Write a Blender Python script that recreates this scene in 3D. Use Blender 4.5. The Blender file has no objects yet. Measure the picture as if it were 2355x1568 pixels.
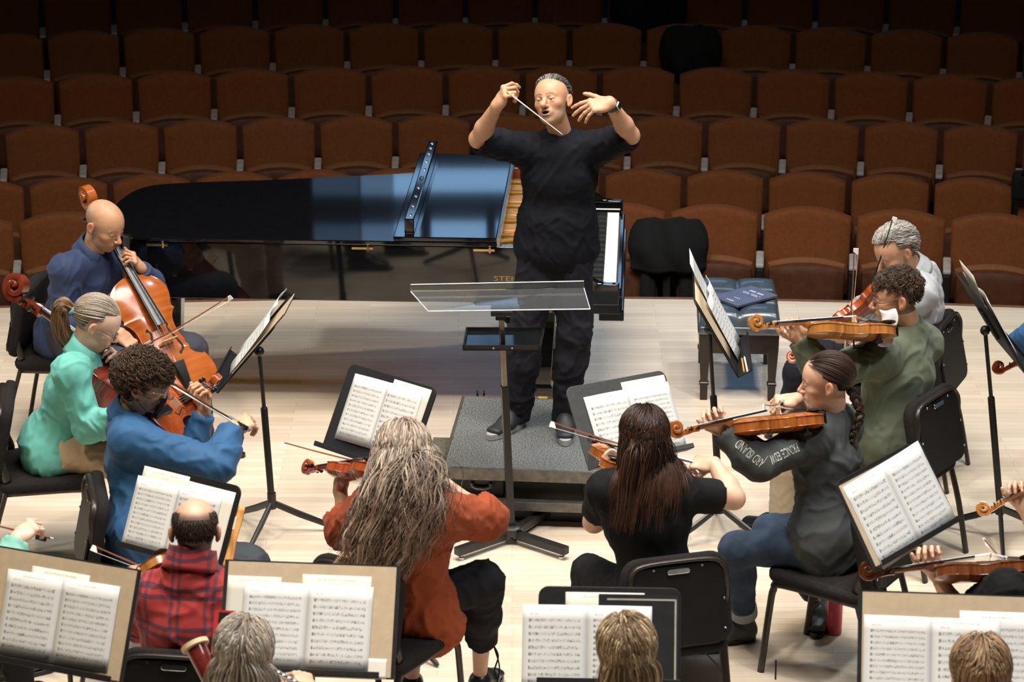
import bpy, math, random
import numpy as np
from mathutils import Matrix, Vector, noise as mnoise
random.seed(7)
rng = np.random.default_rng(7)
SC = bpy.context.scene
COL = SC.collection
PI = math.pi
R_ = math.radians

# ---------------------------------------------------------------- camera
FPX = 6000.0                    # focal length in pixels of a 2355 wide frame
PITCH = R_(19.6)
CAMZ = 5.04
cam_d = bpy.data.cameras.new('camera')
cam = bpy.data.objects.new('camera', cam_d)
COL.objects.link(cam)
cam.location = (0, 0, CAMZ)
cam.rotation_euler = (PI / 2 - PITCH, 0, 0)
cam_d.sensor_fit = 'HORIZONTAL'
cam_d.sensor_width = 36.0
cam_d.lens = 36.0 * FPX / 2355.0
cam_d.clip_end = 200
cam_d.dof.use_dof = True
cam_d.dof.focus_distance = 12.6
cam_d.dof.aperture_fstop = 5.0
SC.camera = cam

# ---------------------------------------------------------------- colour management
SC.view_settings.view_transform = 'Standard'
SC.view_settings.look = 'None'
SC.view_settings.gamma = 1.0
SC.view_settings.use_curve_mapping = False
SC.view_settings.exposure = -0.08

# ---------------------------------------------------------------- world: an unlit hall
W = bpy.data.worlds.new('hall_darkness')
SC.world = W
W.use_nodes = True
W.node_tree.nodes['Background'].inputs[0].default_value = (0.012, 0.010, 0.009, 1)
W.node_tree.nodes['Background'].inputs[1].default_value = 0.6

# ---------------------------------------------------------------- stage lights and one added fill
def area(name, loc, target, size, power, col, spread=180, sizey=None):
    d = bpy.data.lights.new(name, 'AREA')
    d.shape = 'RECTANGLE' if sizey else 'DISK'
    d.size = size
    if sizey: d.size_y = sizey
    d.energy = power; d.color = col; d.spread = R_(spread)
    o = bpy.data.objects.new(name, d); COL.objects.link(o)
    o.location = loc
    o.rotation_euler = (Vector(target) - Vector(loc)).to_track_quat('-Z', 'Y').to_euler()
    return o
def spot(name, loc, target, power, col, angle, blend=0.5, size=0.25):
    d = bpy.data.lights.new(name, 'SPOT')
    d.energy = power; d.color = col; d.spot_size = R_(angle); d.spot_blend = blend
    d.shadow_soft_size = size
    o = bpy.data.objects.new(name, d); COL.objects.link(o)
    o.location = loc
    o.rotation_euler = (Vector(target) - Vector(loc)).to_track_quat('-Z', 'Y').to_euler()
    return o
WARM = (1.0, 0.83, 0.62); NEUT = (1.0, 0.94, 0.86); COOL = (0.78, 0.90, 1.0)
spot('stage_spot_front_left', (-5.5, 7.0, 10.5), (-1.2, 10.4, 0.4), 1750, WARM, 48, 0.6, 0.35)
spot('stage_spot_front_right', (5.0, 6.5, 10.5), (1.7, 10.0, 0.4), 2000, (0.93, 0.96, 1.0), 52, 0.6, 0.35)
spot('stage_spot_back_right', (4.5, 15.0, 10.0), (1.6, 12.6, 0.4), 1500, COOL, 46, 0.7, 0.35)
spot('stage_spot_back_left', (-4.2, 14.6, 10.0), (-1.2, 12.4, 0.4), 850, NEUT, 46, 0.7, 0.35)
spot('added_cool_fill_left', (-8.5, 14.0, 4.2), (-1.0, 13.0, 0.1), 620, COOL, 50, 0.8, 0.5)  # added cool fill spot, brightens the shade under and around the piano
area('stage_overhead_wash', (0.0, 9.4, 9.5), (0.0, 9.8, 0.0), 5.5, 560, (1.0, 0.94, 0.86), 100, 4.5)

# ---------------------------------------------------------------- pixel -> place helpers (photo pixels of the 2355x1568 frame)
_ct, _st = math.cos(PITCH), math.sin(PITCH)
def ray(px, py):
    u = (px - 1177.5) / FPX; v = (784.0 - py) / FPX
    return Vector((u, _ct + v * _st, -_st + v * _ct))
def atY(px, py, Y):
    d = ray(px, py); return Vector((0, 0, CAMZ)) + d * (Y / d.y)
def atZ(px, py, z=0.0):
    d = ray(px, py); return Vector((0, 0, CAMZ)) + d * ((z - CAMZ) / d.z)

# ---------------------------------------------------------------- materials
MATS = {}
def _nodes(name):
    m = bpy.data.materials.new(name); m.use_nodes = True
    nt = m.node_tree
    return m, nt, nt.nodes['Principled BSDF']
def mat(name, col, rough=0.6, metal=0.0, var=0.15, vscale=18.0, bump=0.0, bscale=120.0, coat=0.0, spec=None, sheen=0.0):
    """Principled surface with noise-driven colour variation and optional bump."""
    if name in MATS: return MATS[name]
    m, nt, b = _nodes(name)
    N, L = nt.nodes, nt.links
    tc = N.new('ShaderNodeTexCoord')
    nz = N.new('ShaderNodeTexNoise'); nz.inputs['Scale'].default_value = vscale; nz.inputs['Detail'].default_value = 3
    L.new(tc.outputs['Object'], nz.inputs['Vector'])
    r = N.new('ShaderNodeValToRGB')
    r.color_ramp.elements[0].position = 0.3; r.color_ramp.elements[1].position = 0.7
    r.color_ramp.elements[0].color = tuple(max(0, c * (1 - var)) for c in col) + (1,)
    r.color_ramp.elements[1].color = tuple(min(1, c * (1 + var)) for c in col) + (1,)
    L.new(nz.outputs['Fac'], r.inputs['Fac']); L.new(r.outputs['Color'], b.inputs['Base Color'])
    b.inputs['Roughness'].default_value = rough; b.inputs['Metallic'].default_value = metal
    if coat: b.inputs['Coat Weight'].default_value = coat; b.inputs['Coat Roughness'].default_value = 0.05
    if spec is not None: b.inputs['Specular IOR Level'].default_value = spec
    if sheen: b.inputs['Sheen Weight'].default_value = sheen; b.inputs['Sheen Roughness'].default_value = 0.4
    if bump:
        n2 = N.new('ShaderNodeTexNoise'); n2.inputs['Scale'].default_value = bscale; n2.inputs['Detail'].default_value = 2
        L.new(tc.outputs['Object'], n2.inputs['Vector'])
        bp = N.new('ShaderNodeBump'); bp.inputs['Strength'].default_value = bump; bp.inputs['Distance'].default_value = 0.004
        L.new(n2.outputs['Fac'], bp.inputs['Height']); L.new(bp.outputs['Normal'], b.inputs['Normal'])
    MATS[name] = m
    return m
def vmat(name, rough=0.5, bump=0.0, bscale=150.0, sss=0.0, var=0.06, vscale=60.0, spec=None, sheen=0.0, aniso=False):
    """Principled surface coloured by the mesh's own pigment attribute 'col' with a little noise."""
    if name in MATS: return MATS[name]
    m, nt, b = _nodes(name); N, L = nt.nodes, nt.links
    at = N.new('ShaderNodeAttribute'); at.attribute_name = 'col'
    tc = N.new('ShaderNodeTexCoord')
    nz = N.new('ShaderNodeTexNoise'); nz.inputs['Scale'].default_value = vscale
    L.new(tc.outputs['Object'], nz.inputs['Vector'])
    mr = N.new('ShaderNodeMapRange'); mr.inputs[1].default_value = 0.3; mr.inputs[2].default_value = 0.7
    mr.inputs[3].default_value = 1 - var; mr.inputs[4].default_value = 1 + var
    L.new(nz.outputs['Fac'], mr.inputs[0])
    mx = N.new('ShaderNodeVectorMath'); mx.operation = 'SCALE'
    L.new(at.outputs['Color'], mx.inputs[0]); L.new(mr.outputs[0], mx.inputs['Scale'])
    L.new(mx.outputs[0], b.inputs['Base Color'])
    b.inputs['Roughness'].default_value = rough
    if spec is not None: b.inputs['Specular IOR Level'].default_value = spec
    if sss:
        b.inputs['Subsurface Weight'].default_value = sss; b.inputs['Subsurface Radius'].default_value = (1.0, 0.35, 0.2)
        b.inputs['Subsurface Scale'].default_value = 0.006
    if sheen: b.inputs['Sheen Weight'].default_value = sheen
    if bump:
        n2 = N.new('ShaderNodeTexNoise'); n2.inputs['Scale'].default_value = bscale
        L.new(tc.outputs['Object'], n2.inputs['Vector'])
        bp = N.new('ShaderNodeBump'); bp.inputs['Strength'].default_value = bump; bp.inputs['Distance'].default_value = 0.003
        L.new(n2.outputs['Fac'], bp.inputs['Height']); L.new(bp.outputs['Normal'], b.inputs['Normal'])
    MATS[name] = m
    return m
class NT:
    """tiny helper for math node chains"""
    def __init__(s, nt): s.nt = nt
    def m(s, op, a, b=None, c=None):
        n = s.nt.nodes.new('ShaderNodeMath'); n.operation = op
        for i, x in enumerate((a, b, c)):
            if x is None: continue
            if isinstance(x, (int, float)): n.inputs[i].default_value = x
            else: s.nt.links.new(x, n.inputs[i])
        return n.outputs[0]
    def mix(s, f, a, b):
        n = s.nt.nodes.new('ShaderNodeMix'); n.data_type = 'RGBA'
        for k, x in ((0, f), (6, a), (7, b)):
            if isinstance(x, (int, float)): n.inputs[k].default_value = x
            elif isinstance(x, tuple): n.inputs[k].default_value = x + (1,) if len(x) == 3 else x
            else: s.nt.links.new(x, n.inputs[k])
        return n.outputs[2]

# ---------------------------------------------------------------- objects
def thing(name, label, cat, loc=(0, 0, 0), rotz=0.0, group=None, mw=None):
    o = bpy.data.objects.new(name, None); COL.objects.link(o)
    o.empty_display_size = 0.05
    if mw is not None: o.matrix_world = mw
    else: o.location = loc; o.rotation_euler = (0, 0, rotz)
    tag(o, label, cat, group)
    return o
def tag(o, label=None, cat=None, group=None, kind=None):
    if label: o['label'] = label
    if cat: o['category'] = cat
    if group: o['group'] = group
    if kind: o['kind'] = kind
    return o
def link_mesh(name, me, material, parent=None):
    o = bpy.data.objects.new(name, me); COL.objects.link(o)
    if material is not None: me.materials.append(material)
    if parent is not None: o.parent = parent
    return o
def dup(o, parent=None):
    c = o.copy(); COL.objects.link(c)
    if parent is not None: c.parent = parent
    for ch in [x for x in bpy.data.objects if x.parent == o] if parent is None or True else []:
        dup(ch, c)
    return c
def frame(origin, x, y):
    """matrix whose x axis is along x and whose y axis is as near y as possible"""
    x = Vector(x).normalized(); y = Vector(y); z = x.cross(y).normalized(); y = z.cross(x)
    m = Matrix((x, y, z)).transposed().to_4x4(); m.translation = Vector(origin)
    return m
class MB:
    def __init__(s, T=None): s.v = []; s.f = []; s.T = T; s.c = []; s.col = None; s.sharp = []
    def add(s, vs, fs):
        o = len(s.v)
        for p in vs:
            p = Vector(p)
            if s.T is not None: p = s.T @ p
            s.v.append(p)
        if s.col is not None: s.c += [s.col] * len(vs)
        s.f += [tuple(i + o for i in f) for f in fs]
        return s
    def box(s, c, size, R=None):
        x, y, z = (k / 2 for k in size); vs = []
        for dx in (-x, x):
            for dy in (-y, y):
                for dz in (-z, z):
                    p = Vector((dx, dy, dz))
                    if R is not None: p = R @ p
                    vs.append(p + Vector(c))
        return s.add(vs, [(0, 1, 3, 2), (4, 6, 7, 5), (0, 4, 5, 1), (2, 3, 7, 6), (0, 2, 6, 4), (1, 5, 7, 3)])
    def prism(s, poly, z0, z1):
        n = len(poly)
        vs = [(p[0], p[1], z0) for p in poly] + [(p[0], p[1], z1) for p in poly]
        fs = [tuple(range(n - 1, -1, -1)), tuple(range(n, 2 * n))]
        fs += [(i, (i + 1) % n, (i + 1) % n + n, i + n) for i in range(n)]
        return s.add(vs, fs)
    def rings(s, rings, cap0=True, cap1=True, closed=False):
        k = len(rings[0]); vs = [p for r in rings for p in r]; fs = []
        n = len(rings)
        for i in range(n if closed else n - 1):
            j = (i + 1) % n
            for a in range(k):
                b = (a + 1) % k
                fs.append((i * k + a, i * k + b, j * k + b, j * k + a))
        if not closed:
            if cap0: fs.append(tuple(range(k - 1, -1, -1)))
            if cap1: fs.append(tuple(range((n - 1) * k, n * k)))
        return s.add(vs, fs)
    def tube(s, pts, r, n=8, closed=False, flat=None):
        pts = [Vector(p) for p in pts]; m = len(pts)
        rr = r if isinstance(r, (list, tuple)) else [r] * m
        up = None; rg = []
        for i, p in enumerate(pts):
            a = pts[i - 1] if (i > 0 or closed) else p
            b = pts[(i + 1) % m] if (i < m - 1 or closed) else p
            t = (b - a)
            if t.length < 1e-9: t = Vector((0, 0, 1))
            t.normalize()
            if up is None:
                up = Vector((0, 0, 1)) if abs(t.z) < 0.9 else Vector((1, 0, 0))
            x = t.cross(up)
            if x.length < 1e-6: x = t.cross(Vector((1, 0.1, 0)))
            x.normalize(); y = x.cross(t); up = y
            fl = flat or (1, 1)
            rg.append([p + x * (math.cos(2 * PI * k / n) * rr[i] * fl[0]) + y * (math.sin(2 * PI * k / n) * rr[i] * fl[1]) for k in range(n)])
        return s.rings(rg, closed=closed)
    def lathe(s, prof, n=20, c=(0, 0, 0)):
        rg = [[(c[0] + r * math.cos(2 * PI * k / n), c[1] + r * math.sin(2 * PI * k / n), c[2] + z) for k in range(n)] for r, z in prof]
        return s.rings(rg)
    def ball(s, c, r, n=10):
        rr = r if isinstance(r, (tuple, list)) else (r, r, r)
        rg = []
        for i in range(1, n):
            t = PI * i / n
            rg.append([(c[0] + rr[0] * math.sin(t) * math.cos(2 * PI * k / (2 * n)), c[1] + rr[1] * math.sin(t) * math.sin(2 * PI * k / (2 * n)), c[2] - rr[2] * math.cos(t)) for k in range(2 * n)])
        return s.rings(rg)
    def grid(s, fn, nu, nv):
        vs = [fn(i / nu, j / nv) for j in range(nv + 1) for i in range(nu + 1)]
        fs = [(j * (nu + 1) + i, j * (nu + 1) + i + 1, (j + 1) * (nu + 1) + i + 1, (j + 1) * (nu + 1) + i) for j in range(nv) for i in range(nu)]
        return s.add(vs, fs)
    def build(s, name, material, parent=None, smooth=False, bevel=0.0, seg=2, angle=40, world=False, solid=0.0, subsurf=0):
        vs = s.v
        if world and parent is not None:
            inv = parent.matrix_basis.inverted(); vs = [inv @ p for p in vs]
        me = bpy.data.meshes.new(name); me.from_pydata([tuple(p) for p in vs], [], s.f)
        if s.c:
            ca = me.color_attributes.new('col', 'FLOAT_COLOR', 'POINT')
            ca.data.foreach_set('color', np.array([tuple(c) + (1,) for c in s.c], dtype=np.float32).ravel())
        o = link_mesh(name, me, material, parent)
        if smooth:
            me.polygons.foreach_set('use_smooth', [True] * len(me.polygons))
            if angle < 180 and not subsurf:
                try: me.set_sharp_from_angle(angle=R_(angle))
                except Exception: pass
        if solid:
            md = o.modifiers.new('s', 'SOLIDIFY'); md.thickness = solid; md.offset = 0
        if bevel:
            md = o.modifiers.new('b', 'BEVEL'); md.width = bevel; md.segments = seg; md.limit_method = 'ANGLE'; md.angle_limit = R_(35)
            md.harden_normals = False
        if subsurf:
            md = o.modifiers.new('ss', 'SUBSURF'); md.levels = subsurf; md.render_levels = subsurf
        return o
def text_mesh(txt, size, extrude=0.0):
    """letters as a mesh (list of verts, faces) in the xy plane"""
    c = bpy.data.curves.new('t', 'FONT'); c.body = txt; c.size = size; c.extrude = extrude; c.resolution_u = 3
    o = bpy.data.objects.new('t', c); COL.objects.link(o)
    dg = bpy.context.evaluated_depsgraph_get(); dg.update()
    me = bpy.data.meshes.new_from_object(o.evaluated_get(dg))
    vs = [v.co.copy() for v in me.vertices]; fs = [tuple(p.vertices) for p in me.polygons]
    bpy.data.objects.remove(o); bpy.data.curves.remove(c); bpy.data.meshes.remove(me)
    return vs, fs
def smoothstep(a, b, x):
    t = np.clip((x - a) / (b - a), 0, 1); return t * t * (3 - 2 * t)
def catmull(pts, n=8, closed=False):
    P = [np.array(p, float) for p in pts]; out = []; m = len(P)
    rngi = range(m if closed else m - 1)
    for i in rngi:
        p1, p2 = P[i], P[(i + 1) % m]
        p0 = P[i - 1] if (i > 0 or closed) else 2 * p1 - p2
        p3 = P[(i + 2) % m] if (i < m - 2 or closed) else 2 * p2 - p1
        for k in range(n):
            t = k / n
            out.append(0.5 * (2 * p1 + (p2 - p0) * t + (2 * p0 - 5 * p1 + 4 * p2 - p3) * t * t + (3 * p1 - 3 * p2 + p3 - p0) * t ** 3))
    if not closed: out.append(P[-1])
    return out
# ================================================================ HALL
def floor_material():
    m, nt, b = _nodes('maple_strip_floor'); N, L = nt.nodes, nt.links
    tc = N.new('ShaderNodeTexCoord')
    br = N.new('ShaderNodeTexBrick')
    br.inputs['Scale'].default_value = 1.0; br.inputs['Brick Width'].default_value = 0.85; br.inputs['Row Height'].default_value = 0.057
    br.inputs['Mortar Size'].default_value = 0.0012; br.inputs['Bias'].default_value = 0.1; br.offset = 0.37
    br.inputs['Color1'].default_value = (0.60, 0.49, 0.375, 1); br.inputs['Color2'].default_value = (0.71, 0.605, 0.48, 1)
    br.inputs['Mortar'].default_value = (0.48, 0.37, 0.26, 1)
    L.new(tc.outputs['Object'], br.inputs['Vector'])
    mp = N.new('ShaderNodeMapping'); mp.inputs['Scale'].default_value = (1.4, 26, 1)
    L.new(tc.outputs['Object'], mp.inputs['Vector'])
    nz = N.new('ShaderNodeTexNoise'); nz.inputs['Scale'].default_value = 2.2; nz.inputs['Detail'].default_value = 5
    L.new(mp.outputs[0], nz.inputs['Vector'])
    t = NT(nt)
    c = t.mix(t.m('MULTIPLY', t.m('SUBTRACT', nz.outputs['Fac'], 0.40), 0.9), br.outputs['Color'], (0.53, 0.40, 0.28))
    L.new(c, b.inputs['Base Color'])
    n3 = N.new('ShaderNodeTexNoise'); n3.inputs['Scale'].default_value = 3.0
    L.new(tc.outputs['Object'], n3.inputs['Vector'])
    L.new(t.m('ADD', t.m('MULTIPLY', n3.outputs['Fac'], 0.12), 0.15), b.inputs['Roughness'])
    b.inputs['Specular IOR Level'].default_value = 0.4
    return m
EDGE_R, EDGE_Y = 26.0, 14.92
def edge_y(x, R=EDGE_R, Y=EDGE_Y): return Y - R + math.sqrt(R * R - x * x)
mb = MB()
xs = [x * 0.5 for x in range(-20, 21)]
mb.prism([(-10, 3.0), (10, 3.0)] + [(x, edge_y(x)) for x in reversed(xs)], -0.10, 0.0)
tag(mb.build('floor', floor_material()), kind='structure')
m_edge = mat('stage_nosing', (0.16, 0.075, 0.04), 0.45)
m_black = mat('black_paint', (0.012, 0.011, 0.011), 0.6)
mb = MB()
mb.prism([(x, edge_y(x) + 0.001) for x in xs] + [(x, edge_y(x) + 0.05) for x in reversed(xs)], -0.12, -0.002)
tag(mb.build('trim_1', m_edge), kind='structure')
mb = MB()
mb.prism([(x, edge_y(x) - 0.06) for x in xs] + [(x, edge_y(x) - 0.02) for x in reversed(xs)], -0.85, -0.10)
tag(mb.build('wall_stage', mat('stage_apron_wood', (0.10, 0.045, 0.025), 0.5)), kind='structure')

# ---- tiers of the auditorium
ROWS = [  # photo y of the back tops on the axis, top height, seat pitch in pixels, one gap between two seats in pixels
    ('front', 482, 0.10, 213.0, 1749), ('second', 401, 0.10, 188.0, 1761), ('third', 277, 0.22, 178.5, 1800),
    ('fourth', 163, 0.34, 177.5, 1734), ('fifth', 63, 0.46, 171.0, 1822), ('sixth', -32, 0.58, 161.0, 1873)]
SEAT_H = 0.90; SEAT_R = 20.0
m_tier = mat('auditorium_carpet', (0.018, 0.011, 0.008), 0.95)
row_y = [atZ(1177, py, z).y for _, py, z, _, _ in ROWS]
mb = MB()
def arc_slab(mb, y0, y1, z0, z1, R=SEAT_R):
    a = [(x, y0 - R + math.sqrt(R * R - x * x)) for x in np.linspace(-9, 9, 25)]
    c = [(x, y1 - R + math.sqrt(R * R - x * x)) for x in np.linspace(9, -9, 25)]
    mb.prism(a + c, z0, z1)
mb.prism([(-9, 10.5), (9, 10.5), (9, 13), (-9, 13)], -1.0, -0.9)
arc_slab(mb, 12.5, row_y[1] + 0.42, -1.0, ROWS[1][2] - SEAT_H)
for i in range(2, 6):
    arc_slab(mb, row_y[i] - 0.55, row_y[i] + 0.44, -1.0, ROWS[i][2] - SEAT_H)
arc_slab(mb, row_y[5] + 0.43, row_y[5] + 12.0, -1.0, 0.0)
tag(mb.build('floor_auditorium', m_tier), kind='structure')

# ---- rear wall of the hall with the lit control-room windows that show in the piano lid
m_wall = mat('dark_wall_panels', (0.02, 0.014, 0.010), 0.85)
mb = MB(); yw = 34.0
def wall_rect(x0, x1, z0, z1): mb.box(((x0 + x1) / 2, yw, (z0 + z1) / 2), (x1 - x0, 0.3, z1 - z0))
WX0, WX1, WZ0, WZ1, WZ2, WZ3 = -2.7, 4.6, 6.62, 6.98, 7.36, 9.1
wall_rect(-12, 12, -1, WZ0); wall_rect(-12, WX0, WZ0, 12); wall_rect(WX1, 12, WZ0, 12)
wall_rect(WX0, WX1, WZ1, WZ2); wall_rect(WX0, WX1, WZ3, 12)
tag(mb.build('wall_rear', m_wall), kind='structure')
def glow(name, col, st):
    m, nt, b = _nodes(name)
    b.inputs['Base Color'].default_value = (0.02, 0.02, 0.03, 1)
    nz = nt.nodes.new('ShaderNodeTexNoise'); nz.inputs['Scale'].default_value = 0.6
    t = NT(nt); c = t.mix(nz.outputs['Fac'], tuple(k * 0.75 for k in col), col)
    nt.links.new(c, b.inputs['Emission Color']); b.inputs['Emission Strength'].default_value = st
    return m
m_win = glow('control_room_glass', (0.33, 0.62, 1.0), 1.9); m_fade_pane = glow('dim_added_fade_pane', (0.33, 0.60, 1.0), 0.75)
for i, (z0, z1, cols) in enumerate(((WZ0, WZ1, [(-1.6, WX1)]), (WZ2, WZ3, [(-1.6, -1.25), (-1.1, -0.35), (-0.22, 1.6), (1.75, 4.6)]))):
    mb = MB()
    for a, b_ in cols: mb.box(((a + b_) / 2, yw, (z0 + z1) / 2), (b_ - a, 0.05, z1 - z0))
    w = mb.build('window_%d' % (i + 1), m_win); tag(w, kind='structure')
    mb = MB()
    for k in range(len(cols) - 1): mb.box(((cols[k][1] + cols[k + 1][0]) / 2, yw, (z0 + z1) / 2), (cols[k + 1][0] - cols[k][1], 0.2, z1 - z0))
    if mb.v: mb.build('window_frame', m_wall, w)
for i, (x0, x1) in enumerate(((-2.05, -1.6), (-2.7, -2.08))):  # dimmer glowing panes, added to soften the reflection edge on the lid
    mb = MB(); mb.box(((x0 + x1) / 2, yw, (WZ2 + WZ3) / 2), (x1 - x0, 0.05, WZ3 - WZ2)); mb.box(((x0 + x1) / 2, yw, (WZ0 + WZ1) / 2), (x1 - x0, 0.05, WZ1 - WZ0))
    tag(mb.build('window_%d' % (i + 3), m_fade_pane if i == 0 else glow('faint_added_fade_pane', (0.33, 0.60, 1.0), 0.28)), kind='structure')
for sx, nm in ((-1, 'left'), (1, 'right')):
    mb = MB(); mb.box((sx * 12.1, 19, 5.5), (0.2, 32, 13)); tag(mb.build('wall_' + nm, m_wall), kind='structure')
mb = MB(); mb.box((0, 19, 12.1), (24.4, 32, 0.2)); tag(mb.build('ceiling', m_wall), kind='structure')

# ---- seats
m_seat = mat('russet_seat_fabric', (0.235, 0.069, 0.0135), 0.85, var=0.12, vscale=40, bump=0.25, bscale=260, sheen=0.06)
m_pan = mat('seat_rim_fabric', (0.27, 0.105, 0.038), 0.8, var=0.10, vscale=40, bump=0.2, bscale=260, sheen=0.08)
m_shell = mat('seat_underside_wood', (0.11, 0.036, 0.014), 0.6, var=0.2)
m_frame = mat('seat_standard_black', (0.008, 0.007, 0.006), 0.7)
m_arm = mat('pale_armrest_cap', (0.55, 0.50, 0.48), 0.4)
def arched(w, z0, zc, zt, n=10, inset=0.0):
    """front outline of a panel: narrower foot, arched top"""
    pts = [(-w / 2 * 0.965, z0), (w / 2 * 0.965, z0), (w / 2, zc - 0.03)]
    for k in range(n + 1):
        a = k / n; x = w / 2 * (1 - 2 * a) * 0.99
        pts.append((x, zc + (zt - zc) * (1 - (2 * a - 1) ** 2)))
    pts.append((-w / 2, zc - 0.03))
    return pts
def seat_meshes(pitch):
    w = pitch - 0.035
    def lay(poly, y0, y1, tilt, zp, scale_front=0.94):
        """panel with a softly crowned front (towards -y)"""
        n = len(poly); cx = 0; cz = sum(p[1] for p in poly) / n
        def ring(s, y): return [((p[0] - cx) * s, y, cz + (p[1] - cz) * s) for p in poly]
        rg = [ring(0.97, y1), ring(1.0, y1 - 0.01), ring(1.0, y0 + 0.025), ring(0.985, y0 + 0.008), ring(0.95, y0 - 0.002), ring(0.7, y0 - 0.008), ring(0.3, y0 - 0.012)]
        out = []
        for r in rg: out.append([(x, y + (z - zp) * math.tan(tilt), z) for x, y, z in r])
        return out
    b = MB(); b.rings(lay(arched(w, 0.34, 0.842, SEAT_H), -0.045, 0.045, R_(11), 0.45))
    back = b.build('backrest', m_seat, smooth=True, angle=50)
    p = MB(); p.rings(lay(arched(w * 0.87, 0.30, 0.572, 0.61), -0.03, 0.05, R_(4), 0.3))
    pan = p.build('folded_seat', m_shell, smooth=True, angle=50)
    c = MB(); poly = arched(w * 0.885, 0.33, 0.586, 0.626)
    c.rings(lay(poly, 0.052, 0.115, R_(4), 0.3))
    cush = c.build('seat_cushion', m_pan, smooth=True, angle=50)
    f = MB(); f.box((-pitch / 2, -0.02, 0.30), (0.05, 0.34, 0.60)); f.box((-pitch / 2, 0.02, 0.02), (0.07, 0.40, 0.04))
    std = f.build('side_frame', m_frame, bevel=0.008)
    a = MB(); a.box((-pitch / 2, -0.03, 0.618), (0.052, 0.30, 0.03))
    arm = a.build('armrest', m_arm, bevel=0.01)
    res = []
    for o, y in ((back, 0.06), (pan, -0.20), (cush, -0.20), (std, -0.10), (arm, -0.10)):
        for v in o.data.vertices: v.co.y += y
        res.append(o)
    return res
ORD = {0: 'front', 1: 'second', 2: 'third', 3: 'fourth', 4: 'fifth', 5: 'sixth'}
NUM = ['first', 'second', 'third', 'fourth', 'fifth', 'sixth', 'seventh', 'eighth', 'ninth', 'tenth', 'eleventh', 'twelfth', 'thirteenth', 'fourteenth', 'fifteenth', 'sixteenth', 'seventeenth']
for i, (nm, py, z, ppx, gap) in enumerate(ROWS):
    Y = row_y[i]; s = FPX / ((Vector((0, Y, z)) - Vector((0, 0, CAMZ))).dot(Vector((0, _ct, -_st))))
    pitch = ppx / s; dth = pitch / SEAT_R
    gx = (gap - 1177.5) / s; th0 = math.asin(gx / SEAT_R)
    parts0 = seat_meshes(pitch)
    span = (1177.5 + ppx * 0.90) / s / SEAT_R
    k0 = math.ceil((-span - th0) / dth); k1 = math.floor((span - th0) / dth) - 1
    idx = 0
    for k in range(k0, k1 + 1):
        th = th0 + (k + 0.5) * dth
        x = SEAT_R * math.sin(th); y = Y - SEAT_R + SEAT_R * math.cos(th)
        lab = 'russet upholstered folding auditorium seat, %s from the left in the %s row' % (NUM[idx], ORD[i] if i else 'front')
        if i == 5: lab = 'russet folding auditorium seat, %s from the left in the dim topmost row' % NUM[idx]
        t = thing('auditorium_seat', lab, 'seat', (x, y, z - SEAT_H), -th, 'folded auditorium seats')
        for o in parts0:
            if idx == 0: o.parent = t
            else:
                c = o.copy(); COL.objects.link(c); c.parent = t
        idx += 1

# ---- dark cloths and bag left on the seats
m_cloth = mat('black_cloth', (0.006, 0.006, 0.007), 0.9, bump=0.3, bscale=60)
def draped(name, label, cat, px0, px1, py0, py1, z, Y, legs=None):
    """a coat hung over the seat backs: bulged sheet with real thickness"""
    s0 = atY((px0 + px1) / 2, (py0 + py1) / 2, Y)
    a = atY(px0, py1, Y); b = atY(px1, py0, Y)
    w = b.x - a.x; h = b.z - a.z
    o = thing(name, label, cat, (s0.x, Y, a.z))
    def fn(u, v):
        x = (u - 0.5) * w * (1 - 0.20 * max(0, v - 0.75) ** 2 / 0.0625) + 0.008 * math.sin(9 * v + 3 * u)
        y = -0.08 * (1 - (2 * u - 1) ** 4) - 0.04 * math.sin(PI * v) + 0.018 * math.sin(14 * u + 4 * v) + 0.10 * (v - 0.5)
        zz = v * h - 0.12 * h * (2 * u - 1) ** 4 * v
        return (x, y, zz)
    mb = MB(); mb.grid(fn, 22, 16); mb.build('cloth', m_cloth, o, smooth=True, solid=0.05)
    return o, w, h
o, w, h = draped('black_coat', 'black coat hung over two seats behind the piano keyboard', 'coat', 1452, 1622, 500, 612, 0, row_y[0] - 0.20)
mb = MB()
for sx in (-0.13, 0.12):
    mb.tube([(sx * 1.0, -0.06, 0.05), (sx * 1.02, -0.10, -0.12), (sx * 0.95, -0.10, -0.36), (sx * 0.6, -0.10, -0.42)], [0.05, 0.055, 0.05, 0.03], 8)
mb.build('sleeve', m_cloth, o, smooth=True)
draped('black_coat', 'black jacket draped on a seat of the fifth row behind the conductor', 'coat', 1522, 1655, 58, 168, 0, row_y[4] - 0.18)
draped('black_coat', 'black garment over the seats of the topmost row', 'coat', 1408, 1575, -40, 72, 0, row_y[5] - 0.18)
p0 = atY(2346, 410, row_y[1] - 0.25)
o = thing('black_bag', 'black bag with a shiny buckle on a seat at the edge of the second row', 'bag', p0)
mb = MB(); mb.box((0.03, 0, -0.05), (0.16, 0.14, 0.20)); mb.build('body', m_cloth, o, bevel=0.04, seg=3, smooth=True)
mb = MB(); mb.box((0.0, -0.075, 0.065), (0.03, 0.012, 0.02)); mb.build('buckle', mat('chrome', (0.75, 0.78, 0.82), 0.15, 1.0), o, bevel=0.003)
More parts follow.
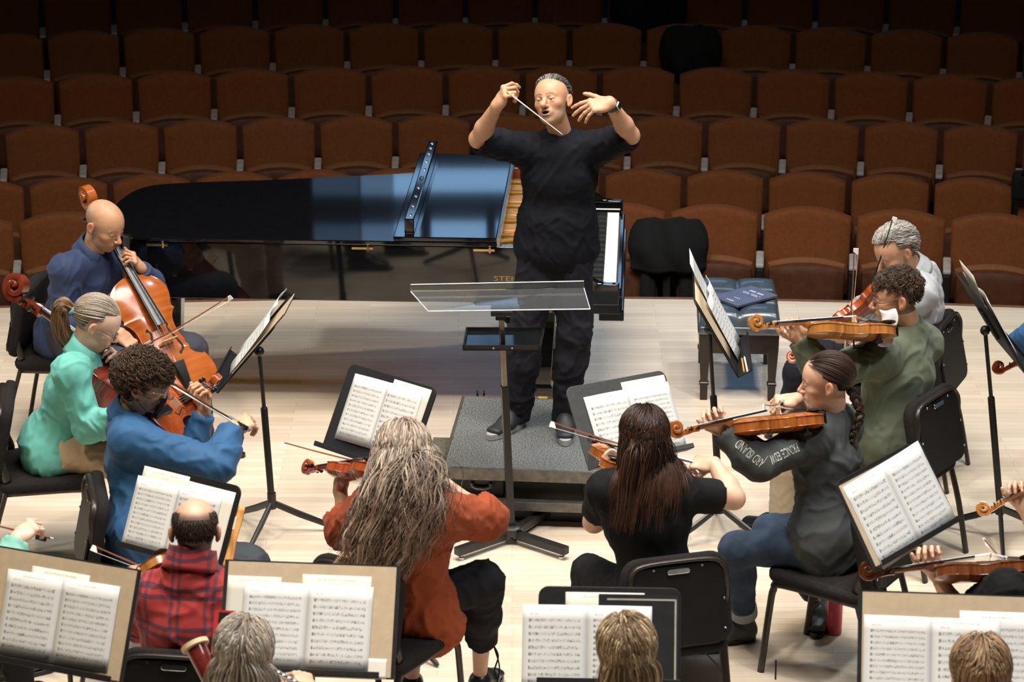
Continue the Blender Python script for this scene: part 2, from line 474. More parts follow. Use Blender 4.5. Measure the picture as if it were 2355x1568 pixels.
# ================================================================ GRAND PIANO
m_gloss = mat('black_polish', (0.004, 0.004, 0.005), 0.035, var=0.1, coat=0.6)
m_gold = mat('gilded_iron_plate', (0.62, 0.33, 0.08), 0.40, 0.9, var=0.2, vscale=8)
m_redw = mat('mahogany_inner_rim', (0.20, 0.045, 0.018), 0.25, var=0.3, vscale=12)
m_brass = mat('brass', (0.85, 0.60, 0.25), 0.25, 1.0)
m_ivory = mat('white_key', (0.86, 0.85, 0.80), 0.25, var=0.02)
m_ebony = mat('black_key', (0.010, 0.010, 0.010), 0.35)
m_silver = mat('brushed_steel', (0.62, 0.63, 0.64), 0.3, 1.0, var=0.08)
m_sbrd = mat('spruce_soundboard', (0.62, 0.40, 0.18), 0.35)
PX, PY = 0.575, 12.80
piano = thing('grand_piano', 'long black polished concert grand piano behind the conductor', 'piano', (PX, PY, 0), R_(-3))
curve = catmull([(-2.45, 0.0), (-2.62, 0.10), (-2.72, 0.35), (-2.73, 0.62), (-2.66, 0.88), (-2.48, 0.99), (-2.0, 1.08), (-1.55, 1.18), (-1.20, 1.27), (-0.95, 1.40), (-0.75, 1.52), (-0.50, 1.565)], 6)
outline = [(-0.02, 0.0), (-1.2, 0.0)] + [(p[0], p[1]) for p in curve] + [(-0.02, 1.565)]
def scaled(poly, d):
    """offset a closed outline inward by d (centroid-free, edge normals)"""
    out = []; n = len(poly)
    for i in range(n):
        a, b, c = (np.array(poly[k % n]) for k in (i - 1, i, i + 1))
        t = (c - a); t = t / (np.linalg.norm(t) + 1e-9); nrm = np.array([t[1], -t[0]])
        out.append(tuple(b + nrm * d))
    return out
_in = scaled(outline, 0.045)
if abs(min(p[0] for p in _in)) > abs(min(p[0] for p in outline)): _in = scaled(outline, -0.045)
# rim as a wall following the plan, from the keyboard arm round the tail to the other arm
mb = MB(); ZB, ZT = 0.675, 0.985
n = len(outline)
def arm_top(x): return ZT if x < -0.36 else (0.79 + (ZT - 0.79) * smoothstep(-0.10, -0.36, x) if x < -0.10 else 0.79)
dense = []
for a, b in zip(outline[:-1], outline[1:]):
    k = max(1, int(math.dist(a, b) / 0.05)); dense += [(a[0] + (b[0] - a[0]) * j / k, a[1] + (b[1] - a[1]) * j / k) for j in range(k)]
dense.append(outline[-1])
ins = []
for i, p in enumerate(dense):
    a = np.array(dense[max(i - 1, 0)]); c = np.array(dense[min(i + 1, len(dense) - 1)]); t = (c - a) / np.linalg.norm(c - a)
    ins.append((p[0] + t[1] * 0.045, p[1] - t[0] * 0.045))
if ins[3][1] < 0: ins = [(2 * p[0] - q[0], 2 * p[1] - q[1]) for p, q in zip(dense, ins)]
mb.rings([[(p[0], p[1], ZB), (p[0], p[1], float(arm_top(p[0]))), (q[0], q[1], float(arm_top(p[0]))), (q[0], q[1], ZB)] for p, q in zip(dense, ins)])
mb.build('rim', m_gloss, piano, smooth=True, angle=35, bevel=0.006)
mb = MB(); mb.prism(ins[::2] if ins[::2][-1] == ins[-1] else ins[::2] + [ins[-1]], 0.685, 0.72); mb.build('soundboard', m_sbrd, piano)
# keybed, key slip, cheeks
mb = MB(); mb.box((-0.19, 0.78, 0.655), (0.36, 1.55, 0.06)); mb.box((-0.06, 0.78, 0.60), (0.13, 1.45, 0.06)); mb.build('keybed', m_gloss, piano, bevel=0.006)
mb = MB(); mb.box((-0.022, 0.7825, 0.708), (0.032, 1.36, 0.05)); mb.build('key_slip', m_gloss, piano, bevel=0.008)
for v in (0.075, 1.49):
    mb = MB(); mb.box((-0.115, v, 0.722), (0.19, 0.075, 0.085)); mb.build('cheek_block', m_gloss, piano, bevel=0.015, seg=3)
K0, KW = 0.125, 1.312 / 52 * 1.0
for k in range(52):
    mb = MB(); mb.box((-0.115, K0 + (k + 0.5) * KW, 0.735), (0.15, KW - 0.0012, 0.022)); mb.build('white_key', m_ivory, piano)
for k in range(51):
    if (k % 7) in (1, 4): continue
    mb = MB(); mb.box((-0.150, K0 + (k + 1) * KW, 0.752), (0.09, 0.011, 0.016)); mb.build('black_key', m_ebony, piano, bevel=0.002)
mb = MB(); mb.box((-0.225, 0.7825, 0.80), (0.02, 1.44, 0.19), Matrix.Rotation(R_(-10), 3, 'Y')); mb.build('fallboard', m_gloss, piano, bevel=0.006)
# open action bay: pin block, gilded plate with struts, strings, red inner rim
mb = MB(); mb.box((-0.36, 0.7825, 0.86), (0.14, 1.44, 0.05)); mb.build('pin_block', m_redw, piano, bevel=0.004)
mb = MB()
mb.box((-0.82, 0.74, 0.865), (0.80, 1.36, 0.03))
for v, w in ((0.10, 0.05), (0.36, 0.035), (0.62, 0.035), (0.90, 0.035), (1.16, 0.035), (1.38, 0.05)): mb.box((-0.75, v, 0.915), (0.72, w, 0.07))
mb.box((-0.44, 0.74, 0.90), (0.06, 1.36, 0.05)); mb.box((-0.62, 0.25, 0.93), (0.10, 0.05, 0.05), Matrix.Rotation(R_(24), 3, 'Z'))
mb.build('iron_plate', m_gold, piano, bevel=0.012, seg=2)
mb = MB()
for v0, v1 in ((0.13, 0.34), (0.38, 0.60), (0.64, 0.88), (0.92, 1.14), (1.18, 1.36)):
    mb.box((-0.56, (v0 + v1) / 2, 0.885), (0.07, v1 - v0 - 0.04, 0.012))
mb.build('felt_strip', m_ebony, piano)
mb = MB()
for k in range(70):
    v = 0.13 + k * 1.24 / 69; mb.tube([(-0.42, v, 0.925), (-1.0, v + 0.02, 0.93)], 0.0012, 4)
mb.build('strings', mat('bronze_strings', (0.30, 0.20, 0.10), 0.45, 0.6), piano)
mb = MB()
mb.box((-0.62, 1.50, 0.90), (0.50, 0.012, 0.16)); mb.build('inner_rim', m_redw, piano)
mb = MB(); mb.box((-0.62, 0.052, 0.90), (0.50, 0.012, 0.16)); mb.build('inner_rim', m_redw, piano)
# lid, folded front flap lying on it with its upright lip and bumpers
lidpoly = [(p[0], p[1]) for p in outline if p[0] < -0.7]
lidpoly = [(-0.65, -0.012)] + [(p[0] - 0.012 * (p[0] < -2.5), p[1] + (0.012 if p[1] > 0.3 else -0.012)) for p in lidpoly] + [(-0.65, 1.56)]
mb = MB(); mb.prism(lidpoly[::-1], 0.987, 1.010); mb.build('lid', m_gloss, piano, bevel=0.005)
mb = MB(); mb.prism([(-0.655, -0.01), (-0.655, 1.56), (-1.19, 1.62), (-1.19, -0.01)], 1.0125, 1.034); flap = mb.build('lid_flap', m_gloss, piano, bevel=0.005)
mb = MB(); mb.prism([(-0.640, -0.01), (-0.640, 1.56), (-0.6545, 1.56), (-0.6545, -0.01)], 0.985, 1.037); mb.build('lid_hinge', m_silver, piano)
mb = MB(); mb.prism([(-1.085, 0.04), (-1.085, 1.58), (-1.135, 1.58), (-1.135, 0.04)], 1.034, 1.115); lip = mb.build('flap_lip', m_gloss, piano, bevel=0.006)
for k, v in enumerate((0.12, 0.28, 0.46, 0.62, 0.98, 1.14, 1.30, 1.42, 1.52)):
    mb = MB(); mb.lathe([(0.001, 0.006), (0.008, 0.005), (0.010, 0.0)], 10, (-1.11, v, 1.115)); mb.build('bumper', m_silver, lip, smooth=True)
mb = MB(); mb.ball((-1.11, 0.80, 1.116), (0.013, 0.05, 0.004), 6); mb.build('lock_plate', m_silver, lip, smooth=True)
# brass lid hinges along the straight side
for x in (-0.72, -1.35, -2.42):
    mb = MB(); mb.box((x, -0.006, 0.968), (0.11, 0.008, 0.012)); mb.tube([(x + 0.03, -0.012, 0.955), (x + 0.03, -0.012, 0.985)], 0.006, 6); mb.build('hinge', m_brass, piano)
vs, fs = text_mesh('STEINWAY & SONS', 0.037, 0.001)
mb = MB(Matrix.Translation((-0.672, -0.002, 0.802)) @ Matrix.Rotation(PI / 2, 4, 'X'))
xs_ = [v.x for v in vs]; x0 = min(xs_)
# widely spaced capitals
vs2 = [Vector((x.x * 1.55, x.y, x.z)) for x in vs]
mb.add(vs2, fs); mb.build('lettering', m_brass, piano)
# legs with brass ferrules and casters, pedal lyre
def piano_leg(x, v):
    mb = MB()
    def sq(h, z): return [(x - h, v - h, z), (x + h, v - h, z), (x + h, v + h, z), (x - h, v + h, z)]
    mb.rings([sq(0.075, 0.675), sq(0.075, 0.60), sq(0.066, 0.585), sq(0.062, 0.50), sq(0.042, 0.17), sq(0.052, 0.155), sq(0.052, 0.11), sq(0.035, 0.10)][::-1])
    l = mb.build('leg', m_gloss, piano, bevel=0.004)
    mb = MB(); mb.box((x, v, 0.085), (0.05, 0.05, 0.05)); mb.build('ferrule', m_brass, l)
    mb = MB(Matrix.Translation((x, v, 0.034)) @ Matrix.Rotation(PI / 2, 4, 'X')); mb.lathe([(0.01, -0.015), (0.034, -0.013), (0.034, 0.013), (0.01, 0.015)], 16); mb.build('caster', m_brass, l, smooth=True)
piano_leg(-0.42, 0.20); piano_leg(-0.42, 1.38); piano_leg(-2.47, 0.60)
mb = MB(); mb.box((-0.40, 0.72, 0.40), (0.05, 0.03, 0.52)); mb.box((-0.40, 0.86, 0.40), (0.05, 0.03, 0.52)); mb.box((-0.40, 0.79, 0.115), (0.13, 0.26, 0.09)); mb.build('pedal_lyre', m_gloss, piano, bevel=0.01)
for v in (0.72, 0.79, 0.86):
    mb = MB(); mb.box((-0.29, v, 0.10), (0.14, 0.03, 0.012)); mb.build('pedal', m_brass, piano, bevel=0.005)

# ================================================================ PIANO BENCH + SCORE
m_leather = mat('black_tufted_leather', (0.045, 0.062, 0.085), 0.34, var=0.2, bump=0.05, bscale=220, coat=0.5, spec=1.0)
m_dwood = mat('dark_bench_wood', (0.018, 0.011, 0.008), 0.3, var=0.3)
bench = thing('piano_bench', 'black tufted leather adjustable piano bench on four tapered wooden legs', 'bench', (1.235, 13.50, 0), R_(-3))
BW, BL, BZ = 0.435, 0.66, 0.50
def tuft(u, v):
    x = (u - 0.5) * BW; y = (v - 0.5) * BL
    nu, nv = 2, 3
    fu = abs(math.sin(PI * u * nu)); fv = abs(math.sin(PI * v * nv))
    d = 0.028 * (fu ** 0.35) * (fv ** 0.35)
    ed = min(u, 1 - u, v, 1 - v); e = 1 if ed > 0.06 else math.sin(ed / 0.06 * PI / 2)
    k = 1 + 0.02 * e
    return (x * k, y * k, BZ - 0.075 + 0.055 * e + d)
mb = MB(); mb.grid(tuft, 40, 60)
cush = mb.build('cushion', m_leather, bench, smooth=True, angle=180)
mb = MB(); mb.box((0, 0, BZ - 0.095), (BW + 0.012, BL + 0.012, 0.055)); mb.build('cushion_base', m_leather, bench, bevel=0.02, seg=3, smooth=True)
for i in (1,):
    for j in (1, 2):
        mb = MB(); mb.ball(((i / 2 - 0.5) * BW, (j / 3 - 0.5) * BL, BZ - 0.022), (0.012, 0.012, 0.006), 6); mb.build('button', m_leather, cush, smooth=True)
mb = MB()
for sx in (-1, 1): mb.box((sx * (BW / 2 - 0.02), 0, BZ - 0.175), (0.03, BL - 0.06, 0.11))
for sy in (-1, 1): mb.box((0, sy * (BL / 2 - 0.03), BZ - 0.175), (BW - 0.02, 0.03, 0.11))
mb.build('apron', m_dwood, bench, bevel=0.004)
for sx in (-1, 1):
    mb = MB(Matrix.Translation((0, sx * (BL / 2 - 0.01), BZ - 0.16)) @ Matrix.Rotation(-sx * PI / 2, 4, 'X')); mb.lathe([(0.008, -0.03), (0.01, 0.0), (0.03, 0.005), (0.032, 0.02), (0.02, 0.03)], 14); mb.build('height_knob', m_brass, bench, smooth=True)
    for sy in (-1, 1):
        x, y = sx * (BW / 2 - 0.035), sy * (BL / 2 - 0.04)
        def sq(h, z): return [(x - h, y - h, z), (x + h, y - h, z), (x + h, y + h, z), (x - h, y + h, z)]
        mb = MB(); mb.rings([sq(0.019, 0.0), sq(0.021, 0.085), sq(0.026, 0.09), sq(0.024, 0.10), sq(0.019, 0.105), sq(0.030, 0.30), sq(0.031, BZ - 0.12)]); mb.build('leg', m_dwood, bench, bevel=0.002)
m_bcov = mat('slate_blue_cover', (0.085, 0.10, 0.17), 0.4, var=0.1)
m_paper_edge = mat('cream_page_block', (0.62, 0.50, 0.34), 0.8)
m_print = mat('pale_cover_print', (0.50, 0.55, 0.66), 0.6)
p = atZ(1712, 678, 0.522)
book = thing('score_book', 'slate blue softcover score lying on the piano bench', 'book', (p.x, p.y, 0.5085), R_(-52))
mb = MB(); mb.box((0, 0, 0.0045), (0.205, 0.285, 0.007)); mb.build('pages', m_paper_edge, book)
mb = MB(); mb.box((0, 0, 0.009), (0.215, 0.295, 0.002)); mb.box((0, 0, 0.0), (0.215, 0.295, 0.002)); mb.box((-0.107, 0, 0.0045), (0.003, 0.295, 0.011)); mb.build('cover', m_bcov, book)
mb = MB()
for y, w, h in ((0.085, 0.12, 0.016), (0.05, 0.15, 0.006), (0.035, 0.13, 0.006), (-0.06, 0.06, 0.006), (-0.11, 0.07, 0.01)):
    k = int(w / 0.012)
    for q in range(k):
        if (q * 7 + int(y * 1000)) % 5 == 0: continue
        mb.box((-w / 2 + (q + 0.5) * w / k, y, 0.0103), (w / k * 0.7, h, 0.0006))
mb.build('lettering', m_print, book)
# ================================================================ PODIUM
m_carpet = mat('grey_flecked_carpet', (0.115, 0.12, 0.118), 0.95, var=0.9, vscale=130, bump=0.6, bscale=180)
m_olive = mat('worn_olive_carpet', (0.085, 0.078, 0.055), 0.95, var=0.35, vscale=60, bump=0.4, bscale=180)
m_alu = mat('worn_grey_metal_trim', (0.17, 0.16, 0.145), 0.42, 0.7, var=0.25, vscale=25)
m_dpanel = mat('dark_brown_panel', (0.030, 0.027, 0.022), 0.6, var=0.2)
m_steel_black = mat('black_powder_coat', (0.014, 0.013, 0.012), 0.38, var=0.2, vscale=40)
pod = thing('podium', 'low grey carpeted conductor podium with a metal rim and side step', 'podium', (-0.34, 11.51, 0), R_(-5.0))
PW, PD = 0.97, 0.97
mb = MB(); mb.box((PW / 2, PD / 2, 0.277), (PW - 0.03, PD - 0.03, 0.046)); mb.build('carpet_top', m_carpet, pod)
mb = MB()
mb.box((PW / 2, 0.008, 0.272), (PW, 0.016, 0.06)); mb.box((PW / 2, PD - 0.008, 0.276), (PW, 0.016, 0.05)); mb.box((0.008, PD / 2, 0.276), (0.016, PD, 0.052)); mb.box((PW - 0.008, PD / 2, 0.276), (0.016, PD, 0.052))
mb.build('metal_rim', m_alu, pod, bevel=0.003)
mb = MB(); mb.box((PW / 2, PD / 2 + 0.06, 0.17), (PW - 0.06, PD - 0.12, 0.15)); mb.build('body', m_dpanel, pod)
for x in (0.17, 0.80):
    mb = MB(); mb.box((x, 0.085, 0.185), (0.25, 0.05, 0.11)); d = mb.build('storage_case', m_dpanel, pod, bevel=0.006)
    mb = MB(); mb.box((x + 0.02, 0.056, 0.20), (0.12, 0.006, 0.05)); mb.build('handle_recess', m_ebony, d, bevel=0.004)
    mb = MB(); mb.tube([(x - 0.025, 0.045, 0.208), (x - 0.02, 0.04, 0.192), (x + 0.0, 0.038, 0.185), (x + 0.04, 0.038, 0.185), (x + 0.06, 0.04, 0.192), (x + 0.065, 0.045, 0.208)], 0.010, 8); mb.build('handle', m_alu, d, smooth=True)
mb = MB(); mb.box((PW / 2 - 0.01, 0.02, 0.115), (PW + 0.03, 0.05, 0.045)); mb.build('lower_rail', m_alu, pod, bevel=0.003)
mb = MB(); mb.box((PW / 2, PD / 2 + 0.05, 0.045), (PW - 0.04, PD - 0.10, 0.09)); mb.build('plinth', m_ebony, pod)
for x in (0.01, PW + 0.01):
    mb = MB(); mb.box((x, 0.03, 0.05), (0.045, 0.05, 0.10)); mb.build('leg', m_dpanel, pod, bevel=0.003)
mb = MB(); mb.box((-0.055, 0.36, 0.085), (0.13, 0.72, 0.17)); mb.build('side_step', m_olive, pod, bevel=0.006)

# ================================================================ CONDUCTOR'S STAND
def acrylic():
    m, nt, b = _nodes('clear_acrylic')
    b.inputs['Base Color'].default_value = (0.93, 0.95, 0.95, 1); b.inputs['Roughness'].default_value = 0.02
    b.inputs['Transmission Weight'].default_value = 0.97; b.inputs['IOR'].default_value = 1.12
    return m
m_acr = acrylic()
base = atZ(1176, 1246, 0.0)
cs = thing('conductor_stand', 'conductor music stand with a clear acrylic desk and a black square post', 'music stand', (base.x, base.y, 0))
top = atY(1152, 712, base.y - 0.02) - base
def lerp(a, b, t): return a + (b - a) * t
P0 = Vector((0, 0, 0.07)); P1 = Vector((top.x, top.y, top.z))
Rz = Matrix.Rotation(R_(12), 3, 'Z')
def square_post(a, b, h, rot):
    d = (b - a).normalized(); x = rot @ Vector((1, 0, 0)); x = (x - d * x.dot(d)).normalized(); y = d.cross(x)
    return [[p + x * (sx * h) + y * (sy * h) for sx, sy in ((-1, -1), (1, -1), (1, 1), (-1, 1))] for p in (a, b)]
zsp = atY(1160, 885, base.y).z; t_ = (zsp - P0.z) / (P1.z - P0.z)
mb = MB(); mb.rings(square_post(P0, lerp(P0, P1, t_), 0.0165, Rz)); mb.build('lower_post', m_steel_black, cs, bevel=0.002)
mb = MB(); mb.rings(square_post(lerp(P0, P1, t_ - 0.05), P1, 0.0115, Rz)); mb.build('upper_post', mat('satin_bronze_tube', (0.42, 0.36, 0.29), 0.3, 0.9), cs, bevel=0.002)
mb = MB(); mb.lathe([(0.02, 0.04), (0.052, 0.045), (0.056, 0.06), (0.056, 0.082), (0.045, 0.09), (0.02, 0.092)], 10); mb.build('hub', m_steel_black, cs, smooth=True)
for px, py in ((1050, 1290), (1303, 1288), (1268, 1190), (1090, 1192)):
    e = atZ(px, py, 0.0) - base; e.z = 0
    u = e.normalized(); L_ = e.length; n_ = Vector((-u.y, u.x, 0))
    mb = MB(); vs = []
    for d_ in (0.04, L_):
        for w_, z_ in ((-0.02, 0.028), (0.02, 0.028), (0.02, 0.066), (-0.02, 0.066)): vs.append(u * d_ + n_ * w_ + Vector((0, 0, z_)))
    mb.rings([vs[:4], vs[4:]]); lg = mb.build('leg', m_steel_black, cs, bevel=0.003)
    f_ = u * (L_ - 0.03); mb = MB(); mb.lathe([(0.004, 0.03), (0.006, 0.016), (0.013, 0.012), (0.014, 0.0)], 12, (f_.x, f_.y, 0.0)); mb.build('foot', m_silver, lg, smooth=True)
# desk: shallow tilted sheet with an upturned lip along the conductor's edge
def C_(px, py, Y): return atY(px, py, Y) - base
n0, n1 = C_(985, 717, base.y - 0.16), C_(1357, 712, base.y - 0.16)
f0, f1 = C_(945, 672, base.y + 0.18), C_(1343, 664, base.y + 0.18)
nz_ = (n1 - n0).cross(f0 - n0).normalized()
mb = MB()
th = nz_ * 0.006
def slab(a, b, c, d, t): mb.add([a, b, c, d, a + t, b + t, c + t, d + t], [(0, 3, 2, 1), (4, 5, 6, 7), (0, 1, 5, 4), (1, 2, 6, 5), (2, 3, 7, 6), (3, 0, 4, 7)])
slab(n0, n1, f1, f0, th); desk = mb.build('acrylic_desk', m_acr, cs, bevel=0.002)
mb = MB(); dirn = (f1 - f0).normalized(); outn = (f0 - n0).normalized()
slab(f0 + th, f1 + th, f1 + th + nz_ * 0.028, f0 + th + nz_ * 0.028, outn * 0.006); mb.build('desk_lip', m_acr, desk, bevel=0.002)
m_edge_glow = mat('painted_edge_glow', (0.72, 0.74, 0.74), 0.2)  # pale colour of the rods stands in for light glowing in the edges
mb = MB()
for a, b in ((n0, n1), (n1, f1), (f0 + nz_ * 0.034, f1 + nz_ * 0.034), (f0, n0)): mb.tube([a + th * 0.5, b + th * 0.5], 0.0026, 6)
mb.build('desk_edge_glow', m_edge_glow, desk)
c0 = lerp(n0, f0, 0.35) ; c1 = lerp(n1, f1, 0.35); mid = lerp(c0, c1, 0.48)
mb = MB(); slab(lerp(c0, c1, 0.32) - nz_ * 0.012, lerp(c0, c1, 0.62) - nz_ * 0.012, lerp(c0, c1, 0.62) - nz_ * 0.012 + outn * 0.05, lerp(c0, c1, 0.32) - nz_ * 0.012 + outn * 0.05, nz_ * 0.010)
mb.box(mid - nz_ * 0.03, (0.10, 0.12, 0.025)); mb.box(P1 + Vector((0, 0, -0.015)), (0.05, 0.05, 0.06)); mb.build('desk_bracket', m_steel_black, cs, bevel=0.004)
mb = MB(); q = P1 + Vector((0.03, 0, -0.05)); mb.ball(q, 0.016, 6); mb.build('clamp_knob', m_steel_black, cs, smooth=True)
# accessory tray
tz = atY(1157, 808, base.y - 0.13).z
tl, tr = C_(1064, 806, base.y - 0.13), C_(1243, 806, base.y - 0.13); bl, br_ = C_(1072, 763, base.y + 0.13), C_(1251, 763, base.y + 0.13)
nz2 = (tr - tl).cross(bl - tl).normalized()
mb = MB(); slab(tl, tr, br_, bl, nz2 * 0.006); tray = mb.build('tray', mat('tray_black_plastic', (0.01, 0.011, 0.013), 0.12), cs)
mb = MB()
for a, b in ((tl, tr), (tr, br_), (br_, bl), (bl, tl)):
    inn = ((tl + tr + br_ + bl) / 4 - (a + b) / 2).normalized() * 0.008
    slab(a, b, b + inn, a + inn, nz2 * 0.024)
mb.build('tray_rim', m_steel_black, tray)
for px in (1135, 1178):
    q = C_(px, 806, base.y - 0.132); mb = MB(); mb.ball(q + nz2 * 0.012, 0.005, 5); mb.build('screw', m_silver, tray)
# two little pins standing on the stage behind the podium
for px in (1098, 1113):
    q = atZ(px, 910, 0.0); q = Vector((q.x, q.y, 0))
    o = thing('stage_pin', 'small dark upright pin behind the podium, %s of the two' % ('left' if px == 1098 else 'right'), 'pin', q)
    mb = MB(); mb.lathe([(0.006, 0.0), (0.006, 0.012), (0.003, 0.013), (0.003, 0.03)], 8); mb.build('shaft', m_ebony, o)
# ================================================================ ORCHESTRA CHAIRS
m_fab = mat('black_chair_fabric', (0.015, 0.0125, 0.012), 0.95, var=0.25, vscale=90, bump=0.35, bscale=350, spec=0.2)
m_tube = mat('dark_bronze_tube', (0.030, 0.023, 0.019), 0.32, 0.3, var=0.1)
m_shellb = mat('black_chair_shell', (0.007, 0.0065, 0.0065), 0.5, var=0.2, spec=0.25)
m_chrome = mat('chrome', (0.75, 0.78, 0.82), 0.15, 1.0)
def roundrect(w, h, r, n=6, cx=0, cy=0):
    pts = []
    for sx, sy, a0 in ((1, 1, 0), (-1, 1, 90), (-1, -1, 180), (1, -1, 270)):
        for k in range(n + 1):
            a = R_(a0 + 90 * k / n); pts.append((cx + sx * (w / 2 - r) + r * math.cos(a), cy + sy * (h / 2 - r) + r * math.sin(a)))
    return pts
def pillow(poly, t, T, crown=0.012):
    """padded panel: outline extruded along z with rounded faces"""
    n = len(poly); cx = sum(p[0] for p in poly) / n; cy = sum(p[1] for p in poly) / n
    def ring(s, z): return [(cx + (p[0] - cx) * s, cy + (p[1] - cy) * s, z) for p in poly]
    mb = MB(T)
    mb.rings([ring(0.55, -0.001), ring(0.93, 0), ring(0.985, t * 0.12), ring(1.0, t * 0.35), ring(1.0, t * 0.7), ring(0.975, t * 0.93), ring(0.9, t + crown * 0.3), ring(0.6, t + crown * 0.8), ring(0.25, t + crown)])
    return mb
TB = Matrix.Translation((0, -0.215, 0.655)) @ Matrix.Rotation(R_(90 - 13), 4, 'X')   # back plane: x across, y up the back, z towards the back
def chair_meshes():
    out = []
    T = Matrix.Translation((0, 0.0, 0.425)) @ Matrix.Rotation(R_(2), 4, 'X')
    out.append((pillow(roundrect(0.47, 0.46, 0.07, 5), 0.05, T).build('seat', m_fab, None, smooth=True, angle=60), None))
    F = TB @ Matrix.Rotation(PI, 4, 'Y')
    out.append((pillow(roundrect(0.445, 0.37, 0.075, 6), 0.05, F @ Matrix.Translation((0, 0, -0.008)), 0.004).build('backrest', m_fab, None, smooth=True, angle=60), None))
    mb = MB(TB @ Matrix.Translation((0, -0.01, 0.012))); mb.prism(roundrect(0.385, 0.325, 0.055, 5), 0, 0.012); sh = mb.build('back_shell', m_shellb, None, bevel=0.003)
    out.append((sh, None))
    # bent tube carrying the back, running on as the rear legs
    pts = [(-0.205, -0.30, 0.0), (-0.205, -0.245, 0.25), (-0.205, -0.185, 0.46), (-0.203, -0.205, 0.56)]
    top = [TB @ Vector((-0.198, 0.08, 0.014)), TB @ Vector((-0.185, 0.135, 0.016)), TB @ Vector((-0.14, 0.162, 0.016)), TB @ Vector((0, 0.168, 0.018))]
    pts = [Vector(p) for p in pts] + top; pts = pts + [Vector((-p.x, p.y, p.z)) for p in reversed(pts[:-1])]
    sm = [Vector(p) for p in catmull(pts, 4)]
    k1 = next(i for i, p in enumerate(sm) if p.z > 0.46); k2 = len(sm) - 1 - k1
    mb = MB(); mb.tube(sm[k1:k2 + 1], 0.0125, 8, flat=(1.5, 0.8)); out.append((mb.build('back_frame', m_tube, None, smooth=True, angle=180), None))
    for seq in (sm[:k1 + 1], sm[k2:]):
        mb = MB(); mb.tube(seq, 0.0125, 8, flat=(0.9, 1.5)); out.append((mb.build('leg', m_tube, None, smooth=True, angle=180), None))
    for sx in (-1, 1):
        mb = MB(); mb.tube(catmull([(sx * 0.215, 0.235, 0.0), (sx * 0.212, 0.205, 0.30), (sx * 0.21, 0.19, 0.395), (sx * 0.21, 0.15, 0.422), (sx * 0.21, -0.19, 0.418)], 5), 0.0125, 8, flat=(1.3, 0.9)); out.append((mb.build('leg', m_tube, None, smooth=True, angle=180), None))
    mb = MB(TB @ Matrix.Translation((0, 0.13, 0.027))); mb.prism(roundrect(0.095, 0.022, 0.010, 4), 0, 0.006); out.append((mb.build('handle', m_chrome, None, bevel=0.002), None))
    for x, y in ((-0.10, 0.142), (0.10, 0.142), (-0.186, 0.0), (0.186, 0.0), (0.183, -0.12), (-0.183, -0.12)):
        mb = MB(TB @ Matrix.Translation((x, y, 0.026))); mb.ball((0, 0, 0), (0.006, 0.006, 0.004), 4); out.append((mb.build('bolt', m_chrome, None, smooth=True), None))
    return out
CH = None
BACKTOP = TB @ Vector((0, 0.175, 0))
def chair(px, py, rot, label):
    global CH
    p = atZ(px, py, BACKTOP.z); r = R_(rot)
    off = Matrix.Rotation(r, 3, 'Z') @ Vector((0, BACKTOP.y, 0))
    t = thing('orchestra_chair', label, 'chair', (p.x - off.x, p.y - off.y, 0), r, 'black orchestra chairs')
    first = CH is None
    if first: CH = chair_meshes()
    for o, _ in CH:
        if first: o.parent = t
        else: c = o.copy(); COL.objects.link(c); c.parent = t
    return t
chair_bald = chair(72, 648, -98, 'black padded orchestra chair under the bald cellist in navy')
chair_aqua = chair(14, 905, -82, 'black padded orchestra chair under the ponytailed woman in aqua')
chair_blue = chair(222, 1118, -77, 'black padded orchestra chair behind the curly-haired man in blue')
chair_plaid = chair(405, 1503, -8, 'black padded orchestra chair behind the man in the red plaid shirt')
chair_long = chair(822, 1300, -34, 'black padded orchestra chair under the woman in the rust shirt')
chair_dark = chair(1553, 1284, 16, 'black padded orchestra chair behind the dark-haired woman in the black top')
chair_braid = chair(2005, 1205, 57, 'black padded orchestra chair under the woman with the braid')
chair_green = chair(2142, 908, 54, 'black padded orchestra chair behind the man in the olive sweatshirt')
chair_grey = chair(2168, 735, 66, 'black padded orchestra chair under the grey-haired man in a pale shirt')

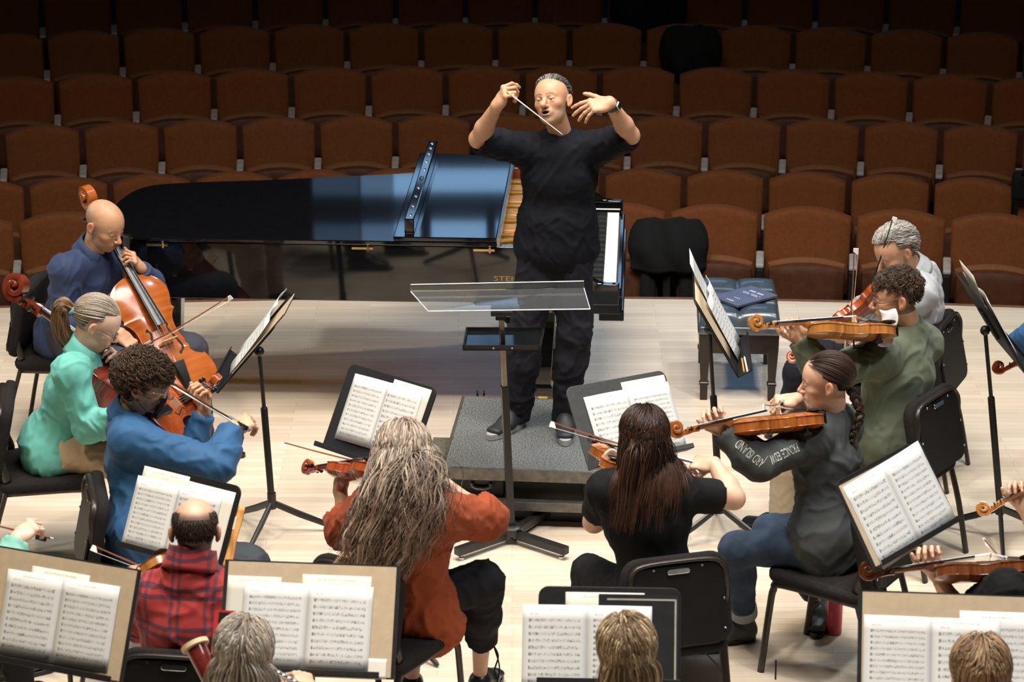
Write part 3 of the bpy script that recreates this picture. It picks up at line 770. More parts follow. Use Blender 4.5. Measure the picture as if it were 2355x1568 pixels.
# ================================================================ MUSIC STANDS
m_desk = mat('black_stand_desk', (0.011, 0.0105, 0.0105), 0.5, var=0.2, vscale=60, bump=0.15, bscale=300, spec=0.3)
m_deskg = mat('satin_grey_stand_desk', (0.045, 0.047, 0.047), 0.55, var=0.15, vscale=60, bump=0.1, bscale=300)
def desk_matrix(TL, yaw, tilt, roll):
    ya, ti, ro = R_(yaw), R_(tilt), R_(roll)
    w = Vector((math.cos(ya), math.sin(ya), 0)); nh = Vector((math.sin(ya), -math.cos(ya), 0)); up = Vector((0, 0, 1))
    d = -(up * math.cos(ti) - nh * math.sin(ti))
    w2 = w * math.cos(ro) + d * math.sin(ro); d2 = d * math.cos(ro) - w * math.sin(ro)
    return frame(TL, w2, -d2)          # x: along the desk, y: up the slope, z: out of the face
def music_stand(label, TL, yaw, tilt, roll=0, W=0.52, H=0.35, basept=None, legrot=20, m=None, lipd=0.055):
    m = m or m_desk
    D = desk_matrix(TL, yaw, tilt, roll)
    c = D @ Vector((W / 2, -H * 0.55, -0.045))
    b = Vector((c.x, c.y, 0)) if basept is None else Vector((basept[0], basept[1], 0))
    t = thing('music_stand', label, 'music stand', b, 0, 'black orchestra music stands')
    Dl = Matrix.Translation(-b) @ D
    cl = c - b
    r = 0.035; poly = [(0, -H), (W, -H)]
    for cx, a0 in ((W - r, 0), (r, 90)):
        poly += [(cx + r * math.cos(R_(a0 + 15 * k)), -r + r * math.sin(R_(a0 + 15 * k))) for k in range(7)]
    mb = MB(Dl); mb.prism(poly, -0.008, 0.0); desk = mb.build('desk', m, t, bevel=0.002)
    mb = MB(Dl); mb.box((W / 2, -H - 0.003, lipd / 2 - 0.008), (W, 0.006, lipd)); mb.box((W / 2, -H + 0.006, lipd - 0.008), (W, 0.02, 0.004)); mb.build('ledge', m, desk, bevel=0.0015)
    mb = MB(Dl); mb.box((W / 2, -H * 0.5, -0.016), (0.07, 0.16, 0.016)); mb.build('bracket', m_steel_black, t, bevel=0.004)
    top = cl; bot = Vector((0, 0, 0.20)) if basept is None else Vector((0, 0, 0.20))
    mid = bot.lerp(top, 0.62)
    mb = MB(); mb.tube([mid - (top - bot) * 0.06, top], 0.0095, 10); mb.ball(top, 0.024, 6); mb.build('upper_shaft', m_steel_black, t, smooth=True)
    mb = MB(); mb.tube([bot - Vector((0, 0, 0.03)), mid - (mid - bot) * 0.01, mid], [0.0165, 0.0165, 0.013], 12); mb.tube([bot - Vector((0, 0, 0.06)), bot + Vector((0, 0, 0.02))], 0.021, 12); mb.build('lower_shaft', m_steel_black, t, smooth=True)
    for k in range(3):
        a = R_(legrot + 120 * k); u = Vector((math.cos(a), math.sin(a), 0))
        mb = MB(); mb.tube([u * 0.01 + Vector((0, 0, 0.165)), u * 0.13 + Vector((0, 0, 0.10)), u * 0.30 + Vector((0, 0, 0.018)), u * 0.315 + Vector((0, 0, 0.012))], [0.015, 0.0155, 0.0125, 0.008], 8, flat=(0.75, 1.1)); mb.build('leg', m_steel_black, t, smooth=True)
    return D, W, H, t

# ---- printed music: staves, notes, title and text blocks drawn by nodes on the page's own uv
def page_material(name, paper, seed, n=11, title=True, x0=0.10, x1=0.90, v0=0.07, v1=0.86, ink=0.78):
    m, nt, b = _nodes(name); N, L = nt.nodes, nt.links; t = NT(nt)
    uv = N.new('ShaderNodeUVMap'); uv.uv_map = 'UVMap'
    sp = N.new('ShaderNodeSeparateXYZ'); L.new(uv.outputs[0], sp.inputs[0])
    u, v = sp.outputs[0], sp.outputs[1]
    def rng_(x, a, c): return t.m('MULTIPLY', t.m('GREATER_THAN', x, a), t.m('LESS_THAN', x, c))
    q = t.m('MULTIPLY', t.m('DIVIDE', t.m('SUBTRACT', v, v0), v1 - v0), float(n))
    row = t.m('FLOOR', q); f = t.m('FRACT', q)
    inb = t.m('MULTIPLY', rng_(v, v0, v1), rng_(u, x0, x1))
    band = rng_(f, 0.34, 0.62)
    fl = t.m('FRACT', t.m('MULTIPLY', t.m('SUBTRACT', f, 0.34), 5 / 0.28))
    lines = t.m('MULTIPLY', t.m('MULTIPLY', t.m('LESS_THAN', fl, 0.28), band), 0.5)
    cv = N.new('ShaderNodeCombineXYZ')
    L.new(t.m('MULTIPLY', u, 70.0), cv.inputs[0]); L.new(t.m('ADD', t.m('MULTIPLY', f, 4.5), t.m('MULTIPLY', row, 37.0)), cv.inputs[1]); cv.inputs[2].default_value = seed * 3.7
    nz = N.new('ShaderNodeTexNoise'); nz.inputs['Scale'].default_value = 1.0; nz.inputs['Detail'].default_value = 1
    L.new(cv.outputs[0], nz.inputs['Vector'])
    cv2 = N.new('ShaderNodeCombineXYZ'); L.new(t.m('MULTIPLY', u, 6.0), cv2.inputs[0]); L.new(t.m('MULTIPLY', row, 13.0), cv2.inputs[1]); cv2.inputs[2].default_value = seed
    dn = N.new('ShaderNodeTexNoise'); dn.inputs['Scale'].default_value = 1.0; L.new(cv2.outputs[0], dn.inputs['Vector'])
    th = t.m('SUBTRACT', 0.84, t.m('MULTIPLY', dn.outputs['Fac'], 0.50))
    notes = t.m('MULTIPLY', t.m('GREATER_THAN', nz.outputs['Fac'], th), rng_(f, 0.25, 0.72))
    # stems and bar lines
    wn = N.new('ShaderNodeTexWhiteNoise'); wn.noise_dimensions = '2D'
    cv3 = N.new('ShaderNodeCombineXYZ'); L.new(t.m('FLOOR', t.m('MULTIPLY', u, 60.0)), cv3.inputs[0]); L.new(t.m('ADD', row, seed), cv3.inputs[1]); L.new(cv3.outputs[0], wn.inputs['Vector'])
    stem = t.m('MULTIPLY', t.m('MULTIPLY', t.m('LESS_THAN', t.m('FRACT', t.m('MULTIPLY', u, 60.0)), 0.22), t.m('GREATER_THAN', wn.outputs['Value'], 0.45)), rng_(f, 0.25, 0.70))
    clef = t.m('MULTIPLY', rng_(u, x0, x0 + 0.028), rng_(f, 0.24, 0.72))
    inkv = t.m('MULTIPLY', t.m('MAXIMUM', t.m('MAXIMUM', lines, t.m('MULTIPLY', notes, 0.95)), t.m('MAXIMUM', t.m('MULTIPLY', stem, 0.7), t.m('MULTIPLY', clef, 0.85))), inb)
    # title words: broken dashes
    cv4 = N.new('ShaderNodeCombineXYZ'); L.new(t.m('MULTIPLY', u, 75.0), cv4.inputs[0]); L.new(t.m('MULTIPLY', v, 60.0), cv4.inputs[1]); cv4.inputs[2].default_value = seed + 9.0
    n4 = N.new('ShaderNodeTexNoise'); n4.inputs['Scale'].default_value = 1.0; L.new(cv4.outputs[0], n4.inputs['Vector'])
    words_ = t.m('GREATER_THAN', n4.outputs['Fac'], 0.48)
    ttl = t.m('MULTIPLY', words_, t.m('MAXIMUM', t.m('MULTIPLY', rng_(v, 0.935, 0.948), rng_(u, 0.30, 0.70)), t.m('MULTIPLY', rng_(v, 0.885, 0.897), rng_(u, 0.12, 0.26))))
    if title: inkv = t.m('MAXIMUM', inkv, t.m('MULTIPLY', ttl, 0.6))
    pn = N.new('ShaderNodeTexNoise'); pn.inputs['Scale'].default_value = 4.0; L.new(uv.outputs[0], pn.inputs['Vector'])
    pap = t.mix(pn.outputs['Fac'], tuple(c * 0.96 for c in paper), paper)
    L.new(t.mix(t.m('MULTIPLY', inkv, ink), pap, (0.02, 0.02, 0.022)), b.inputs['Base Color'])
    b.inputs['Roughness'].default_value = 0.75; b.inputs['Specular IOR Level'].default_value = 0.25
    return m
WHITE = (0.62, 0.62, 0.60); CREAM = (0.585, 0.565, 0.48)
PM = [page_material('printed_music_page_%d' % k, WHITE, 3.0 + 5 * k, n=[11, 10, 12, 10][k]) for k in range(4)]
def title_material(name, paper, seed):
    m, nt, b = _nodes(name); N, L = nt.nodes, nt.links; t = NT(nt)
    uv = N.new('ShaderNodeUVMap'); uv.uv_map = 'UVMap'; sp = N.new('ShaderNodeSeparateXYZ'); L.new(uv.outputs[0], sp.inputs[0]); u, v = sp.outputs[0], sp.outputs[1]
    def rng_(x, a, c): return t.m('MULTIPLY', t.m('GREATER_THAN', x, a), t.m('LESS_THAN', x, c))
    cv4 = N.new('ShaderNodeCombineXYZ'); L.new(t.m('MULTIPLY', u, 60.0), cv4.inputs[0]); L.new(t.m('MULTIPLY', v, 45.0), cv4.inputs[1]); cv4.inputs[2].default_value = seed
    n4 = N.new('ShaderNodeTexNoise'); n4.inputs['Scale'].default_value = 1.0; L.new(cv4.outputs[0], n4.inputs['Vector'])
    w = t.m('GREATER_THAN', n4.outputs['Fac'], 0.45)
    a = t.m('MAXIMUM', t.m('MULTIPLY', rng_(v, 0.935, 0.962), rng_(u, 0.22, 0.78)), t.m('MULTIPLY', rng_(v, 0.895, 0.905), rng_(u, 0.42, 0.58)))
    L.new(t.mix(t.m('MULTIPLY', t.m('MULTIPLY', a, w), 0.6), paper, (0.25, 0.24, 0.16)), b.inputs['Base Color']); b.inputs['Roughness'].default_value = 0.8
    return m
m_title = title_material('cream_title_page', CREAM, 2.0); m_blank = mat('cream_card', (0.72, 0.68, 0.60), 0.8, var=0.03); m_grn = mat('pale_green_card', (0.62, 0.66, 0.52), 0.8, var=0.03)
m_tan = mat('tan_folder_inside', (0.47, 0.36, 0.235), 0.75, var=0.06, vscale=30); m_fold = mat('black_folder_cover', (0.02, 0.02, 0.022), 0.35)
def page_obj(name, D, x0, x1, y0, y1, zf, material, parent, phi=0, piv=(0, 0), nx=10, ny=6, thick=0.0014):
    """one sheet on a desk: local x0..x1 across, y0 (foot) .. y1 (head), zf(u,v) the lift off the desk; its uv runs 0..1"""
    vs = []; uvs = []; c, s = math.cos(R_(phi)), math.sin(R_(phi))
    inv = parent.matrix_basis.inverted()
    for j in range(ny + 1):
        for i in range(nx + 1):
            u, v = i / nx, j / ny; x = x0 + (x1 - x0) * u; y = y0 + (y1 - y0) * v
            dx, dy = x - piv[0], y - piv[1]
            vs.append(inv @ (D @ Vector((piv[0] + dx * c - dy * s, piv[1] + dx * s + dy * c, zf(u, v))))); uvs.append((u, v))
    fs = [(j * (nx + 1) + i, j * (nx + 1) + i + 1, (j + 1) * (nx + 1) + i + 1, (j + 1) * (nx + 1) + i) for j in range(ny) for i in range(nx)]
    me = bpy.data.meshes.new(name); me.from_pydata([tuple(p) for p in vs], [], fs)
    ul = me.uv_layers.new(name='UVMap'); 
    for p in me.polygons:
        for li in p.loop_indices: ul.data[li].uv = uvs[me.loops[li].vertex_index]
        p.use_smooth = True
    o = link_mesh(name, me, material, parent)
    md = o.modifiers.new('s', 'SOLIDIFY'); md.thickness = thick; md.offset = -1
    return o
def spread(D, u, v, phi, w, h, label, k=0, lift=0.006, bulge=0.010, lean=0.0, group='open parts on the music stands'):
    """open two-page part; (u,v) its top left corner on the desk, v measured down"""
    o = thing('sheet_music', label, 'sheet music', D @ Vector((u + w, -v - h, lift)), 0, 0, None)
    if group: o['group'] = group
    piv = (u, -v)
    def zl(a, b): return lift + bulge * math.sin(PI * min(1, (1 - a) * 1.15 + 0.02)) ** 0.8 * 0.9 + lean * b * b
    def zr(a, b): return lift + bulge * math.sin(PI * min(1, a * 1.15 + 0.02)) ** 0.8 * 1.1 + lean * b * b
    page_obj('page', D, u, u + w, -v - h, -v, zl, PM[k % 4], o, -phi, piv)
    page_obj('page', D, u + w, u + 2 * w, -v - h, -v, zr, PM[(k + 1) % 4], o, -phi, piv)
    return o
def sheet(D, u, v, phi, w, h, label, material, name='sheet_music', cat='sheet music', lift=0.003, curl=0.0):
    o = thing(name, label, cat, D @ Vector((u + w / 2, -v - h, lift)))
    page_obj('page' if name == 'sheet_music' else 'cover', D, u, u + w, -v - h, -v, lambda a, b: lift + curl * b * b, material, o, -phi, (u, -v))
    return o
def folder(D, u, v, w, h, label, lift=0.004, phi=0):
    """open black folder lying face up: dark cover with a tan inside"""
    o = thing('music_folder', label, 'folder', D @ Vector((u + w / 2, -v - h, lift)))
    inv = o.matrix_basis.inverted()
    mb = MB(inv @ D @ Matrix.Translation((u, -v, 0)) @ Matrix.Rotation(R_(-phi), 4, 'Z')); mb.box((w / 2, -h / 2, lift), (w, h, 0.004)); mb.build('cover', m_fold, o)
    mb = MB(inv @ D @ Matrix.Translation((u, -v, 0)) @ Matrix.Rotation(R_(-phi), 4, 'Z')); mb.box((w / 4 + 0.004, -h / 2, lift + 0.003), (w / 2 - 0.020, h - 0.012, 0.002)); mb.box((w * 0.75 - 0.004, -h / 2, lift + 0.003), (w / 2 - 0.020, h - 0.012, 0.002)); mb.box((w / 2, -h / 2, lift + 0.0025), (0.03, h - 0.012, 0.002)); mb.build('lining', m_tan, o)
    return o
FIT = {
 'b': ((-0.692, 10.483, 1.208), -48.7, 29.3, -4.1, 1.080, (0.059, 0.037, -1.2, 0.911)),
 'c': ((0.222, 10.211, 1.197), 37.9, 33.0, 4.3, 1.022, (0.073, 0.056, -0.2, 0.946)),
 'f': ((-1.434, 9.445, 1.173), -35.7, 28.2, -2.1, 0.955, (-0.012, 0.054, -1.1, 0.900)),
 'g': ((-1.808, 8.532, 1.172), -22.4, 25.3, -0.5, 1.000, (0.020, 0.030, -0.7, 0.951)),
 'h': ((-0.962, 8.418, 1.173), -4.2, 32.3, 0.4, 1.000, (0.020, 0.030, 0.6, 0.957)),
 'i': ((0.093, 8.296, 1.179), -2.7, 29.5, -0.2, 0.957, (-0.054, 0.066, -0.0, 0.938)),
 'j': ((1.190, 8.143, 1.174), -4.1, 31.3, 0.3, 1.000, (0.020, 0.030, 0.4, 0.964)),
 'k': ((1.217, 9.088, 1.237), 47.2, 32.6, -1.6, 1.000, (0.020, 0.029, -2.5, 1.086))}
LAB = {
 'b': 'black music stand between the podium and the tall side-on stand on the left', 'c': 'satin grey music stand in front of the dark-haired woman',
 'f': 'black music stand in front of the man in red plaid', 'g': 'music stand at the left edge holding a tan-lined folder',
 'h': 'music stand holding a tan-lined folder behind the woman in the rust shirt', 'i': 'black music stand in front of the blonde head at the bottom',
 'j': 'music stand at the bottom right holding a tan-lined folder', 'k': 'black music stand with a steeply turned part behind the woman with the braid'}
ST = {}
chair_braid.location.x, chair_braid.location.y = 1.37, 10.02
for k, (TL, ya, ti, ro, ds, pg) in FIT.items():
    ST[k] = music_stand(LAB[k], TL, ya, ti, ro, 0.52 * ds, 0.35 * ds, legrot={'b': 75, 'c': 10, 'f': 40}.get(k, 30), m=m_deskg if k == 'c' else m_desk)
# the two tall stands seen almost edge-on and the one at the right edge
bp = atZ(625, 1155, 0.17); bpa = (bp.x, bp.y)
TLa = atY(668, 676, bp.y + 0.27); ST['a'] = music_stand('tall black music stand turned side-on between the cellists and the podium', TLa, -95, 40, 0, 0.50, 0.41, bpa, 10)
bp = atZ(1655, 1165, 0.17); bpd = (bp.x, bp.y)
TLd = atY(1598, 692, bp.y - 0.22); ST['d'] = music_stand('tall black music stand turned side-on in front of the man in olive', TLd, 87, 30, 0, 0.50, 0.415, bpd, -32, lipd=0.075)
bp = atZ(2300, 1168, 0.17); bpe = (bp.x, bp.y)
TLe = atY(2268, 702, bp.y - 0.22); ST['e'] = music_stand('tall black music stand turned side-on at the right edge', TLe, 96, 32, 0, 0.50, 0.40, bpe, 145)
WHO = {'b': 'on the stand left of the podium', 'c': 'on the grey stand right of the podium', 'f': 'in front of the man in red plaid', 'g': 'on the folder at the left edge',
 'h': 'on the tan folder behind the woman in rust', 'i': 'in front of the blonde head at the bottom', 'j': 'on the folder at the bottom right', 'k': 'on the turned stand behind the braided woman'}
for i, (k, (TL, ya, ti, ro, ds, (pu, pv, pp, ps))) in enumerate(FIT.items()):
    D = ST[k][0]
    if k == 'g': folder(D, -0.10, -0.045, 0.645, 0.40, 'open black folder with a tan inside at the left edge'); lf = 0.012
    elif k == 'h': folder(D, -0.055, -0.045, 0.625, 0.40, 'open black folder with a tan inside behind the woman in rust'); lf = 0.012
    elif k == 'j': folder(D, 0.0, -0.055, 0.66, 0.42, 'open black folder with a tan inside at the bottom right'); lf = 0.012
    elif k == 'k': folder(D, -0.01, 0.012, 0.57, 0.345, 'open black folder with a tan inside on the steeply turned stand'); lf = 0.010
    else: lf = 0.006
    spread(D, pu, pv, pp, 0.24 * ps, 0.318 * ps, 'open white music part ' + WHO[k], i, lf)
D = ST['b'][0]; sheet(D, 0.30, 0.012, 0, 0.235, 0.33, 'cream title page behind the open part on the stand left of the podium', m_title)
D = ST['c'][0]; sheet(D, 0.285, 0.022, 0, 0.235, 0.33, 'cream title page behind the open part on the grey stand', m_title)
D = ST['f'][0]; sheet(D, 0.005, 0.012, 0, 0.235, 0.30, 'cream title page behind the open part of the man in plaid', m_title); sheet(D, 0.20, 0.028, 0, 0.275, 0.315, 'large pale card behind the open part of the man in plaid', m_blank, lift=0.0015)
D = ST['g'][0]; sheet(D, 0.115, 0.005, 0, 0.235, 0.30, 'cream title page sticking up on the folder at the left edge', m_title, lift=0.010); sheet(D, 0.34, 0.030, 0, 0.08, 0.28, 'pale green card sticking up on the folder at the left edge', m_grn, lift=0.009)
D = ST['h'][0]; sheet(D, 0.225, -0.002, 0, 0.245, 0.335, 'cream title page sticking up on the tan folder behind the woman in rust', m_title, lift=0.010); sheet(D, -0.04, 0.012, 0, 0.19, 0.30, 'white text sheet at the left of the tan folder behind the woman in rust', m_title, lift=0.009); sheet(D, 0.47, 0.285, 0, 0.07, 0.07, 'small note slip at the right of the tan folder behind the woman in rust', m_blank, lift=0.011)
D = ST['i'][0]; sheet(D, 0.095, 0.020, 0, 0.275, 0.30, 'pale cream title page behind the open part of the blonde player', m_title)
o = thing('music_folder', 'black folder with a pale border on the stand of the blonde player', 'folder', D @ Vector((0.30, -0.3, 0.004)))
inv = o.matrix_basis.inverted(); mb = MB(inv @ D); mb.box((0.35, -0.19, 0.002), (0.28, 0.33, 0.003)); mb.build('cover', m_fold, o)
mb = MB(inv @ D)
for c_, s_ in (((0.478, -0.19, 0.0042), (0.006, 0.30, 0.001)), ((0.36, -0.043, 0.0042), (0.24, 0.006, 0.001))): mb.box(c_, s_)
mb.build('border_line', mat('pale_binding_tape', (0.33, 0.32, 0.26), 0.6), o)
D = ST['j'][0]; sheet(D, 0.345, 0.004, 0, 0.25, 0.35, 'pale cream second part at the right of the bottom right folder', PM[2], lift=0.010)
# side-on stands
D = ST['a'][0]; spread(D, 0.0, -0.01, 0, 0.245, 0.32, 'curled white part on the tall side-on stand on the left', 0, 0.012, 0.014, 0.02)
folder(D, 0.20, -0.10, 0.32, 0.40, 'tan-lined folder behind the part on the tall side-on stand on the left', 0.002)
D = ST['d'][0]; spread(D, 0.17, 0.085, 0, 0.20, 0.315, 'open white part on the tall side-on stand on the right', 1, 0.012, 0.014, 0.01)
sheet(D, 0.02, 0.0, 0, 0.44, 0.33, 'tan folder leaf behind the part on the tall side-on stand on the right', m_tan, name='music_folder', cat='folder', lift=0.004)
sheet(D, 0.26, -0.09, 0, 0.235, 0.33, 'tall white sheet sticking up on the side-on stand on the right', PM[3], lift=0.009, curl=0.02)
D = ST['e'][0]; spread(D, 0.06, 0.02, 0, 0.22, 0.33, 'open white part on the stand at the right edge', 2, 0.012, 0.014, 0.01)
sheet(D, 0.24, -0.05, 0, 0.24, 0.33, 'white sheet sticking up on the stand at the right edge', m_blank, lift=0.006, curl=0.03)
# envelope folder tucked at the right of the plaid man's stand, pencils on the ledges, red-edged case
D = ST['f'][0]; m_or = mat('orange_manila', (0.66, 0.33, 0.09), 0.7, var=0.12)
o = thing('envelope', 'orange manila envelope tucked at the right of the stand of the man in plaid', 'envelope', D @ Vector((0.49, -0.3, 0)))
inv = o.matrix_basis.inverted(); mb = MB(inv @ D @ Matrix.Translation((0.478, -0.195, -0.012)) @ Matrix.Rotation(R_(2), 4, 'Z'))
mb.grid(lambda u, v: (u * 0.05, (v - 0.5) * 0.24, 0.004 * math.sin(9 * v + 4 * u)), 6, 14); mb.build('paper', m_or, o, smooth=True, solid=0.006)
mb = MB(inv @ D @ Matrix.Translation((0.50, -0.14, -0.006))); mb.box((0.0, 0, 0), (0.012, 0.05, 0.002)); mb.build('paper_label', m_blank, o)
def pencil(D, x, y, z, rot, label, col, ln=0.17):
    o = thing('pencil', label, 'pencil', D @ Vector((x, y, z)))
    inv = o.matrix_basis.inverted(); T = inv @ D @ Matrix.Translation((x, y, z)) @ Matrix.Rotation(R_(rot), 4, 'Z')
    mb = MB(T); mb.tube([(-ln / 2, 0, 0), (ln / 2 - 0.02, 0, 0)], 0.004, 6); mb.build('barrel', col, o)
    mb = MB(T); mb.tube([(ln / 2 - 0.02, 0, 0), (ln / 2, 0, 0)], [0.004, 0.0006], 6); mb.build('tip', m_ebony, o)
m_purple = mat('purple_lacquer', (0.16, 0.03, 0.16), 0.3); m_grey = mat('grey_lacquer', (0.16, 0.16, 0.17), 0.35); m_orange = mat('orange_lacquer', (0.75, 0.27, 0.05), 0.3)
D, W_, H_, _t = ST['b']; pencil(D, 0.20, -H_ + 0.010, 0.035, 0, 'purple pencil on the ledge of the stand left of the podium', m_purple); pencil(D, 0.36, -H_ + 0.010, 0.030, 2, 'grey pencil on the ledge of the stand left of the podium', m_grey, 0.12)
D, W_, H_, _t = ST['d']; pencil(D, 0.10, -H_ + 0.010, 0.030, 4, 'orange pencil on the ledge of the side-on stand on the right', m_orange); pencil(D, 0.09, -H_ + 0.010, 0.045, 8, 'cream pencil on the ledge of the side-on stand on the right', m_blank)
D, W_, H_, _t = ST['k']; pencil(D, 0.38, -H_ + 0.008, 0.040, 12, 'blue pencil on the ledge of the steeply turned stand', mat('blue_lacquer', (0.03, 0.08, 0.35), 0.3), 0.10)
D = ST['h'][0]; m_red = mat('red_case_edge', (0.42, 0.012, 0.014), 0.5)
o = thing('red_folder', 'black folder with red edges at the left of the stand behind the woman in rust', 'folder', D @ Vector((-0.02, -0.36, 0.02)))
inv = o.matrix_basis.inverted(); T = inv @ D @ Matrix.Translation((-0.078, -0.135, 0.0085)) @ Matrix.Rotation(R_(-1.5), 4, 'Z')
mb = MB(T); mb.box((0.08, -0.12, 0), (0.16, 0.24, 0.002)); mb.build('edge', m_red, o)
mb = MB(T); mb.box((0.088, -0.125, 0.0014), (0.145, 0.235, 0.001)); mb.build('panel', m_ebony, o)
# floor things
m_pink = mat('rose_red_metal', (0.45, 0.06, 0.075), 0.3, 0.35, var=0.08)
p = atZ(1917, 1455, 0.0); o = thing('water_bottle', 'rose red metal water bottle standing under the chair of the woman with the braid', 'bottle', (p.x, p.y, 0))
mb = MB(); mb.lathe([(0.030, 0.0), (0.0345, 0.004), (0.0355, 0.012), (0.0355, 0.185), (0.033, 0.20), (0.024, 0.212)], 24); mb.build('body', m_pink, o, smooth=True)
mb = MB(); mb.lathe([(0.024, 0.212), (0.025, 0.214), (0.025, 0.24), (0.02, 0.246)], 20); mb.build('cap', m_ebony, o, smooth=True)
p = atZ(1600, 1600, 0.0); o = thing('tote_bag', 'dark tote bag with thin cord handles on the floor behind the dark-haired woman', 'bag', (p.x, p.y, 0))
m_navy = mat('dark_navy_bag', (0.012, 0.013, 0.024), 0.6); m_tanb = mat('dark_bag_canvas', (0.045, 0.036, 0.030), 0.7)
def bag_ring(w, d, z, n=20): return [(w * math.copysign(abs(math.cos(2 * PI * k / n)) ** 0.6, math.cos(2 * PI * k / n)), d * math.copysign(abs(math.sin(2 * PI * k / n)) ** 0.6, math.sin(2 * PI * k / n)), z) for k in range(n)]
mb = MB(); mb.rings([bag_ring(0.11, 0.05, 0.0), bag_ring(0.125, 0.065, 0.04), bag_ring(0.125, 0.065, 0.16), bag_ring(0.12, 0.055, 0.21)], cap1=False); mb.build('body', m_tanb, o, smooth=True, solid=0.004)
mb = MB(); mb.rings([bag_ring(0.10, 0.045, 0.005), bag_ring(0.117, 0.055, 0.04), bag_ring(0.117, 0.055, 0.16), bag_ring(0.115, 0.05, 0.215)], cap1=False); mb.build('lining', m_navy, o, smooth=True, solid=0.003)
for sy in (-1, 1):
    mb = MB(); mb.tube(catmull([(-0.06, sy * 0.06, 0.24), (-0.05, sy * 0.10, 0.30), (0.02, sy * 0.14, 0.27), (0.09, sy * 0.13, 0.18), (0.11, sy * 0.09, 0.05)], 6), 0.004, 6); mb.build('handle', m_navy, o, smooth=True)
p = atZ(1784, 1540, 0.0); o = thing('tape_mark', 'short black tape mark on the floor beside the braided woman chair', 'tape', (p.x, p.y, 0.0005), R_(-6))
mb = MB(); mb.box((0, 0, 0.0006), (0.007, 0.185, 0.0012)); mb.build('strip', m_ebony, o)
# ================================================================ IMPLICIT-SURFACE KIT (bodies and clothes as one continuous skin)
class Field:
    def __init__(s, bmin, bmax, h):
        s.h = h; s.o = np.array(bmin, float); n = np.ceil((np.array(bmax) - s.o) / h).astype(int) + 1
        s.n = n; s.D = np.full(tuple(n), 1.0, np.float32)
        s.ax = [s.o[i] + h * np.arange(n[i]) for i in range(3)]
    def _sl(s, lo, hi, m):
        a = np.clip(np.floor((np.array(lo) - m - s.o) / s.h).astype(int), 0, s.n - 1)
        b = np.clip(np.ceil((np.array(hi) + m - s.o) / s.h).astype(int) + 1, 1, s.n)
        return tuple(slice(a[i], max(a[i] + 1, b[i])) for i in range(3))
    def put(s, prim, k=0.02, op='add'):
        lo, hi, fn = prim
        sl = s._sl(lo, hi, k + 3 * s.h)
        X, Y, Z = np.meshgrid(s.ax[0][sl[0]], s.ax[1][sl[1]], s.ax[2][sl[2]], indexing='ij')
        P = np.stack([X, Y, Z], -1)
        d = fn(P).astype(np.float32); a = s.D[sl]
        if op == 'add':
            hh = np.maximum(k - np.abs(a - d), 0) / k if k > 0 else 0
            s.D[sl] = np.minimum(a, d) - hh * hh * k * 0.25
        else:
            d = -d
            hh = np.maximum(k - np.abs(a - d), 0) / k if k > 0 else 0
            s.D[sl] = np.maximum(a, d) + hh * hh * k * 0.25
    def mesh(s):
        D = s.D; n = s.n
        S = D < 0
        c = [(i, j, k) for i in (0, 1) for j in (0, 1) for k in (0, 1)]
        cnt = sum(S[i:n[0] - 1 + i, j:n[1] - 1 + j, k:n[2] - 1 + k].astype(np.int8) for i, j, k in c)
        act = (cnt > 0) & (cnt < 8)
        idx = np.argwhere(act)
        if len(idx) == 0: return np.zeros((0, 3)), np.zeros((0, 4), int)
        vals = np.stack([D[idx[:, 0] + i, idx[:, 1] + j, idx[:, 2] + k] for i, j, k in c], 1)
        pos = np.zeros((len(idx), 3)); w = np.zeros(len(idx))
        for a in range(8):
            for b in range(a + 1, 8):
                if sum(abs(c[a][q] - c[b][q]) for q in range(3)) != 1: continue
                va, vb = vals[:, a], vals[:, b]; m = (va < 0) != (vb < 0)
                t = np.where(m, va / np.where(m, va - vb, 1), 0)
                p = np.array(c[a]) + t[:, None] * (np.array(c[b]) - np.array(c[a]))
                pos += np.where(m[:, None], p, 0); w += m
        V = s.o + (idx + pos / w[:, None]) * s.h
        vid = np.full(act.shape, -1, np.int64); vid[tuple(idx.T)] = np.arange(len(idx))
        F = []
        for ax in range(3):
            sa = [slice(None)] * 3; sb = [slice(None)] * 3; sa[ax] = slice(0, -1); sb[ax] = slice(1, None)
            A, B = S[tuple(sa)], S[tuple(sb)]
            e = np.argwhere(A != B); o1, o2 = (ax + 1) % 3, (ax + 2) % 3
            e = e[(e[:, o1] > 0) & (e[:, o2] > 0) & (e[:, o1] < n[o1] - 1) & (e[:, o2] < n[o2] - 1)]
            if len(e) == 0: continue
            def g(d1, d2):
                q = e.copy(); q[:, o1] += d1; q[:, o2] += d2; return vid[tuple(q.T)]
            q = np.stack([g(-1, -1), g(0, -1), g(0, 0), g(-1, 0)], 1)
            flip = ~A[tuple(e.T)]
            q[flip] = q[flip][:, ::-1]
            F.append(q)
        F = np.concatenate(F); F = F[(F >= 0).all(1)]
        return V, F
def A_(v): return np.array([v[0], v[1], v[2]], float)
def rcone(a, b, ra, rb):
    a, b = A_(a), A_(b); ab = b - a; L2 = max(ab @ ab, 1e-9)
    def fn(P):
        t = np.clip(((P - a) @ ab) / L2, 0, 1)
        return np.linalg.norm(P - a - t[..., None] * ab, axis=-1) - (ra + (rb - ra) * t)
    return np.minimum(a - ra, b - rb), np.maximum(a + ra, b + rb), fn
def ell(c, r, R=None):
    c = A_(c); r = np.array(r, float); R = np.eye(3) if R is None else np.array(R)     # columns: local axes
    def fn(P):
        q = (P - c) @ R
        k0 = np.linalg.norm(q / r, axis=-1); k1 = np.linalg.norm(q / (r * r), axis=-1)
        return k0 * (k0 - 1) / np.maximum(k1, 1e-6)
    ext = np.sqrt(((R * r) ** 2).sum(1))
    return c - ext, c + ext, fn
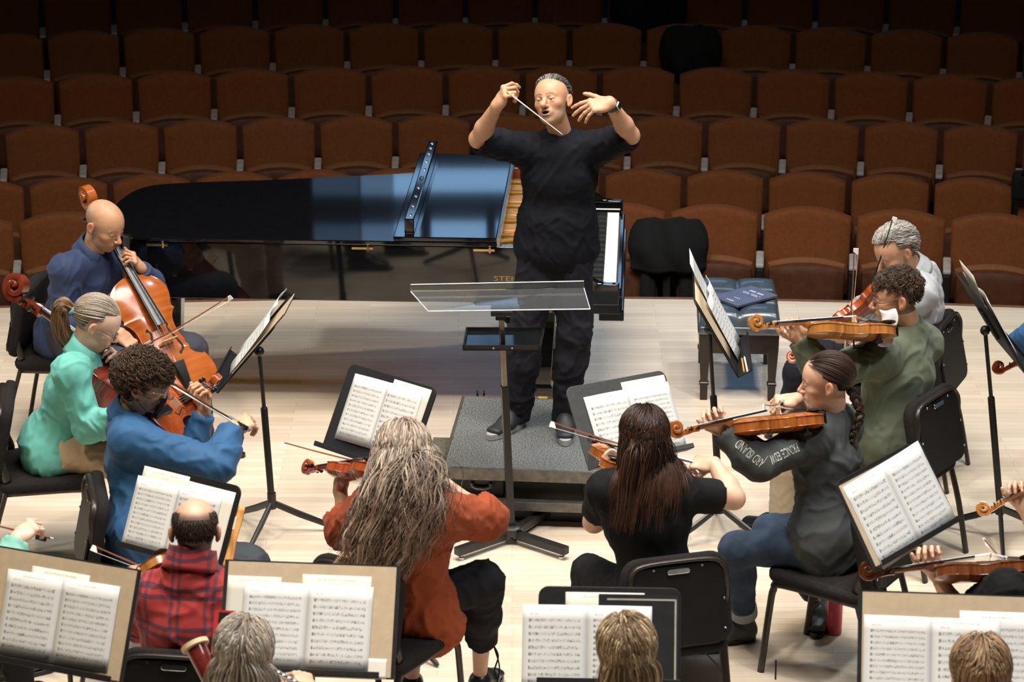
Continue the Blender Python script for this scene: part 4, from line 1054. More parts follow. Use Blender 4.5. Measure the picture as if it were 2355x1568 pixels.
def erc(a, b, side, ra, rb):
    """capsule with an elliptical section: ra, rb = (half width along side, half depth)"""
    a, b = A_(a), A_(b); ab = b - a; L = np.linalg.norm(ab); u = ab / L
    s = A_(side); s = s - u * (s @ u); s /= np.linalg.norm(s); nn = np.cross(u, s)
    def fn(P):
        q = P - a; t = np.clip((q @ u) / L, 0, 1); w = q - (t * L)[..., None] * u
        ru = ra[0] + (rb[0] - ra[0]) * t; rv = ra[1] + (rb[1] - ra[1]) * t
        k = np.sqrt(((w @ s) / ru) ** 2 + ((w @ nn) / rv) ** 2 + ((w @ u) / rv) ** 2)
        return (k - 1) * np.minimum(ru, rv)
    m = max(ra + rb)
    return np.minimum(a, b) - m, np.maximum(a, b) + m, fn
def np_mesh(name, V, F, material, parent, col=None, smooth=True):
    """V in world space; the object hangs under parent"""
    if parent is not None:
        inv = np.array(parent.matrix_basis.inverted()); V = V @ inv[:3, :3].T + inv[:3, 3]
    me = bpy.data.meshes.new(name)
    me.vertices.add(len(V)); me.vertices.foreach_set('co', np.ascontiguousarray(V, np.float32).ravel())
    F = np.asarray(F); k = F.shape[1]
    me.loops.add(F.size); me.loops.foreach_set('vertex_index', np.ascontiguousarray(F, np.int32).ravel())
    me.polygons.add(len(F)); me.polygons.foreach_set('loop_start', np.arange(0, F.size, k, dtype=np.int32))
    try: me.polygons.foreach_set('loop_total', np.full(len(F), k, np.int32))
    except Exception: pass
    me.update(calc_edges=True); me.validate()
    if smooth: me.polygons.foreach_set('use_smooth', np.ones(len(me.polygons), bool))
    if col is not None:
        ca = me.color_attributes.new('col', 'FLOAT_COLOR', 'POINT')
        ca.data.foreach_set('color', np.concatenate([col, np.ones((len(V), 1))], 1).astype(np.float32).ravel())
    return link_mesh(name, me, material, parent)
def vnormals(V, F):
    N = np.zeros_like(V); a, b, c, d = (V[F[:, i]] for i in range(4))
    fn = np.cross(c - a, d - b)
    for i in range(4): np.add.at(N, F[:, i], fn)
    return N / np.maximum(np.linalg.norm(N, axis=1, keepdims=True), 1e-9)
def smooth_mesh(V, F, it=2, lam=0.5):
    E = np.concatenate([F[:, [0, 1]], F[:, [1, 2]], F[:, [2, 3]], F[:, [3, 0]]])
    for _ in range(it):
        S = np.zeros_like(V); c = np.zeros(len(V))
        np.add.at(S, E[:, 0], V[E[:, 1]]); np.add.at(S, E[:, 1], V[E[:, 0]]); np.add.at(c, E[:, 0], 1); np.add.at(c, E[:, 1], 1)
        V = V + lam * (S / np.maximum(c, 1)[:, None] - V)
    return V
def folds(V, N, amp, seed, stretch=(1, 1, 1), f=11.0, fine=0.35):
    """cloth folds: two octaves of warped ridged noise along the normals"""
    out = np.empty(len(V)); o = Vector((seed * 3.1, seed * 1.7, seed * 0.9)); st = Vector(stretch); nn = mnoise.noise
    for i, p in enumerate(V):
        q = Vector((p[0] * st.x, p[1] * st.y, p[2] * st.z)) * f + o
        w = Vector((nn(q * 0.6), nn(q * 0.6 + Vector((7, 3, 1))), nn(q * 0.6 + Vector((1, 9, 4))))) * 0.9
        a = max(1 - abs(nn(q + w)) * 3.4, -0.25); b = max(1 - abs(nn((q + w) * 2.05)) * 3.2, -0.25)
        out[i] = a * abs(a) * 0.75 + b * 0.38 + fine * 0.6 * nn(q * 3.7)
    return V + N * ((out - 0.2) * amp)[:, None]

# ================================================================ HANDS
HAND_X = (0.030, 0.010, -0.011, -0.030); HAND_L = ((0.042, 0.026, 0.020), (0.046, 0.030, 0.021), (0.043, 0.028, 0.020), (0.034, 0.021, 0.018))
HAND_R = (0.0088, 0.0090, 0.0086, 0.0076)
POSES = {   # per finger (knuckle, middle, tip) bend in degrees, spread; thumb: direction and second direction in hand space
 'relax': (((18, 25, 12), (22, 30, 15), (26, 32, 16), (30, 34, 18)), 3, ((0.75, 0.60, -0.30), (0.35, 0.90, -0.25))),
 'bow':   (((52, 45, 20), (58, 48, 22), (60, 46, 20), (50, 60, 25)), 4, ((0.30, 0.75, -0.62), (-0.15, 0.85, -0.55))),
 'stop':  (((38, 70, 45), (42, 72, 45), (40, 66, 42), (30, 60, 40)), 5, ((0.55, 0.75, -0.35), (0.20, 0.95, -0.10))),
 'pinch': (((48, 50, 18), (62, 66, 30), (70, 74, 35), (60, 62, 40)), 3, ((0.20, 0.78, -0.62), (-0.20, 0.93, -0.38))),
 'open':  (((20, 14, 8), (30, 16, 8), (36, 18, 10), (40, 22, 10)), 6, ((0.80, 0.55, -0.15), (0.55, 0.80, -0.10))),
}
def hand_field(pose, side, sc=1.0, h=0.003, el=None):
    """hand in its own space: wrist at 0, fingers along +y, back of the hand +z; side +1 = thumb on +x (left hand)"""
    fing, spread_, th = POSES[pose]
    f = Field((-0.10 * sc, -0.075 * sc, -0.125 * sc), (0.10 * sc, 0.215 * sc, 0.075 * sc), h)
    S = lambda p: (p[0] * side * sc, p[1] * sc, p[2] * sc)
    if el is not None:
        d = A_(el); d = d / np.linalg.norm(d); f.put(rcone((0, 0, 0), d * 0.11, 0.0255 * sc, 0.033 * sc), 0.02)
    f.put(erc(S((0, 0.0, 0)), S((0, 0.03, 0)), (1, 0, 0), (0.0275 * sc, 0.0205 * sc), (0.029 * sc, 0.018 * sc)), 0.022)
    f.put(erc(S((0.0, 0.02, 0)), S((0.0, 0.078, 0.002)), (1, 0, 0), (0.031 * sc, 0.0145 * sc), (0.040 * sc, 0.0115 * sc)), 0.015)
    f.put(ell(S((0.026, 0.035, -0.008)), (0.017 * sc, 0.028 * sc, 0.015 * sc)), 0.012)
    f.put(ell(S((-0.028, 0.04, -0.006)), (0.013 * sc, 0.030 * sc, 0.013 * sc)), 0.012)
    for i in range(4):
        p = np.array((HAND_X[i], 0.086 - 0.004 * abs(i - 1), 0.002)); b = 0; sp = R_(spread_ * (1.5 - i))
        r = HAND_R[i]
        f.put(ell(S(p), (0.0105 * sc, 0.012 * sc, 0.0105 * sc)), 0.008)
        for s_ in range(3):
            b += R_(fing[i][s_]); d = np.array((math.sin(sp), math.cos(sp) * math.cos(b), -math.sin(b)))
            q = p + d * HAND_L[i][s_]
            f.put(rcone(S(p), S(q), r * (1.06 - 0.08 * s_) * sc, r * (0.98 - 0.10 * s_) * sc), 0.0035); p = q
    p = np.array((0.028, 0.022, -0.008)); d1 = np.array(th[0]); d1 /= np.linalg.norm(d1); d2 = np.array(th[1]); d2 /= np.linalg.norm(d2)
    q = p + d1 * 0.042; w = q + d1 * 0.5 * 0.03 + d2 * 0.5 * 0.03; e = w + d2 * 0.024
    f.put(rcone(S(p), S(q), 0.0145 * sc, 0.0115 * sc), 0.008); f.put(rcone(S(q), S(w), 0.011 * sc, 0.0105 * sc), 0.004); f.put(rcone(S(w), S(e), 0.0105 * sc, 0.0085 * sc), 0.004)
    return f.mesh()

# ================================================================ HEADS
SKC = np.array((0, -0.012, 0.032)); SKR = np.array((0.0765, 0.098, 0.085))
def head_mesh(neck_local, o):
    """head in its own space: x to the person's right, y forward, z up; 0.23 m from chin to crown"""
    h = o.get('h', 0.0042); f = Field((-0.12, -0.14, -0.24), (0.12, 0.15, 0.135), h)
    jw = o.get('jaw', 1.0)
    f.put(ell(SKC, SKR), 0.01)
    f.put(ell((0, 0.022, 0.022), (0.066, 0.071, 0.074)), 0.03)
    f.put(ell((0, 0.032, -0.042), (0.057 * jw, 0.058, 0.070)), 0.03)
    f.put(ell((0, 0.030, -0.076), (0.050 * jw, 0.050, 0.040)), 0.02)
    f.put(ell((0, 0.068, -0.100), (0.022 * jw, 0.018, 0.016)), 0.02)
    for s in (-1, 1):
        f.put(ell((s * 0.041, 0.056, -0.022), (0.023, 0.024, 0.019)), 0.02)
        f.put(rcone((s * 0.010, 0.086, 0.016), (s * 0.044, 0.072, 0.019), 0.009, 0.007), 0.012)
        f.put(ell((s * 0.031, 0.096, -0.002), (0.018, 0.013, 0.0105)), 0.010, 'sub')
        f.put(ell((s * 0.031, 0.0775, -0.003), (0.0135, 0.0125, 0.0115)), 0.003)
        if o.get('lids', True):
            f.put(ell((s * 0.031, 0.0790, 0.0035), (0.0155, 0.0128, 0.0080)), 0.004)
            f.put(ell((s * 0.031, 0.0775, -0.0115), (0.0145, 0.0120, 0.0060)), 0.006)
    ns = o.get('nose', 1.0)
    f.put(rcone((0, 0.087, 0.008), (0, 0.087 + 0.026 * ns, -0.030), 0.0075, 0.0115 * ns), 0.010)
    f.put(ell((0, 0.087 + 0.026 * ns, -0.033), (0.010 * ns, 0.011, 0.009 * ns)), 0.006)
    for s in (-1, 1):
        f.put(ell((s * 0.0125, 0.101, -0.036), (0.0085, 0.011, 0.0075)), 0.005)
        f.put(ell((s * 0.006, 0.110, -0.0435), (0.0035, 0.005, 0.003)), 0.003, 'sub')
    op = o.get('mouth', 0.0)
    f.put(ell((0, 0.083, -0.062), (0.029, 0.016, 0.020)), 0.016)
    f.put(ell((0, 0.0965, -0.0572 + op * 0.3), (0.022, 0.0085, 0.0052)), 0.005)
    f.put(ell((0, 0.0955, -0.0685 - op), (0.0195, 0.0085, 0.0060)), 0.005)
    f.put(ell((0, 0.107 if op < 0.004 else 0.101, -0.0630 - op * 0.35), (0.021 if op < 0.004 else 0.016, 0.010 if op < 0.004 else 0.018, 0.0014 + op * 0.75)), 0.003, 'sub')
    for s in (-1, 1):
        Re = np.array(Matrix.Rotation(R_(s * 26), 3, 'Z') @ Matrix.Rotation(R_(12), 3, 'X'))
        f.put(ell((s * 0.0835, -0.014, -0.006), (0.0085, 0.0175, 0.031), Re), 0.006)
        f.put(ell((s * 0.0915, -0.008, -0.002), (0.0075, 0.0110, 0.020), Re), 0.004, 'sub')
        f.put(ell((s * 0.079, -0.006, -0.030), (0.006, 0.008, 0.009)), 0.005)
    n = A_(neck_local)
    f.put(rcone((0, -0.018, -0.055), n, o.get('nr', 0.056), o.get('nr', 0.056) * 1.05), 0.022)
    V, F = f.mesh()
    sk = np.array(o['skin']); C = np.tile(sk, (len(V), 1)).astype(float)
    x, y, z = V.T; ax = np.abs(x)
    def blend(w, col): 
        nonlocal C
        C = C * (1 - w[:, None]) + np.array(col) * w[:, None]
    red = np.array((sk[0] * 1.0, sk[1] * 0.72, sk[2] * 0.66))
    blend(0.28 * np.exp(-(((ax - 0.040) / 0.022) ** 2 + ((z + 0.028) / 0.022) ** 2)) * (y > 0.03), red)
    blend(0.3 * np.exp(-((x / 0.014) ** 2 + ((z + 0.034) / 0.014) ** 2)) * (y > 0.09), red)
    blend(0.5 * (ax > 0.074) * (z < 0.03) * (z > -0.045), red)
    lip = o.get('lip', (sk[0] * 0.72, sk[1] * 0.42, sk[2] * 0.40))
    blend(0.85 * smoothstep(1.25, 0.8, ((x / 0.023) ** 2 + ((z + 0.063 + op * 0.35) / (0.012 + op * 0.8)) ** 2)) * (y > 0.090), lip)
    for s in (-1, 1):
        d = np.sqrt((x - s * 0.031) ** 2 + (z + 0.0035) ** 2 * 2.6)
        gz = o.get('gaze', (0, 0)); z1, z0 = o.get('open', (0.0006, -0.0085))
        if o.get('lids', True):
            blend((d < 0.0112) * (y > 0.080) * (z < z1) * (z > z0) * 0.9, (0.50, 0.45, 0.41))
            blend((np.sqrt((x - s * 0.031 - gz[0]) ** 2 + (z + 0.0035 - gz[1]) ** 2) < 0.0056) * (y > 0.080) * (z < z1) * (z > z0), o.get('iris', (0.05, 0.03, 0.02)))
            blend((np.abs(z - z1 - 0.0008) < 0.0014) * (np.abs(x - s * 0.031) < 0.014) * (y > 0.074) * 0.8, (0.07, 0.035, 0.025))
        br = o.get('brow')
        if br is not None:
            bz = 0.021 + 0.004 * (1 - ((ax - 0.030) / 0.02) ** 2)
            blend(0.8 * smoothstep(0.0055, 0.0025, np.abs(z - bz)) * (ax > 0.009) * (ax < 0.048) * (y > 0.055) * (x * s > 0), br)
    if 'stubble' in o:
        blend(o['stubble'][3] * smoothstep(-0.030, -0.055, z) * (y > -0.01) * (z > -0.125) * smoothstep(0.10, 0.085, np.abs(z + 0.02)), o['stubble'][:3])
    if 'scalp' in o:
        fn, colr, amt = o['scalp']; blend(amt * fn(V), colr)
    if op > 0.004: blend(smoothstep(1.2, 0.85, ((x / 0.0165) ** 2 + ((z + 0.063 + op * 0.35) / (0.002 + op * 0.80)) ** 2)) * (y > 0.06), (0.075, 0.018, 0.016))
    return V, F, C

# ================================================================ HAIR: locks grown over the skull
def sph_dirs(n, seed):
    r = np.random.default_rng(seed); i = np.arange(n) + 0.5
    ph = np.arccos(1 - 2 * i / n); th = PI * (1 + 5 ** 0.5) * i + r.normal(0, 0.06, n)
    return np.stack([np.cos(th) * np.sin(ph), np.sin(th) * np.sin(ph), np.cos(ph)], 1)
def lock_tubes(P, Rr, colr, k=3):
    """P (L,n,3) paths, Rr (L,n) radii, colr (L,n,3) -> V, F, C"""
    L, n, _ = P.shape
    T = np.gradient(P, axis=1); T /= np.maximum(np.linalg.norm(T, axis=2, keepdims=True), 1e-9)
    ref = np.tile(np.array((0.31, 0.23, 0.92)), (L, n, 1)); X = np.cross(T, ref); X /= np.maximum(np.linalg.norm(X, axis=2, keepdims=True), 1e-6); Y = np.cross(T, X)
    V = np.empty((L, n, k, 3))
    for a in range(k):
        V[:, :, a] = P + (X * math.cos(2 * PI * a / k) + Y * math.sin(2 * PI * a / k)) * Rr[:, :, None]
    C = np.repeat(colr[:, :, None, :], k, 2)
    base = (np.arange(L) * n * k)[:, None, None]; i = np.arange(n - 1)[None, :, None]; a = np.arange(k)[None, None, :]; b = (a + 1) % k
    F = np.stack([base + i * k + a, base + i * k + b, base + (i + 1) * k + b, base + (i + 1) * k + a], -1).reshape(-1, 4)
    return V.reshape(-1, 3), F, C.reshape(-1, 3)
def skull_pt(d, s=1.0):
    return SKC + d * SKR * s
def cap_mesh(mask, s=1.03, nu=56, nv=36):
    th = np.linspace(0, 2 * PI, nu, endpoint=False); ph = np.linspace(0.02, PI - 0.02, nv)
    d = np.stack([np.cos(th)[None] * np.sin(ph)[:, None], np.sin(th)[None] * np.sin(ph)[:, None], np.repeat(np.cos(ph)[:, None], nu, 1)], -1)
    V = skull_pt(d.reshape(-1, 3), s); m = mask(d.reshape(-1, 3)).reshape(nv, nu)
    F = [(j * nu + i, (j + 1) * nu + i, (j + 1) * nu + (i + 1) % nu, j * nu + (i + 1) % nu) for j in range(nv - 1) for i in range(nu) if m[j, i] and m[j + 1, i] and m[j, (i + 1) % nu] and m[j + 1, (i + 1) % nu]]
    return V, np.array(F)
def grow(M, o, colliders=()):
    """simulate locks: o holds n, mask, length, steps, dir, grav, wave, wlen, curl, r, lift, cols"""
    r = np.random.default_rng(o.get('seed', 1)); d = sph_dirs(o['n'], o.get('seed', 1)); d = d[o['mask'](d)]
    root = skull_pt(d, 1.0); nrm = d / SKR; nrm /= np.linalg.norm(nrm, axis=1, keepdims=True)
    Rm = np.array(M)[:3, :3]; tr = np.array(M)[:3, 3]; sc = np.linalg.norm(Rm[:, 0])
    dirs = o['dir'](d, nrm, r); dirs = dirs + r.normal(0, o.get('mess', 0.12), dirs.shape); dirs /= np.linalg.norm(dirs, axis=1, keepdims=True)
    P = root @ Rm.T + tr; Dv = dirs @ Rm.T / sc
    L = len(P); n = o['steps']; ln = o['length'](d, r) if callable(o['length']) else np.full(L, o['length']) * r.uniform(0.8, 1.1, L)
    st = (ln / (n - 1))[:, None]; lay = r.uniform(0.2, 1.0, L)[:, None] * o.get('lift', 0.012)
    path = [P.copy()]; g = np.array(o.get('gvec', (0, 0, -1.0))); gr = o.get('grav', 0.2)
    Ri = np.linalg.inv(Rm)
    for i in range(1, n):
        Dv = Dv + g * gr + r.normal(0, o.get('jit', 0.04), Dv.shape); Dv /= np.linalg.norm(Dv, axis=1, keepdims=True)
        P = P + Dv * st
        q = (P - tr) @ Ri.T - SKC; rr = SKR + lay / sc
        k = np.linalg.norm(q / rr, axis=1); ins = k < 1
        if ins.any():
            q[ins] = q[ins] / k[ins][:, None]; Pn = (q + SKC) @ Rm.T + tr
            P = np.where(ins[:, None], Pn, P)
        if o.get('hug'):
            q = (P - tr) @ Ri.T - SKC; rr = SKR + np.maximum(lay / sc, o['hug']); k = np.linalg.norm(q / rr, axis=1); far = (k > 1) & (q[:, 2] > o.get('hugz', -0.10))
            q[far] = q[far] / k[far][:, None]; P = np.where(far[:, None], (q + SKC) @ Rm.T + tr, P)
        for (c, R, rad) in tuple(colliders) * 2:
            q = (P - c) @ R; rr = np.array(rad) + lay; k = np.linalg.norm(q / rr, axis=1); ins = k < 1
            if ins.any():
                gn = q / (rr * rr); gn /= np.maximum(np.linalg.norm(gn, axis=1, keepdims=True), 1e-9); P = np.where(ins[:, None], P + (gn * ((1 - k) * rr.min(1))[:, None]) @ R.T, P)
        nd = P - path[-1]; nl = np.linalg.norm(nd, axis=1, keepdims=True); Dv = np.where(nl > 1e-6, nd / np.maximum(nl, 1e-6), Dv)
        path.append(P.copy())
    P = np.stack(path, 1); s = np.linspace(0, 1, n)[None, :]
    if o.get('clump'):
        nc = min(o['clump'], L); sid = r.choice(L, nc, replace=False)
        cid = np.argmin(((root[:, None] - root[sid][None]) ** 2).sum(2), 1)
        pull = (o.get('pull', 0.7) * smoothstep(0.02, 0.75, s) * r.uniform(0.6, 1.0, L)[:, None])[:, :, None]
        P = P + (P[sid][cid] - P) * pull
    if o.get('wave', 0) or o.get('curl', 0):
        T = np.gradient(P, axis=1); T /= np.maximum(np.linalg.norm(T, axis=2, keepdims=True), 1e-9)
        X = np.cross(T, np.array((0.2, 0.3, 0.93))); X /= np.maximum(np.linalg.norm(X, axis=2, keepdims=True), 1e-6); Y = np.cross(T, X)
        ph = r.uniform(0, 2 * PI, L)[:, None]; wl = (o.get('wlen', 0.09) * r.uniform(0.75, 1.3, L))[:, None]
        if o.get('clump'):
            ph = ph[sid][cid] + r.normal(0, 0.35, L)[:, None]; wl = wl[sid][cid]; ln = ln[sid][cid]
        a = 2 * PI * s * ln[:, None] / wl + ph
        amp = o.get('wave', 0) * smoothstep(0.0, 0.35, s) * r.uniform(0.5, 1.3, L)[:, None] + o.get('curl', 0) * smoothstep(0, 0.2, s)
        P = P + X * (np.sin(a) * amp)[:, :, None] + Y * (np.cos(a) * amp * (1.0 if o.get('curl') else 0.45))[:, :, None]
    rad = o['r'] * sc * (1 - 0.75 * s ** 2.2) * r.uniform(0.7, 1.25, L)[:, None]
    c0, c1 = np.array(o['cols'][0]), np.array(o['cols'][1]); tt = np.clip(s[:, :, None] * 0.9 + r.normal(0, 0.22, (L, 1, 1)), 0, 1)
    C = (c0 + (c1 - c0) * tt) * r.uniform(0.7, 1.25, (L, 1, 1))
    if o.get('clump'): C = C * (r.uniform(1 - o.get('contrast', 0.35), 1 + o.get('contrast', 0.35), L)[sid][cid])[:, None, None]
    if 'mix' in o:
        c2, fr = o['mix']; u_ = r.uniform(0, 1, L); u_ = (0.35 * u_ + 0.65 * r.uniform(0, 1, L)[sid][cid]) if o.get('clump') else u_; pick = (u_ < fr)[:, None, None]; C = np.where(pick, np.array(c2) * r.uniform(0.75, 1.2, (L, 1, 1)), C)
    return lock_tubes(P, rad, C)
def pulled(M, o):
    """locks combed over the skull to a tie point"""
    r = np.random.default_rng(o.get('seed', 1)); d = sph_dirs(o['n'], o.get('seed', 1)); d = d[o['mask'](d)]; L = len(d); n = 14
    tie = np.array(o['tie'], float); tie /= np.linalg.norm(tie)
    s = np.linspace(0, 1, n)[None, :, None]
    om = np.arccos(np.clip(d @ tie, -0.999, 0.999))[:, None, None]
    D = (np.sin((1 - s) * om) * d[:, None] + np.sin(s * om) * tie) / np.sin(om)
    lift = o.get('lift', 0.010) * (0.35 + 0.65 * np.sin(PI * np.clip(s * 0.9 + 0.05, 0, 1))) * r.uniform(0.3, 1, (L, 1, 1))
    P = SKC + D * (SKR + lift); Rm = np.array(M)[:3, :3]; tr = np.array(M)[:3, 3]; sc = np.linalg.norm(Rm[:, 0])
    P = P @ Rm.T + tr
    rad = o['r'] * sc * (1 - 0.45 * s[:, :, 0] ** 2) * r.uniform(0.7, 1.25, L)[:, None]
    c0, c1 = np.array(o['cols'][0]), np.array(o['cols'][1]); C = (c0 + (c1 - c0) * np.clip(s + r.normal(0, 0.15, (L, 1, 1)), 0, 1)) * r.uniform(0.65, 1.3, (L, 1, 1))
    return lock_tubes(P, rad, C)
def bundle(path, n, rad, r, cols, seed=1, taper=0.4, wave=0.004):
    """a tail of locks round a path"""
    g = np.random.default_rng(seed); path = np.array(path, float); m = len(path); s = np.linspace(0, 1, m)[None, :]
    T = np.gradient(path, axis=0); T /= np.linalg.norm(T, axis=1, keepdims=True); X = np.cross(T, (0.3, 0.9, 0.2)); X /= np.linalg.norm(X, axis=1, keepdims=True); Y = np.cross(T, X)
    an = g.uniform(0, 2 * PI, n)[:, None]; rr = np.sqrt(g.uniform(0, 1, n))[:, None] * np.array(rad)[None, :]
    an = an + s * g.normal(0, 0.5, (n, 1))
    P = path[None] + X[None] * (np.cos(an) * rr + wave * np.sin(s * 14 + an * 5))[:, :, None] + Y[None] * (np.sin(an) * rr)[:, :, None]
    R2 = r * (1 - taper * s ** 2) * g.uniform(0.7, 1.25, n)[:, None]
    c0, c1 = np.array(cols[0]), np.array(cols[1]); C = (c0 + (c1 - c0) * np.clip(s[:, :, None] + g.normal(0, 0.2, (n, 1, 1)), 0, 1)) * g.uniform(0.6, 1.3, (n, 1, 1))
    return lock_tubes(P, R2, C)
def join(parts):
    V = []; F = []; C = []; o = 0
    for v, f, c in parts:
        V.append(v); F.append(np.asarray(f) + o); C.append(c); o += len(v)
    return np.concatenate(V), np.concatenate(F), np.concatenate(C)
# ================================================================ STRING INSTRUMENTS
OUTL = [(0, 0.0), (0.004, 0.07), (0.02, 0.145), (0.055, 0.215), (0.11, 0.265), (0.18, 0.290), (0.24, 0.290), (0.30, 0.272), (0.345, 0.248), (0.372, 0.238), (0.388, 0.246),
        (0.402, 0.222), (0.43, 0.185), (0.48, 0.160), (0.54, 0.152), (0.60, 0.156), (0.645, 0.175), (0.672, 0.198), (0.684, 0.214), (0.70, 0.203), (0.73, 0.208), (0.78, 0.228), (0.83, 0.235),
        (0.88, 0.224), (0.925, 0.192), (0.96, 0.145), (0.985, 0.085), (0.996, 0.04), (1.0, 0.0)]
def varnish(name, c0, c1, stripe=34.0, rough=0.22):
    if name in MATS: return MATS[name]
    m, nt, b = _nodes(name); N, L = nt.nodes, nt.links; t = NT(nt)
    tc = N.new('ShaderNodeTexCoord'); wv = N.new('ShaderNodeTexNoise'); mp = N.new('ShaderNodeMapping'); mp.inputs['Scale'].default_value = (3, stripe * 2.2, 3)
    L.new(tc.outputs['Object'], mp.inputs[0]); L.new(mp.outputs[0], wv.inputs['Vector']); wv.inputs['Scale'].default_value = 1.0; wv.inputs['Detail'].default_value = 3
    nz = N.new('ShaderNodeTexNoise'); nz.inputs['Scale'].default_value = 5.0; L.new(tc.outputs['Object'], nz.inputs['Vector'])
    mr = N.new('ShaderNodeMapRange'); mr.inputs[1].default_value = 0.35; mr.inputs[2].default_value = 0.65; L.new(t.m('ADD', t.m('MULTIPLY', wv.outputs['Fac'], 0.65), t.m('MULTIPLY', nz.outputs['Fac'], 0.35)), mr.inputs[0])
    L.new(t.mix(mr.outputs[0], c0, c1), b.inputs['Base Color']); b.inputs['Roughness'].default_value = rough; b.inputs['Coat Weight'].default_value = 0.5; b.inputs['Coat Roughness'].default_value = 0.08
    MATS[name] = m; return m
VARN = {'golden': ((0.29, 0.105, 0.022), (0.44, 0.185, 0.045)), 'amber': ((0.27, 0.070, 0.014), (0.40, 0.130, 0.027)), 'red': ((0.25, 0.040, 0.011), (0.38, 0.080, 0.017)),
        'brown': ((0.10, 0.029, 0.010), (0.18, 0.056, 0.017)), 'cello': ((0.31, 0.068, 0.012), (0.44, 0.118, 0.021)), 'cherry': ((0.11, 0.017, 0.010), (0.20, 0.035, 0.015))}
m_ebon = mat('ebony_fittings', (0.012, 0.011, 0.011), 0.25)
m_mapl = mat('pale_maple_bridge', (0.62, 0.42, 0.22), 0.5)
m_gut = mat('silver_wound_string', (0.75, 0.75, 0.76), 0.3, 0.8)
m_hair = mat('bow_hair', (0.80, 0.74, 0.62), 0.55)
m_fhole = mat('f_hole_dark', (0.01, 0.006, 0.004), 0.8)
def instrument(name, label, cat, end, scroll, normal, L, col, cello=False, rest=False, chin=True, pegs=True, group=None):
    """end = end-button point, scroll = tip of the scroll, normal = roughly out of the top plate; L = body length"""
    end, scroll = Vector(end), Vector(scroll)
    M = frame(end, Vector(scroll - end).cross(Vector(normal)), scroll - end)
    t = thing(name, label, cat, mw=M, group=group)
    k = L / 0.356; rib = (0.115 if cello else 0.031 * k); ov = 0.0025 * k; neckL = (0.275 if cello else 0.130 * k); fbL = neckL + (0.315 if cello else 0.140 * k)
    wood = varnish('varnish_' + col, *VARN[col], stripe=34 / k if cello else 34)
    half = catmull([(a, b) for a, b in OUTL], 3)
    prof = [(w * L * (0.93 if cello else 1), y * L) for y, w in [(max(0, min(1, p[0])), max(0, p[1])) for p in half]]
    out = prof + [(-x, y) for x, y in reversed(prof[1:-1])]
    def wid(y):
        ys = [p[1] for p in prof]; xs = [p[0] for p in prof]; return float(np.interp(y, ys, xs))
    arch = 0.016 * k if not cello else 0.026
    def ztop(x, y): 
        w = wid(y) + 1e-6; u = min(1, abs(x) / w); e = min(1, min(y, L - y) / (0.16 * L)); return arch * (1 - u ** 2.2) * (math.sin(e * PI / 2) ** 0.8)
    def plate(z0, sg, nm):
        mb = MB(); rg = []
        for s, f in ((1.0, 0), (1.012, 0.3), (1.0, 0.6), (0.93, 0.7), (0.8, None), (0.6, None), (0.4, None), (0.2, None), (0.02, None)):
            r = []
            for x, y in out:
                xx = x * s; yy = L / 2 + (y - L / 2) * (1 - 0.03 * (1 - s)); zz = (0.004 * k * f if f is not None else 0.0028 * k + ztop(xx, yy))
                if f == 0.7: zz = 0.0026 * k + 0.2 * ztop(xx, yy)
                r.append((xx, yy, z0 + sg * zz))
            rg.append(r if sg > 0 else r[::-1])
        mb.rings(rg); return mb.build(nm, wood, t, smooth=True, angle=50)
    top = plate(0.0, 1, 'top_plate'); back = plate(-rib, -1, 'back_plate')
    mb = MB(); inn = [(x * 0.975, L / 2 + (y - L / 2) * 0.985) for x, y in out]; mb.rings([[(x, y, -rib) for x, y in inn], [(x, y, 0) for x, y in inn]], cap0=False, cap1=False); mb.build('ribs', wood, t, smooth=True, angle=35)
    for sx in (-1, 1):   # f-holes
        pts = [(sx * 0.070 * L, 0.365 * L), (sx * 0.088 * L, 0.375 * L), (sx * 0.108 * L, 0.405 * L), (sx * 0.096 * L, 0.46 * L), (sx * 0.080 * L, 0.51 * L), (sx * 0.064 * L, 0.555 * L), (sx * 0.078 * L, 0.585 * L)]
        pp = [(p[0], p[1], ztop(p[0], p[1]) + 0.0034 * k) for p in catmull(pts, 4)]
        mb = MB(); mb.tube(pp, [0.0012 * k + 0.0022 * k * math.sin(PI * min(1, max(0, i / (len(pp) - 1)))) for i in range(len(pp))], 6, flat=(1, 0.5))
        for e in (pp[0], pp[-1]): mb.ball(e, (0.0042 * k, 0.0042 * k, 0.0012 * k), 5)
        mb.build('f_hole', m_fhole, top, smooth=True)
    zb = arch + (0.030 * k if not cello else 0.075)          # string height at the bridge
    zn = 0.010 * k if not cello else 0.022                    # at the nut
    yb = 0.455 * L
    yN = L + neckL
    # neck with heel, fingerboard, nut
    wN, wE = (0.0115 * k, 0.0205 * k) if not cello else (0.016, 0.031)
    def lerpz(y): return zn + (zb - zn) * (yN - y) / (yN - yb)
    mb = MB(); hh = (0.011 * k if not cello else 0.018)
    rg = []
    for y, w, dz in ((L - 0.004 * k, wN * 1.35, rib * 0.95), (L + 0.010 * k, wN * 1.2, rib * 0.62 + hh), (L + 0.028 * k, wN * 1.05, hh * 1.5), (yN - 0.01 * k, wN * 0.95, hh * 1.25), (yN + 0.004 * k, wN * 0.95, hh * 1.2)):
        zt = lerpz(min(y, yN)) - 0.0065 * k
        rg.append([(w * math.cos(a), y, zt + (0 if math.sin(a) > 0 else dz * math.sin(a))) for a in [PI * q / 6 for q in range(0, 1)] + [-PI * q / 8 for q in range(9)][0:] + []])
    mb.rings([r[::-1] for r in rg]); mb.build('neck', wood, t, smooth=True, angle=60)
    mb = MB(); rg = []
